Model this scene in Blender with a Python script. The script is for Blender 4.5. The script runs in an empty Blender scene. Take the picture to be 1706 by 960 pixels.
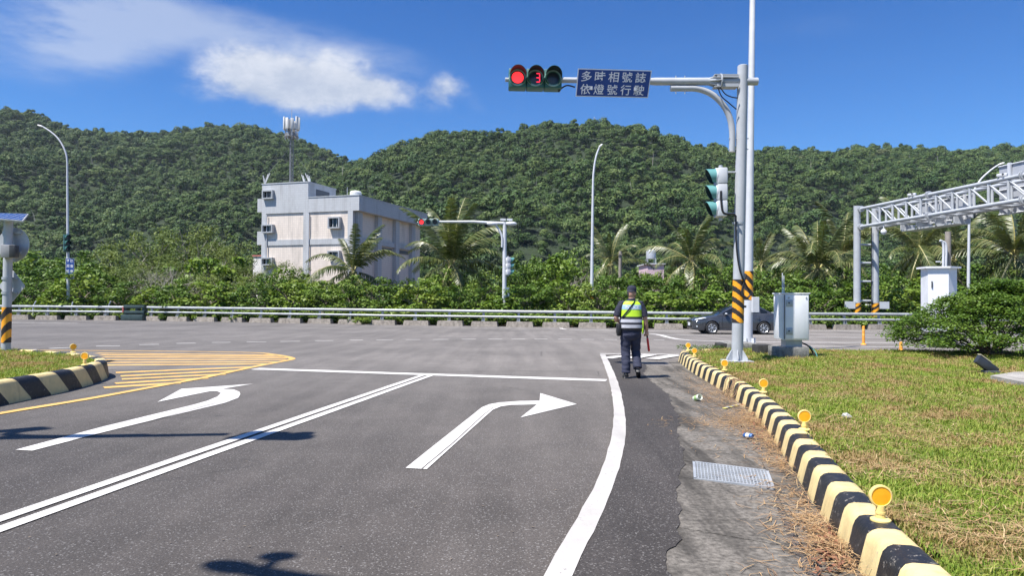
import bpy, bmesh, math, random
import numpy as np
from mathutils import Vector, Matrix
R = math.radians
rng = np.random.default_rng(7)
random.seed(7)
scene = bpy.context.scene
COL = scene.collection

# ------------------------------------------------------------------ camera
F = 1160.0                      # focal length in photograph pixels (1706 wide)
CAMH = 1.5
PITCH = math.atan(19.0 / F)
ROLL = R(0.4)
cam_d = bpy.data.cameras.new("camera")
cam_d.sensor_width = 36.0
cam_d.lens = 36.0 * F / 1706.0
cam_d.clip_start = 0.05
cam_d.clip_end = 6000.0
cam = bpy.data.objects.new("camera", cam_d)
COL.objects.link(cam)
CAM_ROT = Matrix.Rotation(math.pi / 2 + PITCH, 3, 'X') @ Matrix.Rotation(ROLL, 3, 'Z')
cam.matrix_world = Matrix.Translation((0, 0, CAMH)) @ CAM_ROT.to_4x4()
scene.camera = cam

def ray(px, py):
    return (CAM_ROT @ Vector(((px - 853.0) / F, (480.0 - py) / F, -1.0))).normalized()

G0, G1, GS = 18.0, 42.0, 0.011   # the highway falls gently away beyond 18 m
def g(y):
    return -GS * (min(max(y, G0), G1) - G0)

def P(px, py, h=0.0):
    """ground point (x, y, z) seen at a pixel, h above the local ground"""
    d = ray(px, py)
    z = h
    for _ in range(30):
        t = (z - CAMH) / d.z
        y = d.y * t
        z = g(y) + h
    return Vector((d.x * t, d.y * t, z))

def Q(px, py, depth):
    """point seen at a pixel on the plane y = depth"""
    d = ray(px, py)
    t = depth / d.y
    return Vector((0, 0, CAMH)) + d * t

# ------------------------------------------------------------------ sun, sky, exposure
SUN = Vector((-0.43, -0.31, 1.0)).normalized()     # towards the sun
sun_d = bpy.data.lights.new("sun", 'SUN')
sun_d.energy = 4.7
sun_d.angle = R(0.53)
sun_d.color = (1.0, 0.955, 0.89)
sun_o = bpy.data.objects.new("sun", sun_d)
sun_o.rotation_euler = SUN.to_track_quat('Z', 'Y').to_euler()
sun_o.location = (-30, -20, 60)
COL.objects.link(sun_o)

scene.view_settings.view_transform = 'Standard'
scene.view_settings.look = 'None'
scene.view_settings.gamma = 1.0
scene.view_settings.use_curve_mapping = False
scene.view_settings.exposure = 0.90

world = bpy.data.worlds.new("World")
scene.world = world
world.use_nodes = True

class NT:
    """tiny expression helper over a node tree"""
    def __init__(s, nt):
        s.nt = nt; s.n = nt.nodes; s.l = nt.links
    def node(s, typ, **kw):
        n = s.n.new(typ)
        for k, v in kw.items():
            setattr(n, k, v)
        return n
    def put(s, sock, v):
        if isinstance(v, bpy.types.NodeSocket):
            s.l.new(v, sock)
        elif v is not None:
            if isinstance(v, (tuple, list)) and len(v) == 3 and sock.type == 'RGBA':
                v = (*v, 1.0)
            sock.default_value = v
    def m(s, op, a, b=None, c=None, clamp=False):
        n = s.node('ShaderNodeMath', operation=op, use_clamp=clamp)
        s.put(n.inputs[0], a)
        if b is not None: s.put(n.inputs[1], b)
        if c is not None: s.put(n.inputs[2], c)
        return n.outputs[0]
    def ramp(s, v, lo, hi, a=0.0, b=1.0, smooth=True):
        n = s.node('ShaderNodeMapRange', interpolation_type='SMOOTHSTEP' if smooth else 'LINEAR')
        n.clamp = True
        for i, x in enumerate((v, lo, hi, a, b)):
            s.put(n.inputs[i], x)
        return n.outputs[0]
    def mix(s, f, a, b, mode='MIX'):
        n = s.node('ShaderNodeMix', data_type='RGBA', blend_type=mode)
        s.put(n.inputs[0], f); s.put(n.inputs[6], a); s.put(n.inputs[7], b)
        return n.outputs[2]
    def noise(s, vec, scale, detail=4.0, rough=0.55, out=0, dim='3D'):
        n = s.node('ShaderNodeTexNoise', noise_dimensions=dim)
        s.put(n.inputs['Vector'], vec)
        s.put(n.inputs['Scale'], scale); s.put(n.inputs['Detail'], detail); s.put(n.inputs['Roughness'], rough)
        return n.outputs[out]
    def mapping(s, vec, loc=(0, 0, 0), rot=(0, 0, 0), scale=(1, 1, 1)):
        n = s.node('ShaderNodeMapping')
        s.put(n.inputs[0], vec)
        n.inputs[1].default_value = loc; n.inputs[2].default_value = rot; n.inputs[3].default_value = scale
        return n.outputs[0]
    def voro(s, vec, scale, feature='F1', out=0, rand=1.0):
        n = s.node('ShaderNodeTexVoronoi', feature=feature)
        s.put(n.inputs['Vector'], vec); s.put(n.inputs['Scale'], scale); s.put(n.inputs['Randomness'], rand)
        return n.outputs[out]
    def sep(s, v):
        n = s.node('ShaderNodeSeparateXYZ'); s.put(n.inputs[0], v)
        return n.outputs

def build_world():
    nt = world.node_tree
    for n in list(nt.nodes): nt.nodes.remove(n)
    t = NT(nt)
    out = t.node('ShaderNodeOutputWorld')
    bg = t.node('ShaderNodeBackground')
    t.l.new(bg.outputs[0], out.inputs[0])
    sky = t.node('ShaderNodeTexSky', sky_type='NISHITA')
    sky.sun_disc = False
    sky.sun_elevation = math.asin(SUN.z)
    sky.sun_rotation = math.atan2(SUN.x, SUN.y)
    sky.altitude = 20.0
    sky.air_density = 1.15
    sky.dust_density = 0.55
    sky.ozone_density = 4.0
    tc = t.node('ShaderNodeTexCoord')
    d = tc.outputs['Generated']
    x, y, z = t.sep(d)
    az = t.m('ARCTAN2', x, y)
    el = t.m('ARCSINE', z)
    fb = t.noise(t.mapping(d, scale=(1, 1, 1.6)), 13.0, 12.0, 0.64)
    fb2 = t.noise(t.mapping(d, loc=(3, 1, 2), rot=(0, 0.35, 0), scale=(1, 1, 3.2)), 5.0, 7.0, 0.62)
    def blob(cx, cy, rx, ry, w, rot=0.0):
        c = ray(cx, cy)
        a0, e0 = math.atan2(c.x, c.y), math.asin(c.z)
        da = t.m('SUBTRACT', az, a0); de = t.m('SUBTRACT', el, e0)
        cr, sr = math.cos(rot), math.sin(rot)
        u = t.m('ADD', t.m('MULTIPLY', da, cr * F / rx), t.m('MULTIPLY', de, sr * F / rx))
        v = t.m('ADD', t.m('MULTIPLY', da, -sr * F / ry), t.m('MULTIPLY', de, cr * F / ry))
        q = t.m('ADD', t.m('MULTIPLY', u, u), t.m('MULTIPLY', v, v))
        return t.m('MULTIPLY', t.m('EXPONENT', t.m('MULTIPLY', q, -1.0)), w)
    # dense cumulus
    acc = None
    for b in ((445, 128, 95, 42, 1.0), (545, 128, 80, 40, .9), (635, 150, 55, 24, .85), (738, 148, 36, 25, 1.0, .25),
              (410, 105, 45, 30, .5), (500, 158, 120, 22, .55)):
        k = blob(*b)
        acc = k if acc is None else t.m('ADD', acc, k)
    # clouds in the rest of the sky, around the horizon outside this view
    far = t.noise(t.mapping(d, loc=(8, 2, 5), scale=(1, 1, 2.0)), 2.6, 2.0, 0.5)
    side = t.ramp(t.m('ABSOLUTE', az), 0.85, 1.4)
    acc = t.m('ADD', acc, t.m('MULTIPLY', t.ramp(far, 0.50, 0.72), t.m('MULTIPLY', side, 0.9)))
    dens = t.m('ADD', acc, t.m('MULTIPLY', t.m('MULTIPLY', t.m('SUBTRACT', fb, 0.5), 2.3), t.m('MULTIPLY', acc, 2.5, clamp=True)))
    cum = t.ramp(dens, 0.14, 1.25)
    # soft thin clouds
    acc2 = None
    for b in ((95, 40, 90, 50, .95), (215, 30, 70, 45, .8), (150, 85, 80, 25, .6), (400, 60, 240, 50, .65, -.18), (600, 95, 150, 35, .5, -.1),
              (790, 170, 30, 16, .35, -.6), (1330, 45, 260, 30, .22), (1420, 110, 120, 18, .2), (980, 85, 120, 16, .14), (30, 110, 120, 30, .3)):
        k = blob(*b)
        acc2 = k if acc2 is None else t.m('ADD', acc2, k)
    acc2 = t.m('ADD', acc2, t.m('MULTIPLY', side, 0.3))
    thin = t.ramp(t.m('MULTIPLY', acc2, t.m('ADD', t.m('MULTIPLY', t.m('SUBTRACT', fb2, 0.5), 3.4), 0.95)), 0.12, 1.25)
    thin = t.m('MULTIPLY', thin, 0.62)
    # cloud colour: paler tops, greyer undersides follow the density noise
    ccol = t.mix(t.ramp(t.m('ADD', fb, t.m('MULTIPLY', t.m('SUBTRACT', el, 0.30), 2.2)), 0.30, 0.72), (3.6, 4.0, 4.75), (5.6, 5.75, 6.1))
    skyc = t.mix(1.0, sky.outputs[0], t.mix(t.ramp(el, .0, .55), (.33, .65, 1.04), (.155, .44, .84)), 'MULTIPLY')
    c = t.mix(thin, skyc, (3.9, 4.45, 5.6))
    c = t.mix(t.m('MULTIPLY', cum, 0.86), c, ccol)
    # nothing but plain sky under the horizon
    t.l.new(c, bg.inputs[0])
    bg.inputs[1].default_value = 0.085
build_world()

# ------------------------------------------------------------------ scene helpers
ORG = {}
def tag(o, label=None, cat=None, group=None, kind=None):
    if label: o['label'] = label
    if cat: o['category'] = cat
    if group: o['group'] = group
    if kind: o['kind'] = kind
    return o

def thing(name, label, cat, loc=(0, 0, 0), group=None):
    o = bpy.data.objects.new(name, None)
    o.empty_display_size = 0.2
    COL.objects.link(o)
    o.location = loc
    ORG[o.name] = Vector(loc)
    return tag(o, label, cat, group)

def link_mesh(name, me, mat=None, parent=None, world_coords=True):
    o = bpy.data.objects.new(name, me)
    COL.objects.link(o)
    if mat is not None:
        for mm in (mat if isinstance(mat, (list, tuple)) else [mat]):
            me.materials.append(mm)
    if parent is not None:
        o.parent = parent
        org = ORG.get(parent.name, Vector((0, 0, 0)))
        ORG[o.name] = org
        if world_coords and org.length > 0:
            me.transform(Matrix.Translation(-org))
    else:
        ORG[o.name] = Vector((0, 0, 0))
    return o

def copy_tree(o, parent=None):
    c = o.copy(); COL.objects.link(c)
    if parent is not None: c.parent = parent
    for ch in list(o.children):
        copy_tree(ch, c)
    return c

class MB:
    """collects shapes into ONE mesh"""
    def __init__(s):
        s.v = []; s.f = []; s.mi = []; s.cur = 0
    def add(s, vs, fs, xf=None):
        o = len(s.v)
        s.v += [tuple(xf @ Vector(p)) if xf is not None else tuple(p) for p in vs]
        for f in fs:
            s.f.append([i + o for i in f]); s.mi.append(s.cur)
        return s
    def box(s, c, size, rz=0.0, xf=None, bev=0.0):
        x, y, z = (k / 2 for k in size)
        M = Matrix.Translation(c) @ Matrix.Rotation(rz, 4, 'Z')
        if xf is not None: M = xf @ M
        if bev <= 0:
            vs = [(-x, -y, -z), (x, -y, -z), (x, y, -z), (-x, y, -z), (-x, -y, z), (x, -y, z), (x, y, z), (-x, y, z)]
            fs = [(0, 3, 2, 1), (4, 5, 6, 7), (0, 1, 5, 4), (1, 2, 6, 5), (2, 3, 7, 6), (3, 0, 4, 7)]
            return s.add(vs, fs, M)
        b = min(bev, x * .9, y * .9, z * .9)
        bm = bmesh.new()
        bmesh.ops.create_cube(bm, size=1.0)
        bmesh.ops.scale(bm, vec=(2 * x, 2 * y, 2 * z), verts=bm.verts)
        bmesh.ops.bevel(bm, geom=bm.edges[:], offset=b, segments=2, affect='EDGES', profile=0.5)
        s.bm(bm, M); bm.free()
        return s
    def bm(s, bm, M=None):
        bm.verts.index_update()
        s.add([v.co[:] for v in bm.verts], [[v.index for v in f.verts] for f in bm.faces], M)
    def tube(s, pts, rad, seg=10, cap=True, sq=None):
        """tube along a polyline; rad = number or list; sq = list of (a, b) scale of the section"""
        pts = [Vector(p) for p in pts]
        n = len(pts)
        if not isinstance(rad, (list, tuple)): rad = [rad] * n
        o = len(s.v)
        up = None
        for i, p in enumerate(pts):
            d = (pts[min(i + 1, n - 1)] - pts[max(i - 1, 0)]).normalized()
            if up is None:
                a = Vector((0, 0, 1)) if abs(d.z) < .9 else Vector((0, 1, 0))
                u = d.cross(a).normalized()
            else:
                u = (up - d * up.dot(d)).normalized()
            up = u
            w = d.cross(u)
            for k in range(seg):
                t = 2 * math.pi * k / seg
                s.v.append(tuple(p + (u * math.cos(t) + w * math.sin(t)) * rad[i]))
        for i in range(n - 1):
            for k in range(seg):
                a = o + i * seg + k; b = o + i * seg + (k + 1) % seg
                s.f.append([a, b, b + seg, a + seg]); s.mi.append(s.cur)
        if cap:
            s.f.append([o + k for k in range(seg)][::-1]); s.mi.append(s.cur)
            s.f.append([o + (n - 1) * seg + k for k in range(seg)]); s.mi.append(s.cur)
        return s
    def cyl(s, p0, p1, r0, r1=None, seg=14, cap=True):
        return s.tube([p0, p1], [r0, r0 if r1 is None else r1], seg, cap)
    def lathe(s, prof, M=None, seg=20, a0=0.0, a1=2 * math.pi):
        """profile of (r, z) turned about local z"""
        o = len(s.v); full = abs(a1 - a0 - 2 * math.pi) < 1e-6
        n = seg if full else seg + 1
        M = M or Matrix.Identity(4)
        for r, z in prof:
            for k in range(n):
                t = a0 + (a1 - a0) * k / seg
                s.v.append(tuple(M @ Vector((r * math.cos(t), r * math.sin(t), z))))
        for i in range(len(prof) - 1):
            for k in range(seg):
                a = o + i * n + k; b = o + i * n + (k + 1) % n
                s.f.append([a, b, b + n, a + n]); s.mi.append(s.cur)
        return s
    def sphere(s, c, r, seg=14, ring=9, rot=None):
        if not isinstance(r, (tuple, list)): r = (r, r, r)
        M = Matrix.Translation(c) @ (rot.to_4x4() if rot is not None else Matrix.Identity(4)) @ Matrix.Diagonal((*r, 1))
        return s.lathe([(max(math.sin(math.pi * i / ring), 1e-4), -math.cos(math.pi * i / ring)) for i in range(ring + 1)], M, seg)
    def prism(s, poly, z0, z1, M=None):
        """polygon in local xy, extruded z0..z1"""
        n = len(poly)
        vs = [(x, y, z0) for x, y in poly] + [(x, y, z1) for x, y in poly]
        fs = [list(range(n))[::-1], [n + i for i in range(n)]] + [[i, (i + 1) % n, n + (i + 1) % n, n + i] for i in range(n)]
        return s.add(vs, fs, M)
    def loft(s, rings, cap=True):
        n = len(rings[0]); o = len(s.v)
        for r in rings: s.v += [tuple(p) for p in r]
        for i in range(len(rings) - 1):
            for k in range(n):
                a = o + i * n + k; b = o + i * n + (k + 1) % n
                s.f.append([a, b, b + n, a + n]); s.mi.append(s.cur)
        if cap:
            s.f.append([o + k for k in range(n)][::-1]); s.mi.append(s.cur)
            s.f.append([o + (len(rings) - 1) * n + k for k in range(n)]); s.mi.append(s.cur)
        return s
    def mesh(s, name, smooth=False, fix=True):
        me = bpy.data.meshes.new(name)
        me.from_pydata(s.v, [], s.f)
        me.polygons.foreach_set('material_index', s.mi)
        if fix:
            bm = bmesh.new(); bm.from_mesh(me)
            bmesh.ops.recalc_face_normals(bm, faces=bm.faces)
            bm.to_mesh(me); bm.free()
        if smooth:
            me.polygons.foreach_set('use_smooth', [True] * len(me.polygons))
            me.set_sharp_from_angle(angle=R(38))
        me.update()
        return me
    def build(s, name, mat, parent=None, smooth=False, **kw):
        me = s.mesh(name, smooth)
        return link_mesh(name, me, mat, parent)

def np_mesh(name, V, faces, mi=None, shade=None):
    V = np.asarray(V, dtype=np.float32).reshape(-1, 3)
    Fc = np.asarray(faces, dtype=np.int32)
    k = Fc.shape[1]
    me = bpy.data.meshes.new(name)
    me.vertices.add(len(V)); me.vertices.foreach_set('co', V.ravel())
    me.loops.add(Fc.size); me.loops.foreach_set('vertex_index', Fc.ravel())
    me.polygons.add(len(Fc))
    me.polygons.foreach_set('loop_start', np.arange(0, Fc.size, k, dtype=np.int32))
    me.polygons.foreach_set('loop_total', np.full(len(Fc), k, dtype=np.int32))
    if mi is not None: me.polygons.foreach_set('material_index', np.asarray(mi, dtype=np.int32))
    if shade is not None:
        a = me.attributes.new('leaf_tone', 'FLOAT', 'FACE')
        a.data.foreach_set('value', np.asarray(shade, dtype=np.float32))
    me.update(calc_edges=True)
    me.validate()
    return me
# ------------------------------------------------------------------ materials
MATS = {}
def new_mat(name):
    m = bpy.data.materials.new(name); m.use_nodes = True
    nt = m.node_tree
    for n in list(nt.nodes): nt.nodes.remove(n)
    t = NT(nt)
    out = t.node('ShaderNodeOutputMaterial')
    b = t.node('ShaderNodeBsdfPrincipled')
    t.l.new(b.outputs[0], out.inputs[0])
    return m, t, b, out

def bump(t, b, h, strength=0.3, dist=0.01):
    n = t.node('ShaderNodeBump')
    n.inputs['Strength'].default_value = strength; n.inputs['Distance'].default_value = dist
    t.l.new(h, n.inputs['Height']); t.l.new(n.outputs[0], b.inputs['Normal'])

def M(name, col, rough=0.55, metal=0.0, var=0.12, scale=6.0, dirt=0.0, dirtcol=(0.10, 0.085, 0.065), bmp=0.0, coat=0.0, spec=0.5, streak=False, chip=0.0):
    """painted / metal / concrete surface with uneven tone, optional grime and relief"""
    if name in MATS: return MATS[name]
    m, t, b, out = new_mat(name)
    tc = t.node('ShaderNodeTexCoord').outputs['Object']
    n1 = t.noise(tc, scale, 6.0, 0.6)
    f = t.ramp(n1, 0.3, 0.7, 1.0 - var, 1.0 + var)
    hs = t.node('ShaderNodeHueSaturation')
    t.put(hs.inputs['Value'], f); t.put(hs.inputs['Color'], col)
    c = hs.outputs[0]
    if dirt > 0:
        v = t.mapping(tc, scale=(1, 1, 0.12)) if streak else tc
        d = t.noise(v, scale * 2.3, 8.0, 0.68)
        k = t.m('MULTIPLY', t.ramp(d, 0.48, 0.78), dirt)
        c = t.mix(k, c, dirtcol)
    if chip:
        ch = t.m('MULTIPLY', t.ramp(t.noise(tc, 26.0, 6.0, .74), .59, .64), t.ramp(t.noise(tc, 3.0, 3.0, .6), .38, .60))
        sc_ = t.ramp(t.noise(t.mapping(tc, rot=(.3, .5, .4), scale=(1, 9, 9)), 7.0, 4.0, .7), .70, .74)
        c = t.mix(t.m('MULTIPLY', t.m('MAXIMUM', ch, sc_), chip), c, (.30, .27, .23))
    t.put(b.inputs['Base Color'], c)
    t.put(b.inputs['Roughness'], t.ramp(n1, 0.3, 0.7, max(rough - .08, .03), min(rough + .08, 1)))
    b.inputs['Metallic'].default_value = metal
    b.inputs['Specular IOR Level'].default_value = spec
    if coat: b.inputs['Coat Weight'].default_value = coat; b.inputs['Coat Roughness'].default_value = 0.06
    if bmp: bump(t, b, t.noise(tc, scale * 9, 5.0, 0.65), 0.5, bmp)
    MATS[name] = m
    return m

def M_emit(name, col, strength):
    m, t, b, out = new_mat(name)
    b.inputs['Base Color'].default_value = (*[k * .4 for k in col], 1)
    b.inputs['Roughness'].default_value = 0.3
    b.inputs['Emission Color'].default_value = (*col, 1)
    b.inputs['Emission Strength'].default_value = strength
    MATS[name] = m
    return m

def M_asphalt(name, col, spk=0.5, stain=0.35, grazing_tint=None):
    m, t, b, out = new_mat(name)
    tc = t.node('ShaderNodeTexCoord').outputs['Object']
    big = t.noise(tc, 0.22, 5.0, 0.6)
    mid = t.noise(tc, 1.7, 6.0, 0.65)
    fine = t.noise(tc, 75.0, 3.0, 0.7)
    streak = t.noise(t.mapping(tc, rot=(0, 0, R(10)), scale=(1.3, .10, 1)), 1.6, 5.0, .6)
    agg = t.voro(tc, 150.0, out=0)
    aggc = t.node('ShaderNodeTexVoronoi'); t.put(aggc.inputs['Vector'], tc); aggc.inputs['Scale'].default_value = 115.0
    cr, cg, cb = t.sep(aggc.outputs['Color'])
    v = t.m('MULTIPLY', t.ramp(big, .3, .7, .82, 1.13), t.ramp(mid, .3, .7, .90, 1.09))
    v = t.m('MULTIPLY', v, t.ramp(fine, .28, .72, .62, 1.36))
    v = t.m('MULTIPLY', v, t.ramp(streak, .30, .70, .84, 1.10))
    hs = t.node('ShaderNodeHueSaturation'); t.put(hs.inputs['Color'], col); t.put(hs.inputs['Value'], v)
    c = hs.outputs[0]
    if grazing_tint:      # brightening at a grazing view painted into the colour, growing with distance
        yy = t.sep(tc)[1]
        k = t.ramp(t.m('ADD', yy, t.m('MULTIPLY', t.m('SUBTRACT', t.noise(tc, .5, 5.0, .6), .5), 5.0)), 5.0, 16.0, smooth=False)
        h2 = t.node('ShaderNodeHueSaturation'); t.put(h2.inputs['Color'], grazing_tint); t.put(h2.inputs['Value'], v)
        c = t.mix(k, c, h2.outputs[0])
    # pale and dark stones of the aggregate
    c = t.mix(t.m('MULTIPLY', t.ramp(cr, .90, .97), spk), c, (.36, .345, .33))
    c = t.mix(t.m('MULTIPLY', t.ramp(cg, .88, .95), spk * .8), c, (.03, .03, .032))
    # brown oil and earth stains
    st = t.noise(t.mapping(tc, loc=(4, 9, 0), scale=(1.0, 2.2, 1)), .55, 4.0, .6)
    c = t.mix(t.m('MULTIPLY', t.ramp(st, .66, .80), stain), c, (.085, .058, .040))
    # fine cracks
    ed = t.voro(t.mapping(tc, loc=(2, 3, 0)), .33, 'DISTANCE_TO_EDGE')
    wob = t.m('ADD', ed, t.m('MULTIPLY', t.m('SUBTRACT', t.noise(tc, 5.0, 4.0, .7), .5), .05))
    crk = t.m('MULTIPLY', t.ramp(t.m('ABSOLUTE', wob), .0, .006, 1, 0), t.ramp(t.noise(tc, .4, 2.0), .55, .65))
    c = t.mix(t.m('MULTIPLY', crk, .6), c, (.03, .028, .027))
    t.put(b.inputs['Base Color'], c)
    b.inputs['Roughness'].default_value = .82
    b.inputs['Diffuse Roughness'].default_value = 1.0
    b.inputs['Specular IOR Level'].default_value = .38
    h = t.m('ADD', t.m('MULTIPLY', agg, -.6), t.m('MULTIPLY', fine, .8))
    bump(t, b, h, .55, .006)
    MATS[name] = m
    return m

def M_paint(name, col, wear=.5, under=(.12, .115, .115), seam=False):
    """thermoplastic road paint, worn through to the asphalt in specks"""
    m, t, b, out = new_mat(name)
    tc = t.node('ShaderNodeTexCoord').outputs['Object']
    a = t.noise(tc, 26.0, 5.0, .72); c2 = t.noise(tc, 2.2, 4.0, .6); tyre = t.noise(t.mapping(tc, scale=(1, .15, 1)), 3.0, 4.0, .6)
    k = t.m('MULTIPLY', t.ramp(a, .56, .70), t.ramp(c2, .42, .66, .10, 1.0))
    hs = t.node('ShaderNodeHueSaturation'); t.put(hs.inputs['Color'], col)
    t.put(hs.inputs['Value'], t.m('MULTIPLY', t.ramp(c2, .3, .7, .90, 1.04), t.ramp(tyre, .35, .7, 1.03, .86)))
    c = t.mix(t.m('MULTIPLY', k, wear), hs.outputs[0], under)
    t.put(b.inputs['Base Color'], c)
    b.inputs['Roughness'].default_value = .62
    bump(t, b, t.noise(tc, 70.0, 3.0, .7), .35, .003)
    MATS[name] = m
    return m

def M_concrete(name, col, dark=(.055, .052, .047), amt=.75, sc=1.0, bmp=.006):
    m, t, b, out = new_mat(name)
    tc = t.node('ShaderNodeTexCoord').outputs['Object']
    a = t.noise(tc, 1.1 * sc, 8.0, .68)
    s = t.noise(t.mapping(tc, rot=(0, 0, R(-8)), scale=(1.6, .22, 1)), 2.3 * sc, 7.0, .65)
    f = t.noise(tc, 28.0 * sc, 5.0, .7)
    xs = t.noise(t.mapping(tc, rot=(0, 0, R(-8)), scale=(.18, 1.5, 1)), 2.6 * sc, 6.0, .65)
    hs = t.node('ShaderNodeHueSaturation'); t.put(hs.inputs['Color'], col)
    t.put(hs.inputs['Value'], t.m('MULTIPLY', t.ramp(f, .25, .75, .45, 1.55), t.ramp(a, .3, .7, .85, 1.15)))
    c = t.mix(t.m('MULTIPLY', t.ramp(s, .42, .66), amt), hs.outputs[0], dark)
    c = t.mix(t.m('MULTIPLY', t.ramp(xs, .50, .68), amt * .6), c, dark)
    c = t.mix(t.m('MULTIPLY', t.ramp(t.noise(t.mapping(tc, loc=(7, 0, 0), scale=(.5, 3, 1)), 4.0 * sc, 5.0, .7), .64, .74), .5), c, (.40, .38, .35))
    c = t.mix(t.m('MULTIPLY', t.ramp(t.noise(tc, 3.5 * sc, 6.0, .7), .62, .78), .25), c, (.15, .13, .095))
    t.put(b.inputs['Base Color'], c)
    b.inputs['Roughness'].default_value = .9
    b.inputs['Specular IOR Level'].default_value = .25
    bump(t, b, t.m('ADD', f, t.m('MULTIPLY', t.noise(tc, 120.0, 3.0, .7), .5)), .6, bmp)
    MATS[name] = m
    return m

def M_leaf(name, cols, trans=.22, rough=.5, varscale=.25, patch=None, spec=.22):
    """leaves: tone differs from leaf to leaf, plant to plant and in drifts"""
    m, t, b, out = new_mat(name)
    at = t.node('ShaderNodeAttribute', attribute_name='leaf_tone')
    oi = t.node('ShaderNodeObjectInfo')
    rnd = oi.outputs['Random']
    loc = oi.outputs['Location']
    drift = t.noise(loc, varscale, 3.0, .6)
    k = t.m('ADD', t.m('MULTIPLY', at.outputs['Fac'], .55), t.m('MULTIPLY', t.m('ADD', t.m('MULTIPLY', rnd, .6), t.m('MULTIPLY', drift, .9)), .45))
    cr = t.node('ShaderNodeValToRGB')
    el = cr.color_ramp.elements
    el[0].position = .12; el[0].color = (*cols[0], 1)
    el[1].position = .88; el[1].color = (*cols[-1], 1)
    for i, cc in enumerate(cols[1:-1]):
        e = el.new(.12 + .76 * (i + 1) / (len(cols) - 1)); e.color = (*cc, 1)
    t.put(cr.inputs[0], k)
    c = cr.outputs[0]
    if patch is not None:
        pc, sc, lo, hi = patch
        c = t.mix(t.ramp(t.m('ADD', t.noise(t.mapping(loc, loc=(5, 5, 5)), sc, 4.0, .6), t.m('MULTIPLY', t.m('SUBTRACT', rnd, .5), .22)), lo, hi), c, pc)
    t.put(b.inputs['Base Color'], c)
    b.inputs['Roughness'].default_value = rough
    b.inputs['Specular IOR Level'].default_value = spec
    if trans > 0:
        tr = t.node('ShaderNodeBsdfTranslucent')
        t.put(tr.inputs[0], t.mix(1.0, c, (1.15, 1.2, .55), 'MULTIPLY'))
        mx = t.node('ShaderNodeMixShader'); mx.inputs[0].default_value = trans
        t.l.new(b.outputs[0], mx.inputs[1]); t.l.new(tr.outputs[0], mx.inputs[2])
        t.l.new(mx.outputs[0], out.inputs[0])
    MATS[name] = m
    return m

def M_tiles(name, col, grout, w=.24, h=.24):
    m, t, b, out = new_mat(name)
    tc = t.node('ShaderNodeTexCoord').outputs['UV']
    br = t.node('ShaderNodeTexBrick')
    br.offset = 0.0
    t.put(br.inputs['Vector'], tc)
    t.put(br.inputs['Color1'], col); t.put(br.inputs['Color2'], tuple(k * .93 for k in col)); t.put(br.inputs['Mortar'], grout)
    br.inputs['Scale'].default_value = 1.0; br.inputs['Mortar Size'].default_value = .018
    br.inputs['Brick Width'].default_value = w; br.inputs['Row Height'].default_value = h
    dirt = t.noise(t.mapping(t.node('ShaderNodeTexCoord').outputs['Object'], scale=(1, 1, .15)), 1.2, 6.0, .65)
    c = t.mix(t.m('MULTIPLY', t.ramp(dirt, .45, .8), .5), br.outputs[0], (.20, .18, .16))
    t.put(b.inputs['Base Color'], c)
    b.inputs['Roughness'].default_value = .45
    MATS[name] = m
    return m

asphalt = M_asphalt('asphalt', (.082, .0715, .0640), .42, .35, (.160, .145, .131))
asphalt_pale = M_asphalt('pale grazing-lit highway asphalt', (.168, .152, .138), .22, .2)  # a lighter surface, with grazing-view brightness put into its colour
asphalt_new = M_asphalt('shoulder asphalt', (.047, .041, .038), .3, .12)
white_paint = M_paint('white road paint', (.62, .595, .56), .65)
white_worn = M_paint('worn white road paint', (.47, .445, .415), .85)
yellow_paint = M_paint('yellow road paint', (.66, .40, .12), .42)
concrete = M_concrete('gutter concrete', (.150, .136, .118), (.034, .031, .027), .80)
concrete_lt = M_concrete('pale concrete', (.36, .34, .31), (.12, .11, .10), .5, 2.5)
kerb_yellow = M('kerb yellow paint', (.68, .53, .25), .6, var=.10, scale=5, dirt=.62, dirtcol=(.30, .23, .13), bmp=.004, streak=True, chip=.6)
kerb_black = M('kerb black paint', (.016, .016, .018), .5, var=.25, scale=6, dirt=.30, dirtcol=(.15, .135, .11), bmp=.004, chip=.75)
grey_steel = M('grey painted steel', (.41, .43, .455), .48, var=.07, scale=2.2, dirt=.22, dirtcol=(.30, .29, .27), streak=True, spec=.4)
galv = M('galvanised steel', (.42, .44, .46), .42, metal=.25, var=.1, scale=5, dirt=.25, dirtcol=(.30, .29, .27), streak=True)
white_steel = M('white painted steel', (.56, .575, .60), .5, var=.05, scale=2.5, dirt=.15, dirtcol=(.45, .43, .40), streak=True)
rail_mat = M('guardrail galvanised tube', (.40, .42, .425), .45, metal=.15, var=.12, scale=2.0, dirt=.3, dirtcol=(.30, .29, .26), streak=True)
cabinet_mat = M('cabinet paint', (.78, .79, .81), .5, var=.04, scale=3, dirt=.12, dirtcol=(.4, .38, .35), streak=True)
dark_metal = M('dark hardware', (.06, .065, .07), .5, var=.15)
black_rubber = M('black cable', (.014, .014, .016), .5, var=.2)
hazard_black = M('hazard band black', (.030, .024, .022), .45, var=.1)
hazard_orange = M('hazard band orange', (.86, .36, .015), .4, var=.07, scale=8)
reflector_orange = M('orange reflector', (1.0, .44, .012), .5, var=.06, scale=30)
reflector_yellow = M('yellow plastic', (.82, .62, .22), .45, var=.06)
signal_green = M('signal housing green', (.022, .115, .095), .42, var=.12, scale=8, dirt=.18, dirtcol=(.18, .17, .14))
signal_rim = M('signal pale green edge', (.30, .47, .43), .42, var=.12, scale=8)
visor_teal = M('pale visor teal', (.10, .27, .265), .45, var=.08)  # paler teal for the visors of the side-facing heads
visor_dark = M('visor inside', (.012, .030, .033), .6, var=.1)
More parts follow.
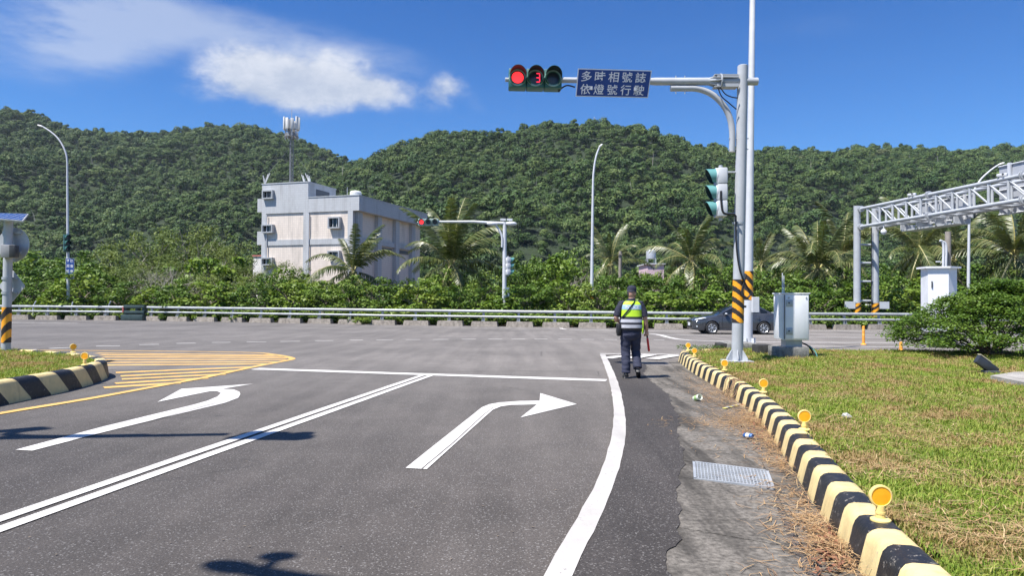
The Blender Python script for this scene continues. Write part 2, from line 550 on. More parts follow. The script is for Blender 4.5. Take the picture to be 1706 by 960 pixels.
lens_dark = M('unlit lens', (.035, .045, .055), .18, var=.1, scale=40)
sign_blue = M('blue sign sheeting', (.010, .052, .235), .4, var=.05, scale=2)
sign_white = M('white sign letters', (.72, .73, .76), .45, var=.03)
sign_back = M('sign back aluminium', (.46, .47, .49), .45, metal=.2, var=.08, scale=3, dirt=.2)
red_lamp = M_emit('red lamp', (1.0, .03, .035), 1.25)
red_digit = M_emit('red digit', (1.0, .03, .07), .9)
glass_dark = M('dark window glass', (.012, .015, .018), .08, var=.05)
wood_grey = M('weathered pole', (.26, .23, .20), .85, var=.15, scale=4, dirt=.4)
bark = M('bark', (.17, .14, .11), .9, var=.25, scale=5, dirt=.4, bmp=.02)
bark_pale = M('pale bark', (.33, .30, .25), .9, var=.2, scale=5, dirt=.3)
palm_trunk = M('palm trunk', (.25, .20, .155), .9, var=.25, scale=6, dirt=.45)
palm_dead = M('dead frond', (.30, .19, .10), .9, var=.2, scale=5)
soil = M_concrete('soil', (.16, .115, .07), (.09, .065, .04), .5, 2.0, .02)
# ------------------------------------------------------------------ ground, roads, kerbs
def set_z(bm, lift, fn=None):
    for v in bm.verts:
        v.co.z = (fn or g)(v.co.y) + lift

def bisect_y(bm, ys=(G0, G1)):
    for yy in ys:
        bmesh.ops.bisect_plane(bm, geom=bm.verts[:] + bm.edges[:] + bm.faces[:], plane_co=(0, yy, 0), plane_no=(0, 1, 0))

def cut_hole(bm, quad):
    c = sum((Vector((p.x, p.y, 0)) for p in quad), Vector()) / 4
    for i in range(4):
        a, b = quad[i], quad[(i + 1) % 4]
        d = Vector((b.x - a.x, b.y - a.y, 0))
        bmesh.ops.bisect_plane(bm, geom=bm.verts[:] + bm.edges[:] + bm.faces[:], plane_co=(a.x, a.y, 0), plane_no=(d.y, -d.x, 0))
    def inside(p):
        s = 0
        for i in range(4):
            a, b = quad[i], quad[(i + 1) % 4]
            k = (b.x - a.x) * (p.y - a.y) - (b.y - a.y) * (p.x - a.x)
            s += 1 if k > 0 else -1
        return abs(s) == 4
    bmesh.ops.delete(bm, geom=[f for f in bm.faces if inside(f.calc_center_median())], context='FACES')

def flat(name, poly, mat, lift, hole=None, parent=None, kind='structure'):
    bm = bmesh.new()
    vs = [bm.verts.new((p[0], p[1], 0)) for p in poly]
    f = bm.faces.new(vs)
    if f.calc_center_median() is not None:
        f.normal_update()
        if f.normal.z < 0: f.normal_flip()
    bmesh.ops.triangulate(bm, faces=bm.faces[:])
    bisect_y(bm)
    if hole: cut_hole(bm, hole)
    set_z(bm, lift)
    me = bpy.data.meshes.new(name); bm.to_mesh(me); bm.free()
    o = link_mesh(name, me, mat, parent)
    if kind: tag(o, kind=kind)
    return o

def catmull(pts, n=8):
    pts = [Vector(p) for p in pts]
    out = []
    for i in range(len(pts) - 1):
        p0, p1, p2, p3 = pts[max(i - 1, 0)], pts[i], pts[i + 1], pts[min(i + 2, len(pts) - 1)]
        for k in range(n):
            t = k / n
            out.append(.5 * ((2 * p1) + (p2 - p0) * t + (2 * p0 - 5 * p1 + 4 * p2 - p3) * t * t + (3 * p1 - p0 - 3 * p2 + p3) * t ** 3))
    out.append(pts[-1])
    return out

def resample(pts, step):
    pts = [Vector(p) for p in pts]
    cum = [0.0]
    for a, b in zip(pts, pts[1:]): cum.append(cum[-1] + (b - a).length)
    n = max(int(cum[-1] / step), 1)
    out = []; j = 0
    for k in range(n + 1):
        d = min(k * step, cum[-1])
        while j < len(pts) - 2 and cum[j + 1] < d: j += 1
        L = cum[j + 1] - cum[j]
        out.append(pts[j].lerp(pts[j + 1], (d - cum[j]) / L if L > 1e-9 else 0))
    return out

def ribbon(name, pts, w, mat, lift=.007, step=.6, kind='structure', join=None, ragged=0.004):
    pts = resample([Vector((p[0], p[1], 0)) for p in pts], step) + [Vector((pts[-1][0], pts[-1][1], 0))]
    n = len(pts); V = []; Fc = []
    for i, p in enumerate(pts):
        d = (pts[min(i + 1, n - 1)] - pts[max(i - 1, 0)]).normalized()
        s = Vector((-d.y, d.x, 0))
        ww = w[0] + (w[1] - w[0]) * i / (n - 1) if isinstance(w, tuple) else w
        for sg in (1, -1):
            q = p + s * sg * (ww / 2 + random.uniform(-ragged, ragged))
            V.append((q.x, q.y, g(q.y) + lift))
    for i in range(n - 1):
        Fc.append([2 * i + 1, 2 * i + 3, 2 * i + 2, 2 * i])
    if join is not None:
        join.add(V, Fc); return None
    me = bpy.data.meshes.new(name); me.from_pydata(V, [], Fc); me.update()
    return tag(link_mesh(name, me, mat), kind=kind)

GR = [P(1156, 772.7), P(1158, 801), P(1288, 816), P(1278, 788)]         # the four corners of the drain grate
RAIL = [P(-900, 519), P(0, 532), P(240, 534.5), P(610, 541), P(1120, 548.5), P(1500, 549.5), P(2600, 553)]
far_edge = [(p.x, p.y + .75) for p in RAIL]

# terrain sheet out to the horizon
bm = bmesh.new()
vs = [bm.verts.new((x, y, 0)) for x, y in ((-2500, -400), (2500, -400), (2500, 2500), (-2500, 2500))]
bm.faces.new(vs)
bisect_y(bm); cut_hole(bm, GR)
set_z(bm, -.03)
me = bpy.data.meshes.new('ground'); bm.to_mesh(me); bm.free()
tag(link_mesh('ground', me, soil), kind='structure')
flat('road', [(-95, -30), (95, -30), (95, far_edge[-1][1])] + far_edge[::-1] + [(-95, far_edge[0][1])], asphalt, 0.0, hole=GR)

# the highway's paler asphalt, grazing-view brightness also in its colour, wavy near edge
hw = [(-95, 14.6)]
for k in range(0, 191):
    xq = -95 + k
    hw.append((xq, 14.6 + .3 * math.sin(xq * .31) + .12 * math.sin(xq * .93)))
flat('highway', hw[1:] + [(95, far_edge[-1][1])] + far_edge[::-1] + [(-95, far_edge[0][1])], asphalt_pale, .003)

# newer asphalt shoulder with a ragged edge over the concrete gutter
edge_l = [P(x, y) for x, y in ((933, 960), (965, 899), (1002, 824), (1022, 769), (1031, 722), (1031, 684), (1023.6, 643), (1013, 613), (1004, 592.5))]
dirn = (edge_l[0] - edge_l[1]).normalized()
edge_line = [edge_l[0] + dirn * 5.0] + edge_l
edge_line = catmull(edge_line, 8)
sh_r = [P(x, y) for x, y in ((1118, 956), (1124, 907), (1132, 834), (1135.6, 765), (1131.5, 724), (1126, 688), (1116, 667.6), (1100, 647), (1081, 635), (1074, 622), (1077, 608))]
sh_r = [Vector((1.0, -2.5, 0)), Vector((.82, 1.5, 0))] + sh_r
sh_s = resample(catmull(sh_r, 8), .045)
sh_j = []
for i, p in enumerate(sh_s):
    k = .010 * math.sin(i * .83) + .012 * math.sin(i * .41 + 2) + random.uniform(-.006, .006) + .022 * math.sin(i * .13)
    sh_j.append(Vector((p.x + k, p.y, 0)))
flat('shoulder', [(p.x, p.y) for p in edge_line] + [(p.x, p.y) for p in sh_j[::-1]], asphalt_new, .018)

# right kerb line (front foot) in world metres
kf = [P(x, y) for x, y in ((1421, 958), (1377, 872), (1319, 791), (1292, 739), (1258, 695), (1217, 660), (1179, 639), (1154, 625), (1132.5, 606))]
kf = [Vector((1.02, -2.5, 0)), Vector((1.42, 1.2, 0))] + kf + [Vector((4.10, 17.35, 0)), Vector((4.32, 17.85, 0)), Vector((4.75, 18.12, 0)), Vector((5.4, 18.2, 0))]
ks = [kf[0]] + [(kf[i - 1] + kf[i] * 2 + kf[i + 1]) / 4 for i in range(1, len(kf) - 1)] + [kf[-1]]
kerb_r = catmull(ks, 10)

def x_at(path, y):
    for a, b in zip(path, path[1:]):
        if (a.y - y) * (b.y - y) <= 0 and abs(b.y - a.y) > 1e-6:
            return a.x + (b.x - a.x) * (y - a.y) / (b.y - a.y)
    return path[0].x if y < path[0].y else path[-1].x

# concrete gutter: separate slabs with open joints, a narrow foot strip beside the kerb
gut = tag(bpy.data.objects.new('gutter', None), kind='structure'); COL.objects.link(gut); ORG['gutter'] = Vector()
FOOT = .235
def slab(name, quad, top=.012):
    b = MB()
    b.prism([(p[0], p[1]) for p in quad], 0, 1)
    b.v = [(x, y, g(y) + (top + random.uniform(-.0015, .0015) if z > .5 else -.025)) for x, y, z in b.v]
    return b.build(name, concrete, gut)
sl = lambda x: (GR[3].y - GR[0].y) / (GR[3].x - GR[0].x) * (x - GR[0].x)       # joints run as the grate does
ys = [-2.4, .4, 2.55, 4.15, None, 8.45, 10.6, 12.9, 15.2, 16.9]
def gut_l(y): return min(x_at(sh_s, y) - .35, x_at(sh_r, y) - .2)
rows = [(-2.4, .4), (.4, 2.55), (2.55, 4.25), (4.25, 'g0'), ('g1', 8.45), (8.45, 10.6), (10.6, 12.9), (12.9, 15.2), (15.2, 16.9)]
g0 = (GR[1].y + sl(GR[0].x) - sl(GR[1].x)); g1 = GR[0].y
def yy_of(base, x): return base + (sl(x))
gap = .007
for a, b_ in rows:
    ya = g1 if a == 'g1' else a; yb = (GR[1].y - sl(GR[1].x)) if b_ == 'g0' else b_
    ql = max(gut_l(ya + .3), .2); qr = gut_l(yb + .3)
    def rx(y): return x_at(kerb_r, y) - FOOT
    x0, x1 = ql, qr
    xr0 = rx(ya + sl(2.2)); xr1 = rx(yb + sl(2.2))
    slab('concrete_slab', [(x0, yy_of(ya, x0) + gap), (xr0 - gap, yy_of(ya, xr0) + gap), (xr1 - gap, yy_of(yb, xr1) - gap), (x1, yy_of(yb, x1) - gap)])
# beside the grate
gb = GR[1].y - sl(GR[1].x); gt = g1
xl = gut_l(5.9)
slab('concrete_slab', [(xl, yy_of(gb, xl) + gap), (GR[1].x - .012, yy_of(gb, GR[1].x) + gap), (GR[0].x - .012, yy_of(gt, GR[0].x) - gap), (xl, yy_of(gt, xl) - gap)])
xr = x_at(kerb_r, 5.75) - FOOT
if xr - max(GR[2].x, GR[3].x) > .03:
    slab('concrete_slab', [(GR[2].x + .012, yy_of(gb, GR[2].x) + gap), (xr, yy_of(gb, xr) + gap), (xr + .03, yy_of(gt, xr) - gap), (GR[3].x + .012, yy_of(gt, GR[3].x) - gap)])
yv = -2.4
while yv < 16.8:
    y2 = min(yv + random.uniform(1.6, 2.6), 16.9)
    q = []
    for yq in np.linspace(yv + .006, y2 - .006, 5): q.append((x_at(kerb_r, yq) + .02, yq))
    p_ = []
    for yq in np.linspace(yv + .006, y2 - .006, 5): p_.append((x_at(kerb_r, yq) - FOOT + gap, yq + sl(2.2) * 0))
    slab('concrete_slab', p_ + q[::-1], .016)
    yv = y2

def kerb(name, label, path, prof, step, side=1, cat='kerb', shear=0.0):
    """striped concrete kerb: one body, paint as stripes; side = +1 when the grass lies to the right of the path"""
    sub = 5
    pts = resample([Vector((p.x, p.y, 0)) for p in path], step / sub)
    n = len(pts); rings = []
    for i, p in enumerate(pts):
        d = (pts[min(i + 1, n - 1)] - pts[max(i - 1, 0)]).normalized()
        s = Vector((d.y, -d.x, 0)) * side
        jit = [random.uniform(-.006, .006) for _ in prof] if i % sub == 0 else [0] * len(prof)
        rings.append([p + s * a + d * (j + shear * max(z, 0)) + Vector((0, 0, g(p.y) + z)) for (a, z), j in zip(prof, jit)])
    b = MB()
    m = len(prof); V = [tuple(q) for r in rings for q in r]; Fc = []; mi = []
    for i in range(n - 1):
        for k in range(m - 1):
            a = i * m + k
            Fc.append([a, a + 1, a + 1 + m, a + m]); mi.append((i // sub) % 2)
    for i, rv in ((0, False), (n - 1, True)):
        Fc.append([i * m + k for k in range(m)]); mi.append((min(i, n - 2) // sub) % 2)
    b.v = V; b.f = Fc; b.mi = mi
    o = b.build(name, [kerb_yellow, kerb_black], None, smooth=True)
    return tag(o, label, cat)

prof_r = [(0, -.03), (.004, .02), (.040, .175), (.052, .212), (.075, .238), (.105, .248), (.19, .250), (.225, .243), (.25, .222), (.262, .19), (.27, -.03)]
kerb('kerb', 'long black and yellow striped kerb along the gutter and the wide grass lawn', kerb_r, prof_r, .258)
# left island kerb
kl = [Vector((-6.62, -2.0, 0)), Vector((-6.75, 3.0, 0)), Vector((-6.88, 7.5, 0)), P(0, 676), P(62, 664), P(120, 651), P(160, 641), P(176, 631),
      Vector((-7.42, 13.0, 0)), Vector((-7.95, 13.65, 0)), Vector((-9.0, 14.6, 0)), Vector((-11.0, 15.7, 0)), Vector((-15.0, 16.6, 0)), Vector((-26, 16.8, 0))]
ks = [kl[0]] + [(kl[i - 1] + kl[i] * 2 + kl[i + 1]) / 4 for i in range(1, len(kl) - 1)] + [kl[-1]]
kerb_l = catmull(ks, 10)
prof_l = [(a, z * 1.32 if z > 0 else z) for a, z in prof_r]
kerb('kerb', 'black and yellow striped kerb round the nose of the grass island, beside the yellow hatching', kerb_l, prof_l, .45, side=-1, shear=-.85)

# plain kerb along the far side of the lawn
b = MB()
b.box((24.5, 18.42, .04), (39.4, .16, .30), bev=.02)
tag(b.build('far_kerb', concrete_lt), kind='structure')

# lawns: gently uneven earth under the grass
def lawn(name, inside, x0, x1, y0, y1, h, mat, st=.11):
    xs = np.arange(x0, x1 + st, st); ys_ = np.arange(y0, y1 + st, st)
    V = []; idx = {}; Fc = []
    for j, yq in enumerate(ys_):
        for i, xq in enumerate(xs):
            yc = min(yq, y1)
            z = h + .007 * math.sin(xq * 1.3 + yc * .7) + .006 * math.sin(xq * 2.9 - yc * 1.9) + .005 * math.sin(yc * 3.3)
            idx[i, j] = len(V); V.append((xq, yc, z))
    for j in range(len(ys_) - 1):
        for i in range(len(xs) - 1):
            if inside(xs[i] + st / 2, min(ys_[j] + st / 2, y1 - .02)):
                Fc.append((idx[i, j], idx[i + 1, j], idx[i + 1, j + 1], idx[i, j + 1]))
    me = np_mesh(name, V, Fc)
    me.polygons.foreach_set('use_smooth', [True] * len(me.polygons))
    return tag(link_mesh(name, me, mat), kind='structure')
def M_lawn():
    m, t, b, out = new_mat('lawn earth')
    tc = t.node('ShaderNodeTexCoord').outputs['Object']
    f = t.noise(tc, 38.0, 6.0, .75); a = t.noise(tc, .9, 5.0, .65)
    c = t.mix(t.ramp(f, .35, .65), (.10, .13, .028), (.20, .23, .060))
    c = t.mix(t.ramp(t.noise(tc, 60.0, 4.0, .7), .52, .66), c, (.30, .22, .11))
    c = t.mix(t.ramp(a, .54, .68), c, (.27, .19, .095))
    t.put(b.inputs['Base Color'], c); b.inputs['Roughness'].default_value = .95
    b.inputs['Specular IOR Level'].default_value = .1
    bump(t, b, f, .8, .03)
    return m
lawn_mat = M_lawn()
LH = .215
def in_lawn(x, y): return -2.4 < y < 18.36 and x > x_at(kerb_r[:-12], y) + .29 and not (y > 17.7 and x < 4.5)
lawn('lawn', in_lawn, 1.0, 44.0, -2.4, 18.36, LH, lawn_mat)
kl_near = [p for p in kerb_l if p.x > -8.2 and p.y < 13.9]
def in_isl(x, y):
    if y < -2 or y > 16.7: return False
    xa = x_at(kerb_l, y) if y < 12.4 else None
    if xa is not None: return x < xa - .29
    pts = [p for p in kerb_l if p.y >= 12.3]
    return x < x_at(pts, y) - .26
lawn('island_lawn', in_isl, -26.0, -6.6, -2.0, 16.7, .292, lawn_mat)

# drain: a real pit under the grate
pit = MB()
q0 = [Vector((p.x, p.y, 0)) for p in GR]
pit.add([(p.x, p.y, .0) for p in q0] + [(p.x, p.y, -.5) for p in q0], [(0, 1, 5, 4), (1, 2, 6, 5), (2, 3, 7, 6), (3, 0, 4, 7), (4, 5, 6, 7)])
tag(pit.build('drain_pit', concrete), kind='structure')
gc = (GR[0] + GR[1] + GR[2] + GR[3]) / 4
grate = thing('drain_grate', 'galvanised steel drain grate set in the concrete gutter', 'drain grate', (gc.x, gc.y, 0))
def lerp4(u, v):
    return (GR[0].lerp(GR[3], u)).lerp(GR[1].lerp(GR[2], u), v)
fr = MB()
for a, b_ in ((0, 1), (1, 2), (2, 3), (3, 0)):
    pa, pb = GR[a], GR[b_]
    mid = (pa + pb) / 2; d = pb - pa
    fr.box((mid.x, mid.y, .004), (d.length + .02, .022, .034), math.atan2(d.y, d.x))
fr.build('frame', galv, grate)
for i in range(1, 22):
    pa, pb = lerp4(i / 22, .02), lerp4(i / 22, .98); d = pb - pa; mid = (pa + pb) / 2
    b = MB(); b.box((mid.x, mid.y, .000), (d.length, .0085, .036), math.atan2(d.y, d.x)); b.build('bar', galv, grate)
for i in range(1, 8):
    pa, pb = lerp4(.01, i / 8), lerp4(.99, i / 8); d = pb - pa; mid = (pa + pb) / 2
    b = MB(); b.box((mid.x, mid.y, .0105), (d.length, .0085, .018), math.atan2(d.y, d.x)); b.build('bar', galv, grate)

# ------------------------------------------------------------------ road markings
def pl(*pts): return [P(x, y) for x, y in pts]
ribbon('edge_line', edge_line[:-1] + [edge_l[-1]], .148, white_worn, .023, .25, ragged=.006)
ribbon('stop_line', pl((425, 615.2), (1010.5, 634.5)), .34, white_paint)
def ext(p, q, k): return q + (q - p).normalized() * k
for (a, b_) in (((704, 626), (0, 867)), ((717.5, 626.5), (0, 884))):
    pa, pb = P(*a), P(*b_)
    ribbon('lane_line', [pa, pb, ext(pa, pb, 6)], .115, white_paint, .0085)
flat('turn_arrow', [(p.x, p.y) for p in pl((26, 751), (172, 712), (320, 676), (345, 669), (362, 662), (368, 656), (362, 653), (350, 653), (262, 671), (302, 649), (422, 640.5), (370, 649),
      (390, 650), (399, 654), (400.5, 658), (397, 664), (375, 672.5), (210, 712), (54, 752.5))], white_paint, .007)
flat('turn_arrow', [(p.x, p.y) for p in pl((675.5, 781.5), (802.5, 680), (815, 674.8), (832.5, 671.6), (866, 669.3), (899, 668.7), (900, 656), (961, 674.5), (867, 697), (894.5, 675), (851, 676), (834.5, 678.5), (821, 684), (711, 783.5))], white_paint, .007)
ribbon('paint_seam', pl((703, 783), (760, 735), (806, 692), (822, 680)), .010, asphalt, .0095, .2, ragged=.002)
ribbon('paint_seam', pl((120, 735), (250, 703), (360, 672.5)), .008, asphalt, .0095, .2, ragged=.002)
# yellow hatched island
nose = catmull([P(*p) for p in ((-260, 737), (0, 690), (150, 665), (280, 641), (340, 630), (420, 612.5), (462, 604.5), (482, 600.5), (487, 598.2), (478, 595), (455, 591.2), (420, 588.2), (300, 586.2), (150, 584.8), (60, 584.2))], 6)
ribbon('hatch_outline', nose, .155, yellow_paint, .0085, .2)
for a, b_ in (((160, 589), (460, 592.2)), ((168, 592), (474, 594.5)), ((172, 595.5), (480, 596.8)), ((174, 600), (476, 599.8)), ((176, 604.5), (462, 603.6)), ((174, 609), (444, 607)),
              ((193, 621.5), (420, 612)), ((201, 627.3), (396, 617.8)), ((203, 632.5), (375, 624)), ((192, 639.5), (346, 630.5)), ((173, 646.5), (300, 638.5))):
    ribbon('hatch_stripe', pl(a, b_), .25, yellow_paint, .0055, .5)
# far-side guide line dashes
for x0, y0, x1, y1 in ((30, 584.5, 62, 582.8), (82, 581.2, 117, 579.8), (160, 577.4, 200, 576.6), (232, 575, 265, 574.3), (294, 572.8, 326, 572.2), (353, 571.2, 384, 570.9), (411, 570.3, 444, 570), (467, 569.5, 500, 569.2), (525, 568.3, 555, 568),
                        (583, 567.3, 605, 567.1), (627, 566.9, 655, 566.6), (676, 566.4, 700, 566.3), (721, 566.2, 747, 566), (769, 565.7, 793, 565.6), (813, 565.5, 836, 565.5), (852, 565.5, 875, 565.5), (890, 565.5, 912, 565.6), (930, 565.7, 953, 565.8), (968, 566, 990, 566.1), (1007, 566.2, 1028, 566.4), (1089, 566.8, 1107, 567)):
    ribbon('guide_dash', pl((x0, y0), (x1, y1)), .18, white_paint, .007, 3)
# lines on the far carriageway
far_n = 0
for pts, w in ((((934, 547), (952, 549.6), (1050, 551), (1140, 552.2)), .22), (((1082, 556.5), (1098, 558.2), (1116, 563), (1145, 567.3), (1220, 569.5), (1300, 570.8), (1480, 571.6), (1640, 573)), .26),
               (((1096, 558.5), (1200, 559.8), (1300, 560.3)), .2), (((1300, 556.8), (1420, 557.8), (1706, 560)), .2), (((1300, 562.4), (1480, 563.4), (1706, 566)), .22), (((1250, 577.5), (1400, 578.4), (1600, 579.5)), .2),
               (((0, 537.8), (130, 539.2)), .25), (((1350, 551.9), (1500, 553)), .25)):
    ribbon('far_lane_line', catmull(pl(*pts), 4), w, white_paint, .007 + .0012 * far_n, 1.0); far_n += 1
# white gore marking by the nose of the kerb
ribbon('gore_line', pl((1000, 591), (1060, 591.3), (1131, 592.6)), .20, white_paint, .024, .5)
for a, b_, w in (((1010, 598.6), (1040, 594.3), .34), ((1052, 598.8), (1084, 592.8), .36), ((1086, 600), (1126, 593.6), .36)):
    ribbon('gore_stripe', pl(a, b_), w, white_paint, .0255, .3)
# ------------------------------------------------------------------ text, bands
def text_mesh(s, bold=.012):
    """(verts, faces) of a line of lettering, 1 unit high, origin at its left foot"""
    cu = bpy.data.curves.new('lettering', 'FONT')
    cu.body = s; cu.size = 1.0; cu.offset = bold; cu.resolution_u = 3
    o = bpy.data.objects.new('lettering', cu); COL.objects.link(o)
    dg = bpy.context.evaluated_depsgraph_get(); dg.update()
    me = bpy.data.meshes.new_from_object(o.evaluated_get(dg))
    V = [tuple(v.co) for v in me.vertices]; Fc = [list(p.vertices) for p in me.polygons]
    bpy.data.objects.remove(o); bpy.data.curves.remove(cu); bpy.data.meshes.remove(me)
    return V, Fc

def fit_text(s, x0, x1, y0, y1, bold=.012):
    """lettering scaled to fill a box of the unit square"""
    V, Fc = text_mesh(s, bold)
    A = np.array(V)
    lo, hi = A.min(0), A.max(0)
    V = [(x0 + (x - lo[0]) / (hi[0] - lo[0]) * (x1 - x0), y0 + (y - lo[1]) / max(hi[1] - lo[1], 1e-6) * (y1 - y0)) for x, y, z in V]
    return V, Fc

def panel(mb, c, n, th):
    """solid plate from four corners tl, tr, br, bl; n = outward normal"""
    vs = [p + n * (th / 2) for p in c] + [p - n * (th / 2) for p in c]
    mb.add(vs, [(0, 1, 2, 3), (7, 6, 5, 4), (0, 4, 5, 1), (1, 5, 6, 2), (2, 6, 7, 3), (3, 7, 4, 0)])

def quad_pt(c, u, v):
    return c[3].lerp(c[2], u).lerp(c[0].lerp(c[1], u), v)

def letters(name, parent, corners, n, items, mat, off=.004, bold=.012):
    for s, x0, x1, y0, y1 in items:
        V, Fc = fit_text(s, x0, x1, y0, y1, bold)
        b = MB(); b.add([quad_pt(corners, u, v) + n * off for u, v in V], Fc)
        me = b.mesh(name, fix=False)
        link_mesh(name, me, mat, parent)

def band_rings(parent, p0, p1, r, n, slant, mats, seg=48, name='hazard_band'):
    """diagonal black and orange sheeting round a pole, from p0 up to p1"""
    ax = (p1 - p0); L = ax.length; d = ax.normalized()
    u = d.cross(Vector((0, 1, 0))).normalized(); w = d.cross(u)
    rows = 96; b = MB()
    for i in range(rows + 1):
        for k in range(seg):
            t = 2 * math.pi * k / seg
            b.v.append(tuple(p0 + d * (L * i / rows) + (u * math.cos(t) + w * math.sin(t)) * r))
    for i in range(rows):
        for k in range(seg):
            a = i * seg + k; c = i * seg + (k + 1) % seg
            ph = (i + .5) / rows * n + slant * math.cos(2 * math.pi * (k + .5) / seg)
            b.f.append([a, c, c + seg, a + seg]); b.mi.append(int(math.floor(ph * 2)) % 2)
    # finer: split stripes are smooth because rows and segments are many
    return b.build(name, mats, parent, smooth=True)

# ------------------------------------------------------------------ traffic lights
def visor_mb(L=.28, r=.178, open_deg=70, th=.006):
    """tunnel visor about local -Y, longest at the top, open below; slots 0 outside, 1 inside"""
    b = MB(); seg = 26
    a0 = -90 + open_deg / 2; a1 = 270 - open_deg / 2
    prof = []
    for k in range(seg + 1):
        t = R(a0 + (a1 - a0) * k / seg)
        l = L * (.30 + .70 * ((1 + math.sin(t)) / 2) ** .8)
        prof.append((t, l))
    o = 0
    for (rr, mi) in ((r, 0), (r - th, 1)):
        o = len(b.v)
        for t, l in prof:
            b.v.append((rr * math.cos(t), 0, rr * math.sin(t)))
            b.v.append((rr * .97 * math.cos(t), -l, rr * .97 * math.sin(t)))
        for k in range(seg):
            a = o + 2 * k
            b.f.append([a, a + 1, a + 3, a + 2] if mi == 0 else [a, a + 2, a + 3, a + 1]); b.mi.append(mi)
    n = 2 * (seg + 1)
    for k in range(seg):
        b.f.append([2 * k + 1, n + 2 * k + 1, n + 2 * k + 3, 2 * k + 3]); b.mi.append(0)
    return b

def traffic_light(label, loc, rz, vertical=False, scale=1.0, lit=None, digit=False, tilt=0.0, housing=None, visor=None, back=None, group=None, pitch=.37, visor_len=.28):
    t = thing('traffic_light', label, 'traffic light', loc, group)
    ORG[t.name] = Vector()
    t.rotation_euler = (tilt, 0, rz); t.scale = (scale,) * 3
    housing = housing or signal_green; visor = visor or signal_green; back = back or housing
    D = .20 if vertical else .27; H = .36 if vertical else .41
    hb = MB()
    for i in (-1, 0, 1):
        c = (0, D / 2, -i * pitch) if vertical else (i * pitch, D / 2, 0)
        sz = (H, D, pitch - .008) if vertical else (pitch - .008, D, H)
        hb.box(c, sz, bev=.018)
    hb.build('housing', housing, t, smooth=True)
    bk = MB()
    for i in (-1, 0, 1):
        c = (0, D, -i * pitch) if vertical else (i * pitch, D, 0)
        bk.lathe([(.13, 0), (.12, .02), (.08, .035), (.02, .04), (.001, .04)], Matrix.Translation(c) @ Matrix.Rotation(-math.pi / 2, 4, 'X'), 18)
        cc = (0, D + .004, -i * pitch) if vertical else (i * pitch, D + .004, 0)
        bk.box(cc, (H - .06, .012, pitch - .05) if vertical else (pitch - .05, .012, H - .06))
    bk.build('back_cover', back, t, smooth=True)
    for i in (-1, 0, 1):
        c = Vector((0, 0, -i * pitch) if vertical else (i * pitch, 0, 0))
        X = Matrix.Translation(c) @ Matrix.Rotation(math.pi / 2, 4, 'X')
        dr = MB(); dr.lathe([(.183, -.012), (.183, .014), (.176, .020), (.150, .016), (.148, -.012)], X, 28)
        dr.build('lens_door', signal_rim if not vertical else housing, t, smooth=True)
        on = lit == i
        ln = MB(); ln.lathe([(.0005, .012), (.07, .010), (.147, -.004), (.147, -.012)], X, 28)
        lens = ln.build('lens', red_lamp if on else lens_dark, t, smooth=True)
        if on:          # the LED grid: dark gaps between the diodes, rings of small domes
            db = MB()
            for ring in range(1, 8):
                nn = ring * 6
                for k in range(nn):
                    a = 2 * math.pi * k / nn
                    db.box((c.x + ring * .0185 * math.cos(a), -.0125, c.z + ring * .0185 * math.sin(a)), (.006, .003, .006))
            db.build('led', signal_red_dark, lens)
        vb = visor_mb(visor_len, .165 if vertical else .178); vb.v = [tuple(Vector(p) + c) for p in vb.v]
        me = vb.mesh('visor', True, fix=False)
        link_mesh('visor', me, [visor, visor_dark], t)
        if digit and i == 0:
            gb = MB()      # countdown figure 3, right-hand place
            cx, cz, w, h, k = c.x + .055, c.z, .034, .092, .013
            for (sx, sz, lx, lz) in ((0, h, w, k), (0, 0, w, k), (0, -h, w, k), (w, h / 2, k, h / 2 - .006), (w, -h / 2, k, h / 2 - .006)):
                gb.box((cx + sx, -.0145, cz + sz), (lx * 2 if lx > k else lx * 1.6, .004, lz * 2 if lz > k else lz * 1.6))
            gb.build('countdown_digit', red_digit, lens)
    for i in (-1, 1):
        tb = MB()
        if vertical: tb.cyl((0, D / 2, i * pitch * 1.46), (0, D / 2, i * (pitch * 1.5 + .07)), .04, seg=10)
        else: tb.cyl((i * pitch * 1.46, D / 2, 0), (i * (pitch * 1.5 + .07), D / 2, 0), .045, seg=10)
        tb.build('hinge', galv, t, smooth=True)
    return t
signal_red_dark = M('dark gaps of the red lamp', (.25, .004, .006), .5)

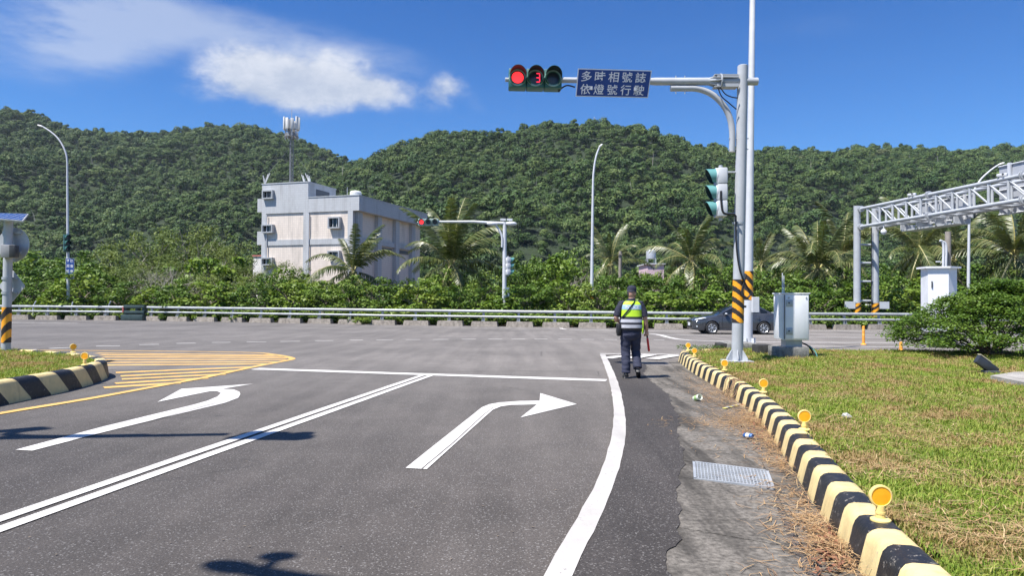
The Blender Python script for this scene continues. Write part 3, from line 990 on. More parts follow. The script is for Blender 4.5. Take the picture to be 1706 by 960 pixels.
# ------------------------------------------------------------------ masts and poles
def mast(label, pole, pr, arm, ar, brace, br, group=None, mat=None, band=None, bracket=True, plate=True, seg=20):
    mat = mat or grey_steel
    base = pole[0]
    t = thing('signal_mast', label, 'signal mast', base, group)
    b = MB(); b.cyl(pole[0] + Vector((0, 0, .02)), pole[1], pr[0], pr[1], seg); b.build('pole', mat, t, smooth=True)
    if plate:
        b = MB(); b.box(base + Vector((0, 0, .015)), (pr[0] * 4.6, pr[0] * 4.6, .03)); b.build('base_plate', mat, t)
        for k in range(6):
            a = math.pi / 3 * k + .3
            d = Vector((math.cos(a), math.sin(a), 0)); s = Vector((-d.y, d.x, 0)) * .007
            r0, r1 = pr[0] * .9, pr[0] * 2.0; z0, z1 = .03, .25
            q = [base + d * r0 + Vector((0, 0, z0)), base + d * r1 + Vector((0, 0, z0)), base + d * r1 + Vector((0, 0, z0 + .05)), base + d * (r0 + .02) + Vector((0, 0, z1)), base + d * r0 + Vector((0, 0, z1))]
            b = MB(); b.add([p + s for p in q] + [p - s for p in q], [(0, 1, 2, 3, 4), (9, 8, 7, 6, 5)] + [(i, (i + 1) % 5, 5 + (i + 1) % 5, 5 + i) for i in range(5)])
            b.build('gusset', mat, t)
    if arm:
        b = MB(); b.tube(arm, ar, 16); b.build('arm', mat, t, smooth=True)
    if brace:
        b = MB(); b.tube(catmull(brace, 5), br, 14); b.build('brace', mat, t, smooth=True)
    if band:
        d = (pole[1] - pole[0]); L = d.z
        p0 = pole[0] + d * (band[0] / L); p1 = pole[0] + d * (band[1] / L)
        rr = pr[0] + (pr[1] - pr[0]) * band[0] / L + .004
        band_rings(t, p0, p1, rr, band[2], band[3], [hazard_orange, hazard_black])
    return t

MB0 = P(1228, 603, LH)
D0 = MB0.y
ptop = Q(1237.5, 110, D0)
pole_top = ptop
kpx = D0 / F
m1 = mast('grey steel signal mast on the lawn whose arm carries the overhead signal and blue sign', [MB0, ptop], (.119, .108),
          [Q(1262, 135.5, D0), Q(1090, 135.5, D0), Q(1080, 135.2, D0), Q(934, 133, D0)], [.082, .080, .064, .058],
          [Q(1117, 147, D0), Q(1140, 147, D0), Q(1163, 148, D0), Q(1186, 157, D0), Q(1205, 175, D0), Q(1216, 197, D0), Q(1220, 222, D0), Q(1219.5, 253, D0)], .064,
          band=((Q(1230, 538, D0) - MB0).z, (Q(1231, 466, D0) - MB0).z, 4.0, -.42))
b = MB(); b.sphere(ptop, (.108, .108, .035)); b.build('cap', grey_steel, m1, smooth=True)
b = MB()     # flanged bracket between pole and arm
c = Q(1212, 136, D0)
for sx in (-1, 1):
    b.box((c.x - .02, D0 + sx * .10, c.z + .09), (.46, .014, .05)); b.box((c.x - .02, D0 + sx * .10, c.z - .09), (.46, .014, .05))
b.box((c.x - .05, D0, c.z + .125), (.5, .22, .016)); b.box((c.x - .05, D0, c.z - .125), (.5, .22, .016))
b.cyl((c.x - .17, D0, c.z), (c.x - .145, D0, c.z), .17, seg=22)
for k in range(8):
    a = k * math.pi / 4; d = Vector((0, math.cos(a), math.sin(a)))
    p = Vector((c.x - .158, D0, c.z))
    q = [p + d * .07, p + d * .165, p + d * .085 + Vector((-.24, 0, 0)), p + d * .06 + Vector((-.24, 0, 0))]
    s = Vector((0, -d.z, d.y)) * .006
    b.add([x + s for x in q] + [x - s for x in q], [(0, 1, 2, 3), (7, 6, 5, 4), (0, 1, 5, 4), (1, 2, 6, 5), (2, 3, 7, 6), (3, 0, 4, 7)])
b.build('bracket', grey_steel, m1)
for pts in (((1196, 145), (1202, 160), (1213, 170), (1227, 182)), ((1200, 145), (1208, 156), (1218, 161), (1229, 163))):
    b = MB(); b.tube(catmull([Q(x, y, D0 - .12) for x, y in pts], 5), .013, 8); b.build('cable', black_rubber, m1, smooth=True)
for x in (1126, 1141):
    b = MB(); b.tube([Q(x, 126, D0 - .03), Q(x, 156, D0 - .03)], .012, 8); b.build('clamp_bolt', galv, m1)
for y in (372, 231, 249):
    b = MB(); cc = Q(1235.5 - (y - 110) * .019, y, D0); r = .118 if y == 372 else .006
    if y == 372: b.lathe([(r, -.025), (r + .008, -.025), (r + .008, .025), (r, .025)], Matrix.Translation(cc), 20)
    else: b.tube([cc + Vector((-.25, -.02, 0)), cc + Vector((.17, -.02, 0))], .010, 8)
    b.build('clamp', galv, m1, smooth=True)
b = MB()    # cable down the pole with a loose loop
b.tube(catmull([Q(x, y, D0 - dy) for x, y, dy in ((1226, 362, .14), (1226.5, 400, .14), (1229, 430, .15), (1234, 455, .16), (1243, 475, .14), (1250, 488, .12), (1246, 496, .14), (1238, 494, .16), (1236, 486, .14), (1240, 470, .13), (1243, 458, .1))], 5), .019, 8)
b.build('hanging_cable', black_rubber, m1, smooth=True)
b = MB(); b.box(Q(1240, 511, D0 - .03), (.07, .06, .045)); b.build('band_buckle', dark_metal, m1)
# overhead head and sign
lampc = Q(892, 129.5, D0 - .12)
traffic_light('horizontal overhead traffic light showing red and a red countdown 3, beside the blue sign', lampc, R(3), lit=-1, digit=True, tilt=R(-4), pitch=.375)
b = MB(); b.tube(catmull([Q(930, 152, D0), Q(938, 145, D0 + .02), Q(946, 142, D0), Q(958, 145, D0)], 5), .016, 8); b.build('signal_cable', black_rubber, m1, smooth=True)
sg = thing('road_sign', 'blue sign with two rows of white Chinese characters on the signal mast arm', 'sign', Q(1022, 138, D0))
SC = [Q(963, 113.5, D0 - .26), Q(1086, 117, D0 - .26), Q(1079.5, 163, D0 - .11), Q(959, 160.5, D0 - .11)]
sn = (SC[1] - SC[0]).cross(SC[0] - SC[3]).normalized()
if sn.y > 0: sn = -sn
b = MB(); panel(b, [p - sn * .006 for p in SC], sn, .010); b.build('edge', sign_white, sg)
cc = [quad_pt(SC, u, v) for u, v in ((.012, .965), (.988, .965), (.988, .035), (.012, .035))]
b = MB(); panel(b, cc, sn, .006); b.build('panel', sign_blue, sg)
it = []
for row, (y0, y1) in (('多時相號誌', (.545, .915)), ('依燈號行駛', (.085, .455))):
    for k, ch in enumerate(row):
        it.append((ch, .055 + k * .184, .055 + k * .184 + .142, y0, y1))
letters('character', sg, SC, sn, it, sign_white, .006, .010)
for u in (.2, .8):
    p = quad_pt(SC, u, .5); b = MB(); b.box((p.x, D0 - .09, p.z), (.05, .16, .28)); b.build('sign_bracket', galv, sg)
# side-facing head on the pole
c2 = Q(1192.5, 321.5, D0 - .02)
traffic_light('vertical traffic light with teal visors seen from its side on the near mast pole', c2, R(-92), vertical=True, housing=white_steel, visor=visor_teal, back=white_steel, pitch=.345, visor_len=.215)
b = MB()
for y in (287, 356): b.tube([Q(1197, y, D0), Q(1233, y, D0)], .022, 8)
b.tube([Q(1206.5, 289, D0 - .03), Q(1205.5, 352, D0 - .03)], .030, 10)
b.build('signal_bracket', galv, m1, smooth=True)
b = MB(); b.tube(catmull([Q(x, y, D0 - .2) for x, y in ((1201, 318), (1201.5, 335), (1204, 352), (1210, 356.5), (1222, 357), (1226.5, 362))], 5), .024, 8); b.build('signal_cable', black_rubber, m1, smooth=True)

# tall white lamp post behind the mast
LB = P(1246, 575, .22)
D1 = LB.y
lp = thing('lamp_post', 'tall white lamp post standing right behind the grey signal mast', 'lamp post', LB)
tp = Q(1253.5, 0, D1); up = (tp - LB).normalized()
top = LB + up * 11.6
b = MB(); b.tube([LB, LB + up * 5, top] + [top + Vector((-.25, .25, .5)), top + Vector((-.8, .9, .95)), top + Vector((-1.5, 1.6, 1.15))], [.135, .105, .075, .06, .045, .04], 18); b.build('pole', white_steel, lp, smooth=True)
hp = top + Vector((-1.75, 1.85, 1.2))
b = MB(); b.sphere(hp, (.34, .16, .07), rot=Matrix.Rotation(R(135), 3, 'Z')); b.build('lamp_head', white_steel, lp, smooth=True)
b = MB(); b.box(LB + Vector((0, 0, .02)), (.46, .46, .04)); b.build('base_plate', white_steel, lp)
for k in range(6):
    a = k * math.pi / 3
    d = Vector((math.cos(a), math.sin(a), 0)); b = MB(); b.box(LB + d * .17 + Vector((0, 0, .12)), (.12, .012, .18), a); b.build('gusset', white_steel, lp)
h0 = (Q(1249, 500, D1) - LB).z; h1 = (Q(1249, 452, D1) - LB).z
band_rings(lp, LB + up * h0, LB + up * h1, .130, 2.6, -.42, [hazard_orange, hazard_black])
b = MB(); b.box(Q(1256.5, 508, D1 - .12) + Vector((0.02, 0, 0)), (.20, .20, .46), bev=.01); b.build('fuse_box', white_steel, lp)
# low concrete blocks round the lamp foot
def block(label, px0, px1, pyb, h, depth, mat, z=LH):
    a, c = P(px0, pyb, z), P(px1, pyb, z)
    mid = (a + c) / 2
    t = MB(); t.box((mid.x, mid.y + depth / 2, z + h / 2 - .04), (abs(c.x - a.x), depth, h + .08), bev=.03)
    o = t.build('concrete_block', mat, None, smooth=True)
    return tag(o, label, 'concrete block', 'concrete blocks at the lawn edge')
old_black = M_concrete('blackened concrete', (.05, .05, .05), (.02, .02, .02), .5, 3.0)
old_grey = M_concrete('grey weathered concrete', (.24, .235, .22), (.05, .048, .045), .6, 3.0)
block('black end block left of the lamp post foot', 1200.5, 1213, 583, .16, .55, old_black)
block('grey concrete block under the white lamp post', 1213.3, 1262, 583.5, .17, .9, old_grey)
block('dark blackened concrete block between lamp post and cabinet plinth', 1262.4, 1288, 590, .22, .42, old_black)

# ------------------------------------------------------------------ grey roadside cabinet
CB = P(1322, 597.5, LH)
cz = lambda py: Q(1322, py, CB.y).z
cx = lambda px: Q(px, 560, CB.y).x
cab = thing('control_cabinet', 'pale grey metal control cabinet on a concrete plinth, right of the striped mast', 'cabinet', CB)
x0, x1 = cx(1297), cx(1348.5)
b = MB(); b.box(((x0 + x1) / 2, CB.y + .33, (LH - .03 + cz(579)) / 2), (x1 - x0, .66, cz(579) - LH + .03), bev=.02); b.build('plinth', old_grey, cab, smooth=True)
xl, xr = cx(1314), cx(1341.5)
b = MB(); b.box(((xl + xr) / 2, CB.y + .31, (cz(581) + cz(566)) / 2), (xr - xl, .3, cz(566) - cz(581)), bev=.008); b.build('pedestal', galv, cab)
xa, xb = cx(1306.5), cx(1348.5)
zb, zt = cz(567), cz(490)
b = MB(); b.box(((xa + xb) / 2, CB.y + .33, (zb + zt) / 2), (xb - xa, .62, zt - zb), bev=.012); b.build('body', cabinet_mat, cab, smooth=True)
b = MB(); b.box(((xa + xb) / 2, CB.y + .33, zt + .012), (xb - xa + .05, .67, .028), bev=.008); b.build('roof', cabinet_mat, cab, smooth=True)
dw = xb - xa
b = MB(); b.box(((xa + xb) / 2 + .006, CB.y + .010, (zb + zt) / 2), (dw - .05, .018, zt - zb - .06), bev=.005); door = b.build('door', cabinet_mat, cab, smooth=True)
for zc in (cz(505.5), cz(552.5)):
    b = MB(); b.box((xa + .115, CB.y - .004, zc), (.15, .014, .155), bev=.006); b.box((xa + .115, CB.y - .0115, zc), (.125, .006, .13), bev=.003); b.build('lock_plate', galv, door, smooth=True)
    b = MB(); b.cyl((xa + .10, CB.y - .014, zc + .01), (xa + .10, CB.y - .035, zc + .01), .017, seg=12); b.build('lock', dark_metal, door, smooth=True)
b = MB(); b.cyl((xa + .10, CB.y - .002, cz(496.5)), (xa + .10, CB.y - .014, cz(496.5)), .022, seg=14); b.build('emblem', galv, door, smooth=True); b = MB(); b.cyl((xb - .07, CB.y - .002, cz(496)), (xb - .07, CB.y - .012, cz(496)), .018, seg=14); b.build('emblem', galv, door, smooth=True)
# side flap hanging open on the left
b = MB(); q = [Vector((xa - .008, CB.y + .04, zt - .02)), Vector((xa - .125, CB.y + .03, zt - .03)), Vector((xa - .10, CB.y + .03, zb + .05)), Vector((xa - .008, CB.y + .04, zb + .02))]
n = Vector((.1, -1, 0)).normalized(); panel(b, q, n, .014); b.build('side_flap', cabinet_mat, cab)
b = MB(); b.tube([(xa + .004, CB.y - .004, zb + .02), (xa + .004, CB.y - .004, zt - .02)], .010, 8); b.build('hinge_rod', dark_metal, cab, smooth=True)
for dx in (0, .035):
    b = MB(); b.tube([Q(1303.5, 488, CB.y + .5) + Vector((dx, 0, -.1)), Q(1303.5, 455 + dx * 120, CB.y + .5) + Vector((dx, 0, 0))], .011, 8); b.build('conduit', white_steel, cab, smooth=True)
b = MB(); b.tube(catmull([(xr + .02, CB.y + .25, cz(572)), (xr + .16, CB.y + .2, cz(578)), (xr + .24, CB.y + .12, cz(590)), (xr + .25, CB.y + .10, LH)], 5), .018, 8); b.build('hose', black_rubber, cab, smooth=True)
b = MB(); b.tube(catmull([(xr + .16, CB.y + .16, cz(577)), (xr + .26, CB.y + .1, cz(586)), (xr + .30, CB.y + .05, LH + .02)], 5), .014, 8); b.build('green_hose', visor_teal, cab, smooth=True)

# ------------------------------------------------------------------ kerb reflectors
def reflector(label, bx, by, cx_, cy_, h, yaw, group):
    p = P(bx, by, h)
    c = Q(cx_, cy_, p.y)
    t = thing('kerb_reflector', label, 'reflector', p, group)
    r = .060
    b = MB(); b.lathe([(.055, 0), (.055, .012), (.040, .020), (.028, .022)], Matrix.Translation(p), 18); b.build('foot', reflector_yellow, t, smooth=True)
    b = MB(); b.cyl(p + Vector((0, 0, .015)), Vector((p.x, p.y, c.z - r * .86)), .027, .024, 14); b.lathe([(.024, -.006), (.029, -.006), (.029, .006), (.024, .006)], Matrix.Translation((p.x, p.y, p.z + .6 * (c.z - r - p.z))), 14); b.build('stem', reflector_yellow, t, smooth=True)
    X = Matrix.Translation((p.x, p.y, c.z)) @ Matrix.Rotation(yaw, 4, 'Z') @ Matrix.Rotation(math.pi / 2, 4, 'X')
    b = MB(); b.lathe([(.0005, -.016), (r, -.016), (r + .004, -.008), (r + .004, .010), (r - .001, .013), (r - .006, .013), (r - .007, .008)], X, 30); b.build('rim', reflector_yellow, t, smooth=True)
    b = MB(); b.lathe([(.0005, .0105), (r * .5, .0105), (r - .006, .0095)], X, 26); b.build('lens', reflector_orange, t, smooth=True)
    return t
grp = 'orange reflectors along the right kerb'
for lb, args in (('largest orange reflector on a yellow stem, on the kerb nearest the camera', (1467, 869, 1466, 827)), ('orange kerb reflector standing just behind the nearest one, beside the dry clippings', (1340, 717, 1340, 694)),
                 ('orange kerb reflector next to the vine draped over the kerb', (1272, 654.5, 1271.5, 639)), ('orange kerb reflector left of the grey mast foot', (1207, 617.5, 1206.5, 605.5)),
                 ('second small orange reflector from the far tip of the right kerb', (1157, 593.5, 1156.7, 584.7)), ('smallest orange reflector at the far tip of the right kerb', (1146.5, 584.5, 1146, 575.5))):
    reflector(lb, *args, .245, R(-4), grp)
reflector('orange reflector at the front of the left island nose', 141, 609, 141, 593.5, .33, R(8), 'orange reflectors on the left island')
reflector('darker orange reflector at the back of the left island, turned away', 122, 587.5, 121.5, 578, .33, R(50), 'orange reflectors on the left island')

# ------------------------------------------------------------------ sign post on the left island
SB = P(10, 586, .29); SB.z = .27
DS = SB.y
sp = thing('sign_post', 'grey post with striped band on the left grass island, carrying sign backs', 'sign post', SB)
st = Q(14.5, 366, DS)
b = MB(); b.cyl(SB, st, .088, .085, 18); b.build('pole', grey_steel, sp, smooth=True)
hz0 = (Q(12, 571, DS) - SB).z; hz1 = (Q(12, 512, DS) - SB).z
dd = (st - SB).normalized()
band_rings(sp, SB + dd * hz0, SB + dd * hz1, .093, 2.2, .34, [hazard_orange, hazard_black])
b = MB()
for y in (388, 413, 464, 488): b.lathe([(.088, -.03), (.098, -.03), (.098, .03), (.088, .03)], Matrix.Translation(Q(13.5 - (y - 366) * .018, y, DS)), 18)
b.build('clamp', galv, sp, smooth=True)
b = MB(); b.box(Q(16, 419, DS - .13), (.26, .22, .28), R(12), bev=.012); o = b.build('controller', M('grey box', (.30, .30, .31), .5), sp, smooth=True)
b = MB(); b.box(Q(23.5, 419, DS - .16), (.11, .20, .27), R(12), bev=.012); b.build('controller_side', M('dark box', (.045, .047, .05), .5), sp, smooth=True)
pn = [Q(-30, 364, DS - .28), Q(38, 369.5, DS - .28), Q(47.5, 357.5, DS + .25), Q(-6, 356, DS + .25)]
n = (pn[1] - pn[0]).cross(pn[3] - pn[0]).normalized()
b = MB(); panel(b, [pn[3], pn[2], pn[1], pn[0]], n, .035); b.build('solar_frame', galv, sp)
def M_solar():
    m, t, bb, out = new_mat('solar cells')
    tc = t.node('ShaderNodeTexCoord').outputs['Object']
    br = t.node('ShaderNodeTexBrick'); br.offset = 0; t.put(br.inputs['Vector'], tc)
    t.put(br.inputs['Color1'], (.02, .045, .15)); t.put(br.inputs['Color2'], (.025, .055, .17)); t.put(br.inputs['Mortar'], (.3, .33, .38))
    br.inputs['Scale'].default_value = 1; br.inputs['Brick Width'].default_value = .12; br.inputs['Row Height'].default_value = .12; br.inputs['Mortar Size'].default_value = .006
    t.put(bb.inputs['Base Color'], br.outputs[0]); bb.inputs['Roughness'].default_value = .12
    return m
cc = [quad_pt([pn[3], pn[2], pn[1], pn[0]], u, v) + n * .020 for u, v in ((.03, .95), (.97, .95), (.97, .05), (.03, .05))]
b = MB(); panel(b, cc, n, .006); b.build('solar_panel', M_solar(), sp)
b = MB(); b.tube([st + Vector((0, 0, -.1)), st + Vector((.02, 0, .05))], .03, 10); b.tube([Q(14, 372, DS), Q(25, 365, DS)], .012, 8); b.build('solar_bracket', galv, sp, smooth=True)
sr = thing('round_sign', 'grey back of a round road sign on the left striped post', 'sign', Q(22, 408, DS + .12))
X = Matrix.Translation(Q(22.5, 408, DS + .15)) @ Matrix.Rotation(R(-6), 4, 'Z') @ Matrix.Rotation(math.pi / 2, 4, 'X')
b = MB(); b.lathe([(.0005, -.008), (.375, -.008), (.382, .0), (.375, .008), (.0005, .008)], X, 40); b.build('disc', sign_back, sr, smooth=True)
b = MB()
for y in (388, 421): b.box(Q(24, y, DS + .10), (.30, .05, .05))
b.build('sign_bracket', galv, sr)
ds = thing('diamond_sign', 'grey back of a diamond shaped sign low on the left striped post', 'sign', Q(30, 477, DS + .12))
cD = Q(20, 477, DS + .15); hw = .345
b = MB(); X = Matrix.Translation(cD) @ Matrix.Rotation(R(-14), 4, 'Z') @ Matrix.Rotation(math.pi / 2, 4, 'X')
poly = []
for k in range(4):
    a = math.pi / 2 * k
    for e in (-.06, .06): poly.append((hw * math.cos(a + e), hw * math.sin(a + e)))
b.prism(poly, -.006, .006, X); b.build('panel', sign_back, ds)
b = MB()
for y in (464, 488): b.box(Q(21, y, DS + .10), (.22, .05, .045))
b.build('sign_bracket', galv, ds)
# ------------------------------------------------------------------ guardrails along the highway
def rail_pt(px, py_off=0.0):
    """point of the rail line at a photograph column"""
    for a, b_ in zip(RAIL, RAIL[1:]):
        pa = 853 + F * a.x / a.y; pb = 853 + F * b_.x / b_.y
        if pa <= px <= pb or (b_ is RAIL[-1]):
            lo, hi = 0.0, 1.0
            for _ in range(40):
                m_ = (lo + hi) / 2; q = a.lerp(b_, m_)
                if 853 + F * q.x / q.y < px: lo = m_
                else: hi = m_
            q = a.lerp(b_, lo); q.z = g(q.y)
            return q
def guardrail(label, px0, px1, off, hz=(.63, .98), pitch=2.32, phase=.55):
    a, b_ = rail_pt(px0), rail_pt(px1)
    mids = [p for p in RAIL if a.x < p.x < b_.x]
    path = [a] + mids + [b_]
    path = [Vector((p.x, p.y + off, g(p.y))) for p in path]
    t = thing('guardrail', label, 'guardrail', path[0], 'tube guardrails along the highway')
    fine = resample(path, 1.0) + [path[-1]]
    for z, r in zip(hz, (.072, .090)):
        b = MB(); b.tube([p + Vector((0, 0, z)) for p in fine], r, 12); b.build('rail', rail_mat, t, smooth=True)
    L = sum((q - p).length for p, q in zip(path, path[1:]))
    pts = resample(path, .02)
    n = int((L - phase) / pitch) + 1
    for k in range(n):
        s = phase + k * pitch
        i = min(int(s / .02), len(pts) - 2)
        p = pts[i]; d = (pts[i + 1] - p).normalized(); rz = math.atan2(d.y, d.x)
        j = random.uniform(-.015, .015)
        b = MB()
        hl, w0, w1, hh = .885, .24, .17, .33 + j
        b.add([(-hl, -w0, -.05), (hl, -w0, -.05), (hl, w0, -.05), (-hl, w0, -.05), (-hl + .06, -w1, hh), (hl - .06, -w1, hh), (hl - .06, w1, hh), (-hl + .06, w1, hh)],
              [(0, 3, 2, 1), (4, 5, 6, 7), (0, 1, 5, 4), (1, 2, 6, 5), (2, 3, 7, 6), (3, 0, 4, 7)], Matrix.Translation(p + d * .1) @ Matrix.Rotation(rz + random.uniform(-.015, .015), 4, 'Z'))
        b.build('foundation_block', block_mat, t)
        b = MB(); M_ = Matrix.Translation(p + Vector((0, 0, 0))) @ Matrix.Rotation(rz, 4, 'Z')
        b.box((0, .10, .66), (.13, .10, .72), xf=M_); b.box((0, .03, .36), (.24, .2, .03), xf=M_)
        b.box((-.08, .02, .45), (.02, .12, .18), xf=M_); b.box((.08, .02, .45), (.02, .12, .18), xf=M_)
        b.build('post', rail_mat, t)
    return t
block_mat = M_concrete('guardrail foundation concrete', (.31, .275, .235), (.10, .085, .07), .55, 1.6)
guardrail('tube guardrail at the far left, ending at the dark green end box', -420, 207, 0)
guardrail('tube guardrail from the dark green box to the middle of the road', 243, 619, .25, phase=.35)
guardrail('longest tube guardrail, from the road centre past the officer and car to the gantry', 612, 2300, -.12, phase=1.1)
# dark green end box between the two left guardrails
e0, e1 = rail_pt(207), rail_pt(241)
eb = thing('crash_cushion', 'dark green slotted end box between the two left guardrails', 'crash cushion', (e0 + e1) / 2)
mid = (e0 + e1) / 2; L = (e1 - e0).length; rz = math.atan2(e1.y - e0.y, e1.x - e0.x)
Mx = Matrix.Translation(mid) @ Matrix.Rotation(rz, 4, 'Z')
green_box = M('dark green paint', (.035, .060, .058), .5, var=.15, scale=3, dirt=.3, dirtcol=(.12, .11, .09))
b = MB(); b.box((0, .1, .22), (L + .1, .8, .44), xf=Mx, bev=.03); b.build('lower_box', green_box, eb, smooth=True)
for z in (.62, 1.02):
    b = MB(); b.box((0, 0, z), (L, .16, .22), xf=Mx, bev=.03); b.box((0, .42, z), (L, .1, .22), xf=Mx, bev=.03); b.build('beam', green_box, eb, smooth=True)
for dx in (-L / 2 + .12, .18, L / 2 - .1):
    b = MB(); b.box((dx, .2, .65), (.16, .42, 1.0), xf=Mx); b.build('post', green_box, eb)
b = MB(); b.box((-L / 2 - .02, -.02, .82), (.1, .18, .40), xf=Mx); b.build('red_plate', M('faded red', (.42, .12, .10), .5), eb)
for lb, (a, c) in (('white stick leaning behind the far left guardrail', ((55, 528), (60, 502))), ('white stick behind the guardrail just left of the dark green box', ((180, 528), (184.5, 502))),
                   ('short thin stick between the two white sticks at the far left guardrail', ((119, 526), (121.5, 503)))):
    D = rail_pt(a[0]).y + .55; p = Q(*a, D); q = Q(*c, D); p.z = g(p.y)
    k_ = p.lerp(q, .72); k_.x = p.x
    b = MB(); b.tube([p, k_, q], .045 if 'white' in lb else .025, 8)
    tag(b.build('marker_stick', white_steel if 'white' in lb else galv, None, smooth=True), lb, 'marker stick')

# ------------------------------------------------------------------ orange delineator posts
deli_mat = M('orange flexible post', (.90, .37, .05), .5, var=.07)
def delineator(label, px, pyb, h):
    p = P(px, pyb)
    t = thing('delineator', label, 'delineator post', p, 'orange flexible posts on the road')
    b = MB(); b.lathe([(.10, 0), (.10, .02), (.055, .05), (.045, .06)], Matrix.Translation(p), 14); b.build('foot', deli_mat, t, smooth=True)
    b = MB(); b.cyl(p + Vector((0, 0, .04)), p + Vector((0, 0, h)), .050, .046, 14); b.sphere(p + Vector((0, 0, h)), (.046, .046, .02), 12, 5); b.build('tube', deli_mat, t, smooth=True)
    for k in (.55, .8):
        b = MB(); b.lathe([(.0505, h * k - .03), (.0515, h * k - .03), (.0505, h * k + .03), (.0495, h * k + .03)], Matrix.Translation(p), 14); b.build('reflective_sleeve', M('sleeve', (.95, .50, .12), .35), t, smooth=True)
delineator('orange flexible post standing alone between the grey cabinet and the bush', 1438.7, 574.8, .68)
delineator('short orange stub at the left edge of the bush', 1501, 585, .27)
delineator('orange flexible post half hidden behind the left side of the bush', 1538.5, 575.5, .66)
delineator('orange flexible post behind the right end of the bush', 1667, 589, .50)

# ------------------------------------------------------------------ far lamp posts
def far_lamp(label, pts, D, r0, r1, head, hr, band=None):
    P_ = [Q(x, y, D) for x, y in pts]
    P_[0].z = g(D)
    t = thing('lamp_post', label, 'lamp post', P_[0])
    path = [P_[0]] + catmull(P_[1:], 5)
    n = len(path)
    b = MB(); b.tube(path, [r0 + (r1 - r0) * (p.z - P_[0].z) / (P_[-1].z - P_[0].z) for p in path], 12); b.build('pole', white_steel, t, smooth=True)
    h = Q(*head, D); d = (P_[-1] - P_[-2]); d = Vector((d.x, d.y, d.z * .5)).normalized()
    b = MB(); b.sphere(h, hr, 14, 8, rot=d.to_track_quat('X', 'Z').to_matrix()); b.build('lamp_head', M('lamp head white', (.78, .78, .76), .4), t, smooth=True)
    if band:
        a, c = Q(*band[0], D), Q(*band[1], D)
        band_rings(t, a, c, r0 + .012, 2.4, -.42, [hazard_orange, hazard_black], 16)
    return t
LL = far_lamp('white lamp post at the far left carrying a dark traffic light and vertical blue sign', [(114, 530), (113.2, 420), (112.3, 300), (111.6, 265), (107, 248), (97, 231), (84, 219), (72, 211.5)], 53.6, .125, .05, (67.5, 209.7), (.27, .14, .07))
far_lamp('white lamp post in the middle, left of the officer, standing in the bushes', [(985.5, 526), (986.5, 420), (988, 310), (989.3, 285), (992, 266), (996, 252), (999.5, 245)], 47.4, .13, .06, (1000.5, 243), (.20, .14, .07), ((985.8, 508), (986, 484)))
far_lamp('white lamp post on the right behind the gantry, its arm curving to the right', [(1613, 530), (1613.6, 450), (1615, 350), (1616.5, 338), (1622, 319), (1634, 299), (1650, 284), (1662, 275.5)], 51.0, .13, .055, (1668, 272.8), (.27, .13, .07))
DL = 53.6
traffic_light('dark green vertical traffic light on the far left lamp post, its visors to the right', Q(112.5, 405, DL - .28), R(52), vertical=True, scale=1.22, group=None, housing=M('far housing green', (.030, .085, .085), .45), back=grey_steel, pitch=.36)
vs = thing('vertical_sign', 'narrow vertical blue sign with two columns of Chinese characters on the far left lamp post', 'sign', Q(116, 448, DL - .3))
VC = [Q(109.5, 430.3, DL - .3), Q(123.5, 430.6, DL - .3), Q(123.2, 465.6, DL - .3), Q(109.2, 465.3, DL - .3)]
vn = Vector((0, -1, 0))
b = MB(); panel(b, [p - vn * .012 for p in VC], vn, .012); b.build('edge', sign_white, vs)
b = MB(); panel(b, [quad_pt(VC, u, v) for u, v in ((.04, .985), (.96, .985), (.96, .015), (.04, .015))], vn, .012); b.build('panel', sign_blue, vs)
it = []
for col, (u0, u1) in (('機慢車道', (.55, .89)), ('專用號誌', (.10, .44))):
    for k, ch in enumerate(col): it.append((ch, u0, u1, .80 - k * .245, .95 - k * .245))
letters('character', vs, VC, vn, it, sign_white, .010, .012)

# ------------------------------------------------------------------ far signal mast in the bushes
D3 = 47.6
pb_ = Q(840, 530, D3); pb_.z = g(D3)
fm = mast('far signal mast rising from the bushes, its arm carrying a small red-lit signal', [pb_, Q(841, 370, D3)], (.15, .13),
          [Q(857, 372.5, D3), Q(845, 372.5, D3), Q(812, 371, D3), Q(790, 369.5, D3), Q(728, 369.5, D3)], [.11, .11, .10, .09, .075],
          [Q(822, 372.5, D3 - .1), Q(827, 377, D3 - .1), Q(833, 386, D3 - .1), Q(836.5, 396, D3 - .1), Q(836.5, 412, D3 - .1)], .075, plate=False, mat=white_steel)
for x in (820, 852):
    b = MB(); b.sphere(Q(x, 373, D3 - .15), (.38, .22, .16), 14, 8); b.build('floodlight_pod', white_steel, fm, smooth=True)
for x in (838, 849):
    b = MB(); b.box(Q(x, 366, D3), (.38, .12, .14)); b.box(Q(x, 369, D3), (.05, .05, .3)); b.build('camera', white_steel, fm)
traffic_light('small far horizontal traffic light showing red, in front of the palm beside the building', Q(713.5, 370.3, D3 - .3), R(2), lit=-1, scale=1.16, pitch=.395, housing=M('pale far housing', (.33, .42, .40), .45))
traffic_light('small far vertical traffic light with teal visors pointing right, above the bushes', Q(849, 443.5, D3 - .3), R(108), vertical=True, scale=1.12, housing=white_steel, visor=visor_teal, back=white_steel, pitch=.36)
b = MB(); b.box(Q(845, 487, D3 - .2), (.28, .2, .62)); b.build('control_box', M('blue grey box', (.20, .27, .34), .5), fm)

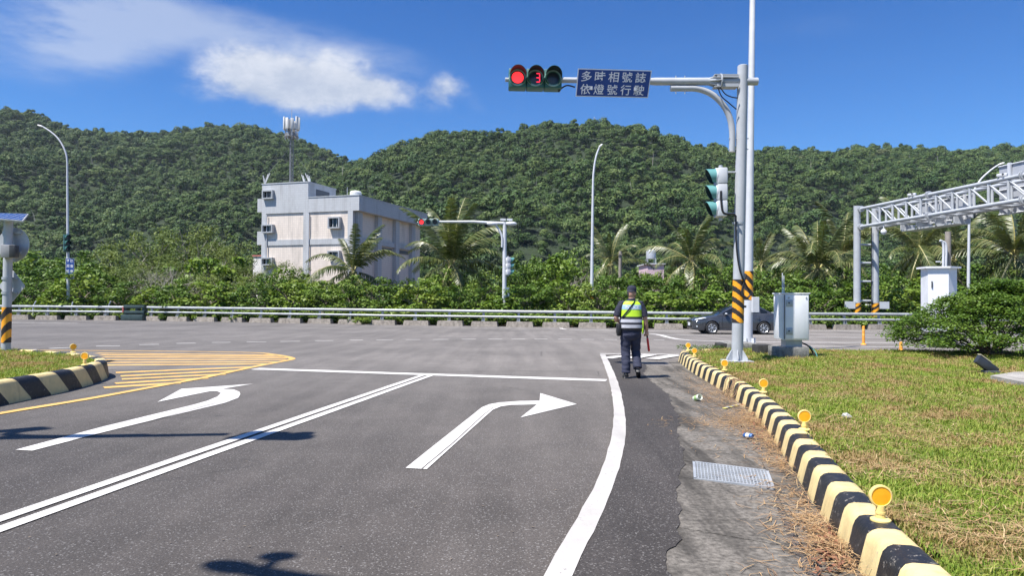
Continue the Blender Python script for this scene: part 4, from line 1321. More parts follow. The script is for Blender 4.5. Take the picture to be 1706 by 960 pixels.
# ------------------------------------------------------------------ overhead gantry on the right
gz = g(46)
gdir = Vector((1.5, -12.8, 0)); gs = 1.28
A0 = Vector((22.9, 46.0, 0))
HT = Q(1430, 349, 46).z; HB = Q(1430, 378.5, 46).z
gan = thing('sign_gantry', 'long grey steel truss gantry reaching over the highway from two columns', 'gantry', (A0.x + .6, A0.y, gz))
gm = grey_steel
LEN = 1.95
sides = (Vector((0, 0, 0)), Vector((gs, .15, 0)))
for s in sides:
    foot = A0 + s + gdir * -.012
    b = MB(); b.cyl(Vector((foot.x, foot.y, gz)), Vector((foot.x, foot.y, HT + .25)), .235, .215, 20); b.lathe([(.30, 0), (.30, .04), (.23, .04)], Matrix.Translation((foot.x, foot.y, gz + .3)), 18); b.build('column', gm, gan, smooth=True)
    z0 = Q(1430, 528, 46).z; z1 = Q(1430, 505, 46).z
    band_rings(gan, Vector((foot.x, foot.y, z0)), Vector((foot.x, foot.y, z1)), .242, 2.4, .42, [hazard_orange, hazard_black], 20)
    b = MB(); b.box((foot.x, foot.y, gz + .18), (.9, .9, .36), bev=.03); b.build('footing', block_mat, gan)
    sgn = -1 if s.x < .5 else 1
    b = MB(); b.box((foot.x + sgn * .52, foot.y - .1, Q(1430, 508.5, 46).z), (.62, .18, .48)); b.build('equipment_box', white_steel, gan)
    for hz in (HT, HB):
        p0 = A0 + s; p1 = A0 + s + gdir * LEN
        b = MB(); b.cyl(Vector((p0.x, p0.y, hz)), Vector((p1.x, p1.y, hz)), .105, seg=14); b.build('chord', gm, gan, smooth=True)
        b = MB()
        for tt in (.02, .507, 1.0, 1.5):
            q = A0 + s + gdir * tt; d = gdir.normalized()
            for e in (-.05, .05): b.cyl(Vector((q.x, q.y, hz)) + d * (e - .018), Vector((q.x, q.y, hz)) + d * (e + .018), .21, seg=18)
        b.build('flange', gm, gan, smooth=True)
    k = 0; tv = []
    tt = .075
    while tt < LEN - .02: tv.append(tt); tt += .0955
    for i, tt in enumerate(tv):
        q = A0 + s + gdir * tt
        b = MB(); b.cyl((q.x, q.y, HB), (q.x, q.y, HT), .072, seg=10); b.build('vertical_strut', gm, gan, smooth=True)
        if i + 1 < len(tv) and i != 4:
            q2 = A0 + s + gdir * tv[i + 1]
            b = MB(); b.cyl((q.x, q.y, HT - .08), (q2.x, q2.y, HB + .08), .05, seg=10); b.build('diagonal_strut', gm, gan, smooth=True)
for i, tt in enumerate(tv):
    for hz in (HT, HB):
        a = A0 + gdir * tt; c = A0 + sides[1] + gdir * tt
        b = MB(); b.cyl((a.x, a.y, hz), (c.x, c.y, hz), .045, seg=8); b.build('cross_strut', gm, gan, smooth=True)
    if i + 1 < len(tv):
        a = A0 + gdir * tt; c = A0 + sides[1] + gdir * tv[i + 1]
        b = MB(); b.cyl((a.x, a.y, HB), (c.x, c.y, HB), .04, seg=8); b.build('plan_brace', gm, gan, smooth=True)
a, c = A0 + gdir * -.012, A0 + sides[1] + gdir * -.012
for py in (407.5, 438, 469, 501.5):
    z = Q(1440, py, 46).z
    b = MB(); b.cyl((a.x, a.y, z), (c.x, c.y, z), .075, seg=12); b.build('rung', gm, gan, smooth=True)
b = MB(); b.tube([Q(1452, y, 46.1) for y in (520, 470, 420, 380)], .03, 8); b.build('cable', black_rubber, gan, smooth=True)
def on_gantry(tt, side=0.0, z=0.0):
    p = A0 + sides[1] * side + gdir * tt
    return Vector((p.x, p.y, z))
panel_white = M('sign panel back', (.37, .39, .43), .5, var=.05, scale=1.5, dirt=.2, dirtcol=(.4, .4, .4))
def gantry_sign(label, t0, t1, z0, z1, posts):
    d = gdir.normalized(); nrm = Vector((-d.y, d.x, 0)); nrm = nrm if nrm.x > 0 else -nrm
    p0, p1 = on_gantry(t0, 1.0) + nrm * .45, on_gantry(t1, 1.0) + nrm * .45
    t = thing('gantry_sign', label, 'sign', ((p0.x + p1.x) / 2, (p0.y + p1.y) / 2, z0))
    b = MB(); panel(b, [Vector((p0.x, p0.y, z1)), Vector((p1.x, p1.y, z1)), Vector((p1.x, p1.y, z0)), Vector((p0.x, p0.y, z0))], nrm, .05); b.build('panel', sign_blue if False else panel_white, t)
    for k in range(posts):
        q = p0.lerp(p1, (k + .5) / posts) - nrm * .12
        b = MB(); b.box((q.x, q.y, (z0 + z1) / 2), (.10, .16, z1 - z0 + .06), math.atan2(d.y, d.x) + math.pi / 2); b.build('post', white_steel, t)
    for z in (z0 + .05, (z0 + z1) / 2, z1 - .05):
        a_, c_ = p0 - nrm * .06, p1 - nrm * .06
        b = MB(); b.tube([Vector((a_.x, a_.y, z)), Vector((c_.x, c_.y, z))], .04, 6); b.build('rib', white_steel, t)
gantry_sign('large grey sign back on top of the gantry at the right edge', .742, 1.45, 6.1, Q(1680, 275, 36.4).z, 6)
gantry_sign('smaller grey sign back behind the gantry truss, above the hanging walkway', .245, .60, 6.2, 7.55, 5)
wk = thing('walkway', 'grey inspection walkway hanging under the gantry truss', 'walkway', on_gantry(.4, .9, 5.9))
d = gdir.normalized()
for tt0, tt1 in ((.21, .33), (.33, .45), (.45, .57)):
    p, q = on_gantry(tt0 + .005, 1.15, 5.95), on_gantry(tt1 - .005, 1.15, 5.95)
    b = MB(); mid = (p + q) / 2; b.box(mid, ((q - p).length, .9, .09), math.atan2(d.y, d.x)); b.build('deck_panel', gm, wk)
for tt in (.215, .33, .45, .56):
    p = on_gantry(tt, 1.15, 6.15)
    b = MB(); b.box(p, (.09, .95, .36), math.atan2(d.y, d.x)); b.build('hanger', gm, wk)
for lb, tt, e in (('small white camera on the near top chord of the gantry', .40, .3), ('white camera on the top chord at the right edge of the gantry', .905, .35)):
    p = on_gantry(tt, 0, HT)
    t = thing('gantry_camera', lb, 'camera', p)
    b = MB(); b.box(p + Vector((0, 0, .22)), (.16, .46, .15), R(35), bev=.03); b.build('body', white_steel, t, smooth=True)
    b = MB(); b.box(p + Vector((0, 0, .12)), (.06, .06, .2)); b.build('bracket', galv, t)
    b = MB(); b.cyl(p + Vector((-.10, -.18, .22)), p + Vector((-.15, -.26, .22)), .05, seg=10); b.build('lens_hood', dark_metal, t)
p = Q(1471.5, 384, 44); p = on_gantry(.20, 0, HB)
t = thing('dome_camera', 'white dome camera hanging under the left end of the gantry', 'camera', p)
b = MB(); b.cyl(p + Vector((0, 0, -.10)), p + Vector((0, 0, -.42)), .035, seg=10); b.build('stem', white_steel, t, smooth=True)
b = MB(); b.lathe([(.03, -.36), (.12, -.42), (.17, -.50), (.17, -.60)], Matrix.Translation(p), 16); b.build('shroud', white_steel, t, smooth=True)
b = MB(); b.lathe([(.165, -.60), (.13, -.70), (.001, -.76)], Matrix.Translation(p), 16); b.build('dome', M('dome glass', (.5, .52, .55), .1), t, smooth=True)
# box on the ground by the gantry foot
p = P(1492, 546); p.z = g(p.y)
t = thing('ground_cabinet', 'low white cabinet beside the gantry columns, behind the rail', 'cabinet', p)
b = MB(); b.box((p.x, p.y + 1.6, p.z + .95), (2.2, .8, 1.3), bev=.04); b.build('body', white_steel, t, smooth=True)
for k in (-.5, .5):
    b = MB(); b.box((p.x + k, p.y + 1.19, p.z + 1.0), (.9, .03, 1.0), bev=.01); b.build('door', white_steel, t)

# ------------------------------------------------------------------ white cabinet and concrete pole behind the bush
DK = 24.0
kp = Q(1574, 560, DK); kp.z = g(DK)
t = thing('raised_cabinet', 'white cabinet with an overhanging lid rising behind the big bush', 'cabinet', kp)
xa, xm, xb = Q(1549.5, 470, DK).x, Q(1577, 470, DK).x, Q(1597.5, 470, DK).x
zt, zb = Q(1574, 447, DK).z, kp.z + .55
b = MB()
ym = DK - .12
b.prism([(xa, DK + .12), (xm, ym), (xb, DK + .10), (xb - .1, DK + .8), (xa + .15, DK + .8)], zb, zt); b.build('body', cabinet_mat, t)
b = MB(); b.prism([(xa - .10, DK + .06), (xm, ym - .10), (xb + .12, DK + .05), (xb, DK + .9), (xa + .05, DK + .9)], zt, zt + .06); b.build('lid', cabinet_mat, t)
b = MB(); b.box((xa + .10, DK + .055, Q(1553, 474, DK).z), (.04, .03, .22), R(-22)); b.build('handle', dark_metal, t)
b = MB(); b.box(((xa + xb) / 2, DK + .4, (zb + kp.z) / 2), (xb - xa, .7, zb - kp.z + .02)); b.build('plinth', old_grey, t)
DP = 25.6
a = Q(1577, 560, DP); a.z = g(DP)
t = thing('concrete_pole', 'round concrete pole with white conduits behind the raised white cabinet', 'utility pole', a)
b = MB(); b.cyl(a, Q(1579.5, 386, DP), .14, .10, 16); b.build('pole', wood_grey, t, smooth=True)
for k, dx in enumerate((0, -4.5)):
    b = MB(); b.tube(catmull([Q(1575.5 + dx, 520, DP - .2), Q(1576 + dx, 440, DP - .2), Q(1576.5 + dx, 415, DP - .2), Q(1574.5 + dx * .9, 405 - k * 1.5, DP - .2), Q(1568 + dx * .4, 401.5 - k * 1.0, DP - .2)], 5), .042, 10); b.build('conduit', white_steel, t, smooth=True)
b = MB(); b.box(Q(1563, 436, DP - .1), (.14, .08, .05)); b.build('bracket', white_steel, t)

# wooden pole and far house bits
DW = 60.0
a = Q(1032, 530, DW); a.z = g(DW)
t = thing('wooden_pole', 'weathered wooden utility pole in the bushes behind the officer', 'utility pole', a)
b = MB(); b.cyl(a, Q(1033.5, 418.5, DW), .17, .13, 12); b.build('pole', wood_grey, t, smooth=True)
b = MB(); b.box(Q(1033.2, 424, DW - .15), (.34, .1, .1)); b.build('crossarm', wood_grey, t)
b = MB()
for (x0, y0, x1, y1) in ((1033.5, 424, 860, 420), (1033.5, 424, 1110, 422)):
    p, q = Q(x0, y0, DW), Q(x1, y1, DW + 4)
    b.tube([p.lerp(q, k / 8) + Vector((0, 0, -.5 * (1 - (k / 4 - 1) ** 2))) for k in range(9)], .018, 5)
b.build('wire', black_rubber, t)
DH = 85.0
hp = Q(1092, 500, DH); hp.z = g(DH)
t = thing('pink_house', 'small pale pink house with a rooftop water tank behind the palm', 'house', hp)
z1 = Q(1092, 440.5, DH).z; x0, x1 = Q(1079, 445, DH).x, Q(1106, 445, DH).x
b = MB(); b.box(((x0 + x1) / 2, DH + 3, (hp.z + z1) / 2), (x1 - x0, 6, z1 - hp.z)); b.build('wall', M('pink wall', (.62, .46, .50), .7, dirt=.3), t)
b = MB(); b.box(((x0 + x1) / 2, DH + 3, z1 + .06), (x1 - x0 + .4, 6.4, .14)); b.build('roof', white_steel, t)
for k in (.3, .7):
    f = x0 + (x1 - x0) * k
    b = MB(); b.box((f, DH - .02, z1 - 2.0), (.8, .06, .9)); w_ = b.build('window', glass_dark, t)
tx = Q(1090, 430, DH).x
b = MB(); b.lathe([(.001, 1.9), (.55, 1.75), (.62, 1.6), (.62, .7), (.001, .7)], Matrix.Translation((tx, DH + 2, z1 + .1)), 16)
tank = b.build('water_tank', galv, t, smooth=True)
b = MB()
for dx in (-.5, .5):
    for dy in (-.5, .5): b.cyl((tx + dx, DH + 2 + dy, z1 + .1), (tx + dx, DH + 2 + dy, z1 + .85), .05, seg=6)
b.build('tank_stand', galv, tank)
DR = 66.0
hp = Q(1024, 520, DR); hp.z = g(DR)
t = thing('red_roofed_shed', 'little shed with a rusty red roof peeping from the bushes left of the officer', 'shed', hp)
zr = Q(1024, 488, DR).z; xa, xb = Q(1016, 486, DR).x, Q(1032, 486, DR).x
b = MB(); b.box(((xa + xb) / 2, DR + 1.2, (hp.z + zr) / 2), (xb - xa - .2, 2.2, zr - hp.z)); b.build('wall', M('dark shed wall', (.08, .08, .09), .8), t)
b = MB(); b.prism([(-.75, 0), (0, .42), (.75, 0), (.7, -.06), (-.7, -.06)], -1.4, 1.4, Matrix.Translation(((xa + xb) / 2, DR + 1.2, zr)) @ Matrix.Rotation(math.pi / 2, 4, 'X')); b.build('roof', M('rusty red roof', (.36, .085, .05), .7, dirt=.3), t)

# floodlight lying on the lawn, pad, litter
fp = P(1652, 624, LH)
t = thing('floodlight', 'black garden floodlight tilted on the grass in front of the bush', 'floodlight', fp)
c = Q(1643, 609, fp.y); e0, e1 = Q(1627, 597, fp.y), Q(1659, 620, fp.y)
dv = (e1 - e0).normalized()
rotm = Matrix.Rotation(math.atan2(-dv.z, dv.x), 4, 'Y')
b = MB(); b.box((0, 0, 0), ((e1 - e0).length, .10, .16), xf=Matrix.Translation(c) @ rotm, bev=.02); b.build('housing', M('black floodlight', (.03, .034, .042), .35), t, smooth=True)
b = MB(); b.box((-.10, -.01, .085), (.24, .09, .012), xf=Matrix.Translation(c) @ rotm); b.build('lamp_glass', M('cloudy lamp glass', (.50, .46, .34), .2), t)
b = MB(); b.cyl(c + Vector((.02, .02, -.02)), (c.x + .03, c.y + .03, LH - .05), .025, seg=10); b.box((c.x + .08, c.y, LH + .02), (.26, .18, .10), bev=.02); b.build('stake', dark_metal, t)
pd = [P(1650, 633, LH), P(1720, 648, LH), P(1830, 644, LH), P(1790, 625, LH), P(1690, 626.5, LH)]
b = MB(); b.prism([(p.x, p.y) for p in pd], LH - .02, LH + .07); tag(b.build('paving_slab', concrete_lt), 'pale paving slab in the grass at the right edge', 'paving slab')
def at_gut(px, py, z=.018): p = P(px, py, z); return p
p = at_gut(1162, 668)
t = thing('paper_cup', 'crumpled white and green paper cup lying in the gutter', 'cup', p)
Mc = Matrix.Translation(p + Vector((0, 0, .045))) @ Matrix.Rotation(R(70), 4, 'X') @ Matrix.Rotation(R(25), 4, 'Y')
b = MB(); b.lathe([(.001, -.07), (.036, -.07), (.045, .06), (.042, .06), (.034, -.064)], Mc, 14); b.build('cup', M('cup white', (.75, .78, .66), .6), t, smooth=True)
b = MB(); b.lathe([(.0385, -.045), (.0440, .02), (.0445, .02), (.039, -.046)], Mc, 14); b.build('green_print', M('cup green', (.35, .55, .22), .6), t, smooth=True)
p = at_gut(1213, 679)
t = thing('wrapper', 'flat yellow and black wrapper strip beside the kerb', 'wrapper', p)
a, c = at_gut(1206, 681, .024), at_gut(1232, 674, .03)
for k in range(6):
    q0_, q1_ = a.lerp(c, k / 6), a.lerp(c, (k + .96) / 6)
    m_ = (q0_ + q1_) / 2; d_ = q1_ - q0_
    b = MB(); b.box((m_.x, m_.y, .026 + .006 * (k % 2)), (d_.length, .05, .004), math.atan2(d_.y, d_.x)); b.build('strip', M('wrapper yellow', (.72, .64, .16), .4) if k % 2 == 0 else M('wrapper grey', (.30, .31, .30), .4), t)
p = at_gut(1247, 731)
t = thing('drink_can', 'crushed blue and white drink can in the gutter', 'can', p)
Mc = Matrix.Translation(p + Vector((0, 0, .03))) @ Matrix.Rotation(R(35), 4, 'Z') @ Matrix.Rotation(R(86), 4, 'X') @ Matrix.Diagonal((1, .8, 1, 1))
b = MB(); b.lathe([(.001, -.055), (.026, -.055), (.032, -.045), (.029, .0), (.032, .045), (.026, .055), (.001, .055)], Mc, 14); b.build('body', M('can blue', (.06, .17, .45), .3, metal=.3), t, smooth=True)
b = MB(); b.lathe([(.0335, -.02), (.0305, .0), (.0335, .02), (.031, .022), (.0295, 0)], Mc, 14); b.build('white_label', M('can white', (.72, .74, .78), .35), t, smooth=True)
p = P(1410, 698, LH)
b = MB(); b.sphere(p + Vector((0, 0, .03)), (.055, .035, .025), 7, 5); b.v = [(x + random.uniform(-.012, .012), y + random.uniform(-.012, .012), z + random.uniform(-.01, .012)) for x, y, z in b.v]; tag(b.build('crumpled_paper', M('dirty paper', (.46, .45, .42), .8)), 'crumpled white paper scrap on the lawn behind the second reflector', 'paper scrap')
# ------------------------------------------------------------------ dark grey saloon car
def build_car():
    fw, rw = P(1186, 556.8), P(1271, 558.2)
    wb = 2.60
    yc = (fw.y + rw.y) / 2
    xf0 = Q(1186, 556, yc).x
    zc = g(yc)
    FWX, RWX, WR = .92, .92 + wb, .318
    YC = yc + .80                    # car axis; its near side is the driver's left
    T = Matrix.Translation((xf0 - FWX, YC, zc))
    t = thing('car', 'dark grey saloon car driving left on the highway behind the two poles', 'car', (xf0 + 1.3, YC, zc))
    paint = M('dark grey car paint', (.068, .072, .080), .30, metal=.45, var=.04, scale=1.5, coat=1.0)
    trim = M('car black trim', (.012, .012, .013), .5)
    def ip(tab, x):
        for (a, va), (b_, vb) in zip(tab, tab[1:]):
            if a <= x <= b_:
                k = (x - a) / (b_ - a); return va + (vb - va) * k
        return tab[0][1] if x < tab[0][0] else tab[-1][1]
    belt = [(0, .60), (.06, .70), (.25, .775), (.6, .85), (1.0, .915), (1.35, .965), (1.8, .985), (3.2, 1.02), (3.75, 1.05), (4.25, 1.055), (4.45, 1.03), (4.54, .95)]
    hw = [(0, .55), (.06, .68), (.18, .77), (.4, .83), (.9, .875), (2.2, .88), (3.6, .875), (4.2, .82), (4.45, .74), (4.54, .66)]
    xs = sorted(set([0, .03, .06, .12, .18, .26] + [round(.3 + .06 * i, 3) for i in range(70)] + [4.5, 4.54]))
    rings = []
    for x in xs:
        zb = .20 if .15 < x < 4.3 else .26
        za = zb
        for w in (FWX, RWX):
            d = abs(x - w); ra = .365
            if d < ra: za = max(za, .318 + math.sqrt(ra * ra - d * d))
        h, bz = ip(hw, x), ip(belt, x)
        za = min(za, bz - .12)
        mid = max(.50, za + .015)
        half = [(h * .80, zb if za == zb else za), (h * .955, za), (h, mid), (h * .992, max(.66, mid + .01)), (h * .972, bz - .085), (h * .935, bz - .025), (h * .86, bz), (h * .5, bz + .028), (0, bz + .036)]
        rings.append((x, half))
    b = MB()
    n = len(rings[0][1])
    for x, half in rings:
        for y, z in half: b.v.append((x, -y, z))
        for y, z in half[-2::-1]: b.v.append((x, y, z))
    m_ = 2 * n - 1
    for i in range(len(rings) - 1):
        for k in range(m_ - 1):
            a = i * m_ + k; b.f.append([a, a + 1, a + 1 + m_, a + m_]); b.mi.append(0)
    for i in (0, len(rings) - 1):
        b.f.append([i * m_ + k for k in range(m_)]); b.mi.append(0)
    b.v = [tuple(T @ Vector(p)) for p in b.v]
    b.build('body', paint, t, smooth=True)
    # dark underside and wheel wells
    b = MB(); b.box((2.27, 0, .30), (4.1, 1.2, .22), xf=T)
    for w in (FWX, RWX): b.cyl(T @ Vector((w, -.72, .33)), T @ Vector((w, .72, .33)), .35, seg=22)
    b.build('underbody', trim, t)
    # cabin
    roof = [(1.18, .955), (1.5, 1.145), (1.85, 1.335), (2.05, 1.405), (2.4, 1.45), (2.8, 1.462), (3.15, 1.445), (3.4, 1.395), (3.7, 1.25), (4.02, 1.075)]
    def side_y(z): return .80 - (z - .98) * .42
    rr = []
    for x in np.linspace(1.18, 4.02, 40):
        zt = ip(roof, x); zb = min(ip(belt, x) - .02, zt - .01)
        half = [(side_y(zb) + .02, zb)]
        for f in (.35, .7, .9): z = zb + (zt - zb) * f; half.append((side_y(z), z))
        half += [(side_y(zt) - .05, zt - .004), (side_y(zt) * .5, zt + .012), (0, zt + .016)]
        rr.append((x, half))
    b = MB(); n = len(rr[0][1]); m_ = 2 * n - 1
    for x, half in rr:
        for y, z in half: b.v.append((x, -y, z))
        for y, z in half[-2::-1]: b.v.append((x, y, z))
    for i in range(len(rr) - 1):
        for k in range(m_ - 1):
            a = i * m_ + k; b.f.append([a, a + 1, a + 1 + m_, a + m_]); b.mi.append(0)
    b.v = [tuple(T @ Vector(p)) for p in b.v]
    b.build('cabin', paint, t, smooth=True)
    glass = M('car glass', (.010, .013, .016), .05, var=.02)
    def side_window(x0, x1, nm):
        for sg in (-1, 1):
            top = []; bot = []
            for x in np.linspace(x0, x1, 9):
                zt = ip(roof, x) - .075; zb = ip(belt, x) + .025
                if zt < zb + .01: zt = zb + .01
                top.append((x, sg * (side_y(zt) + .012), zt)); bot.append((x, sg * (side_y(zb) + .012), zb))
            b = MB(); b.add([T @ Vector(p) for p in top + bot], [(i, i + 1, 9 + i + 1, 9 + i) for i in range(8)])
            b.build(nm, glass, t)
    side_window(1.48, 2.42, 'side_window'); side_window(2.50, 3.30, 'side_window'); side_window(3.38, 3.72, 'quarter_window')
    for nm, x0, x1 in (('windscreen', 1.24, 1.98), ('rear_window', 3.42, 3.96)):
        b = MB(); V = []
        for x in np.linspace(x0, x1, 6):
            z = ip(roof, x) + .022
            for f in np.linspace(-1, 1, 7): V.append(T @ Vector((x, f * (side_y(z) - .10), z - .012 * f * f)))
        b.add(V, [(i * 7 + k, i * 7 + k + 1, (i + 1) * 7 + k + 1, (i + 1) * 7 + k) for i in range(5) for k in range(6)])
        b.build(nm, glass, t, smooth=True)
    tyre_m = M('tyre', (.022, .022, .024), .8); rim_m = M('alloy rim', (.60, .61, .63), .32, metal=.6, var=.04)
    for w in (FWX, RWX):
        for sg in (-1, 1):
            c = T @ Vector((w, sg * .80, WR)); X = Matrix.Translation(c) @ Matrix.Rotation(sg * -math.pi / 2, 4, 'X')
            b = MB(); b.lathe([(.20, -.10), (.29, -.10), (.314, -.07), (.318, 0), (.314, .06), (.29, .095), (.215, .085), (.205, .05)], X, 30)
            wh = b.build('wheel', tyre_m, t, smooth=True)
            b = MB(); b.lathe([(.215, .08), (.208, .088), (.195, .075), (.195, .0), (.001, .0)], X, 30)
            for k in range(7):
                a = 2 * math.pi * k / 7
                for da in (-.085, .085):
                    q = []
                    for r_, hw_ in ((.045, .014), (.200, .020)):
                        for s_ in (-1, 1):
                            ang = a + da * (r_ / .2) * 1.2
                            q.append((r_ * math.cos(ang) - s_ * hw_ * math.sin(ang), r_ * math.sin(ang) + s_ * hw_ * math.cos(ang)))
                    b.prism([q[0], q[1], q[3], q[2]], .04, .074, X)
            b.lathe([(.06, .03), (.058, .082), (.04, .088), (.001, .09)], X, 16)
            b.build('rim', rim_m, wh, smooth=False)
            b = MB(); b.lathe([(.195, .012), (.06, .012)], X, 24); b.build('brake_shadow_disc', trim, wh)
    lamp_m = M('clear headlamp', (.62, .66, .70), .08, var=.1, scale=20, coat=1.0)
    for sg in (-1, 1):
        b = MB(); pts = [(.08, .62, .70), (.20, .765, .735), (.52, .835, .80), (.62, .835, .845), (.42, .76, .835), (.14, .58, .755)]
        V = [T @ Vector((x, sg * (y + .012), z + .004)) for x, y, z in pts]
        b.add(V, [tuple(range(6))]); b.add([p + Vector((.03, -sg * .04, -.02)) for p in V], [tuple(range(6))])
        b.add([], [])
        b.build('headlight', lamp_m, t)
        b = MB(); b.sphere(T @ Vector((.20, sg * .72, .38)), (.05, .06, .045), 10, 6); b.build('fog_light', lamp_m, t, smooth=True)
        b = MB(); pts = [(4.26, .822, .80), (4.44, .745, .80), (4.47, .70, .97), (4.30, .79, .985), (4.16, .835, .94)]
        b.add([T @ Vector((x, sg * (y + .014), z)) for x, y, z in pts], [tuple(range(5))]); b.build('tail_light', M('tail lamp red', (.42, .012, .016), .15, coat=1.0), t)
        b = MB(); b.sphere(T @ Vector((1.62, sg * .93, 1.03)), (.10, .10, .065), 14, 8); b.box(T @ Vector((1.62, sg * .85, .99)), (.06, .12, .03)); b.build('wing_mirror', paint, t, smooth=True)
        b = MB(); b.sphere(T @ Vector((1.605 if False else 1.60, sg * .95, 1.035)), (.085, .085, .05), 12, 7); b.build('mirror_cover', rim_m, t, smooth=True)
        for x in (2.24, 3.16):
            b = MB(); b.tube([T @ Vector((x, sg * .886, .815)), T @ Vector((x + .09, sg * .90, .82)), T @ Vector((x + .18, sg * .886, .825))], .012, 6); b.build('door_handle', paint, t, smooth=True)
        for x0, x1 in ((1.42, 1.42), (2.46, 2.46), (3.30, 3.30)):
            b = MB(); b.tube([T @ Vector((x0, sg * .878, .26)), T @ Vector((x0, sg * .884, .55)), T @ Vector((x0, sg * .868, .88)), T @ Vector((x0, sg * .82, .975))], .004, 5); b.build('door_gap', trim, t)
        b = MB(); b.tube([T @ Vector((1.28, sg * .885, .24)), T @ Vector((3.15, sg * .885, .24))], .03, 8); b.build('sill', paint, t, smooth=True)
    b = MB(); b.box((.012, 0, .66), (.05, .70, .07), xf=T, bev=.01); b.box((.0, 0, .38), (.05, .9, .14), xf=T, bev=.01); b.build('grille', trim, t)
    b = MB(); b.box((-.025, 0, .49), (.02, .38, .16), xf=T, bev=.004); b.build('number_plate', sign_white, t)
build_car()

# ------------------------------------------------------------------ building beyond the trees
tile_pink = M_tiles('pale pink wall tiles', (.77, .675, .585), (.62, .545, .48))
tile_grey = M_tiles('blue grey wall tiles', (.50, .51, .52), (.42, .43, .44))
tile_dark = M_tiles('darker grey tiles', (.26, .29, .33), (.19, .21, .235), .3, .3)
CD = 70.0
CC = Q(597.5, 420, CD)
ya_ = R(18)
U = Vector((-math.cos(ya_), math.sin(ya_), 0)); Vv = Vector((math.sin(ya_), math.cos(ya_), 0))
def BW(u, v, z): p = Vector((CC.x, CC.y, 0)) + U * u + Vv * v; return Vector((p.x, p.y, z))
def u_at(px, v=0.0):
    lo, hi = -6.0, 30.0
    for _ in range(50):
        m_ = (lo + hi) / 2; p = BW(m_, v, 0)
        if 853 + F * p.x / p.y > px: lo = m_
        else: hi = m_
    return lo
def z_at(py, u, v=0.0):
    p = BW(u, v, 0)
    return Q(853 + F * p.x / p.y, py, p.y).z
bld = thing('office_building', 'three storey building clad in pale pink and blue grey tiles, mast on its roof', 'building', BW(5, 6, g(70)))
def bbox(name, u0, u1, v0, v1, z0, z1, mat, parent=None):
    c = [BW(u, v, z) for z in (z0, z1) for u, v in ((u0, v0), (u1, v0), (u1, v1), (u0, v1))]
    b = MB(); b.add(c, [(0, 3, 2, 1), (4, 5, 6, 7), (0, 1, 5, 4), (1, 2, 6, 5), (2, 3, 7, 6), (3, 0, 4, 7)])
    me = b.mesh(name)
    uvl = me.uv_layers.new(name='UVMap')
    for p in me.polygons:
        nrm = p.normal
        for li in p.loop_indices:
            co = me.vertices[me.loops[li].vertex_index].co - Vector((CC.x, CC.y, 0))
            if abs(nrm.z) > .7: uv = (co.dot(U), co.dot(Vv))
            elif abs(nrm.dot(U)) > .7: uv = (co.dot(Vv), co.z)
            else: uv = (co.dot(U), co.z)
            uvl.data[li].uv = uv
    return link_mesh(name, me, mat, parent or bld)
uL = u_at(434.5); uP = u_at(511.5); uw0 = u_at(423.5)
uC = u_at(586.5)                                  # the wall stands back under the parapet
ZR = z_at(325.5, 0); ZB = z_at(350.5, 0); ZPH = z_at(303.5, uP); zgr = g(70)
ZF2 = z_at(397.5, 3), z_at(407, 3)
VD = 16.2
bbox('wall', uC + .12, uL - .1, .12, VD - .3, zgr, ZB + .2, tile_pink)
bbox('parapet', 0, uP - .02, 0, VD, ZB, ZR, tile_grey)
bbox('parapet_coping', -.04, uP - .02, -.05, VD + .04, ZR, ZR + .08, M('grey coping', (.42, .44, .46), .6))
bbox('stair_tower', uP, uL, .0, 5.2, ZB - .002, ZPH, tile_grey)
bbox('stair_tower_coping', uP - .05, uL + .05, -.05, 5.25, ZPH, ZPH + .1, M('grey coping', (.42, .44, .46), .6))
bbox('tower_window', uP - .03, uP + .02, 1.4, 3.9, ZR + .4, ZR + 1.1, M('shaded opening', (.10, .11, .12), .6))
for (a, c) in ((uC, u_at(578)), (u_at(512.5), u_at(504)), (u_at(441.5), uL)):
    bbox('pilaster', a, c, .0, .5, zgr, ZB - .004, tile_grey)
bbox('floor_band', u_at(504) + .01, u_at(441.5) - .01, .03, .5, ZF2[1], ZF2[0], tile_grey)
bbox('floor_band', u_at(578) + .01, u_at(512.5) - .01, .03, .5, ZF2[1], ZF2[0], tile_grey)
for (za, zb_) in ((z_at(330, uL), z_at(352.5, uL)), (z_at(385, uL), z_at(407.5, uL))):
    bbox('balcony', uL + .002, uw0, .35, 4.2, zb_, za, tile_grey)
zq = z_at(427, uL)
bbox('low_annex', uL + .003, u_at(421, .3), .3, 3.5, zgr, zq, M('white plaster', (.68, .66, .63), .7)); bbox('annex_roof', uL + .003, u_at(420, .3), .2, 3.6, zq, zq + .15, M('red trim', (.42, .16, .13), .6))
frame_m = M('grey window frame', (.36, .38, .40), .5)
def window(px0, px1, py0, py1, mull=2):
    a, c = u_at(px1), u_at(px0); z1, z0 = z_at(py0, (a + c) / 2), z_at(py1, (a + c) / 2)
    d = .34
    fr_ = bbox('window', a + .13, c - .13, -.04, .13, z0 + .13, z1 - .13, glass_dark)
    for (u0, u1, q0_, q1_) in ((a, c, z1 - .13, z1), (a, c, z0, z0 + .13), (a, a + .13, z0 + .13, z1 - .13), (c - .13, c, z0 + .13, z1 - .13)):
        bbox('frame', u0, u1, -d, .12, q0_, q1_, frame_m, fr_)
    for k in range(1, mull + 1):
        uu = a + (c - a) * k / (mull + 1)
        bbox('mullion', uu - .025, uu + .025, -.09, -.04, z0 + .13, z1 - .13, M('pale mullion', (.55, .56, .57), .5), fr_)
for w in ((437.5, 455, 317.5, 332), (437.5, 455.5, 374.5, 388.5), (437.5, 455.5, 429.5, 442.5), (547.5, 567, 362, 381), (547.5, 567, 418, 431)):
    window(*w)
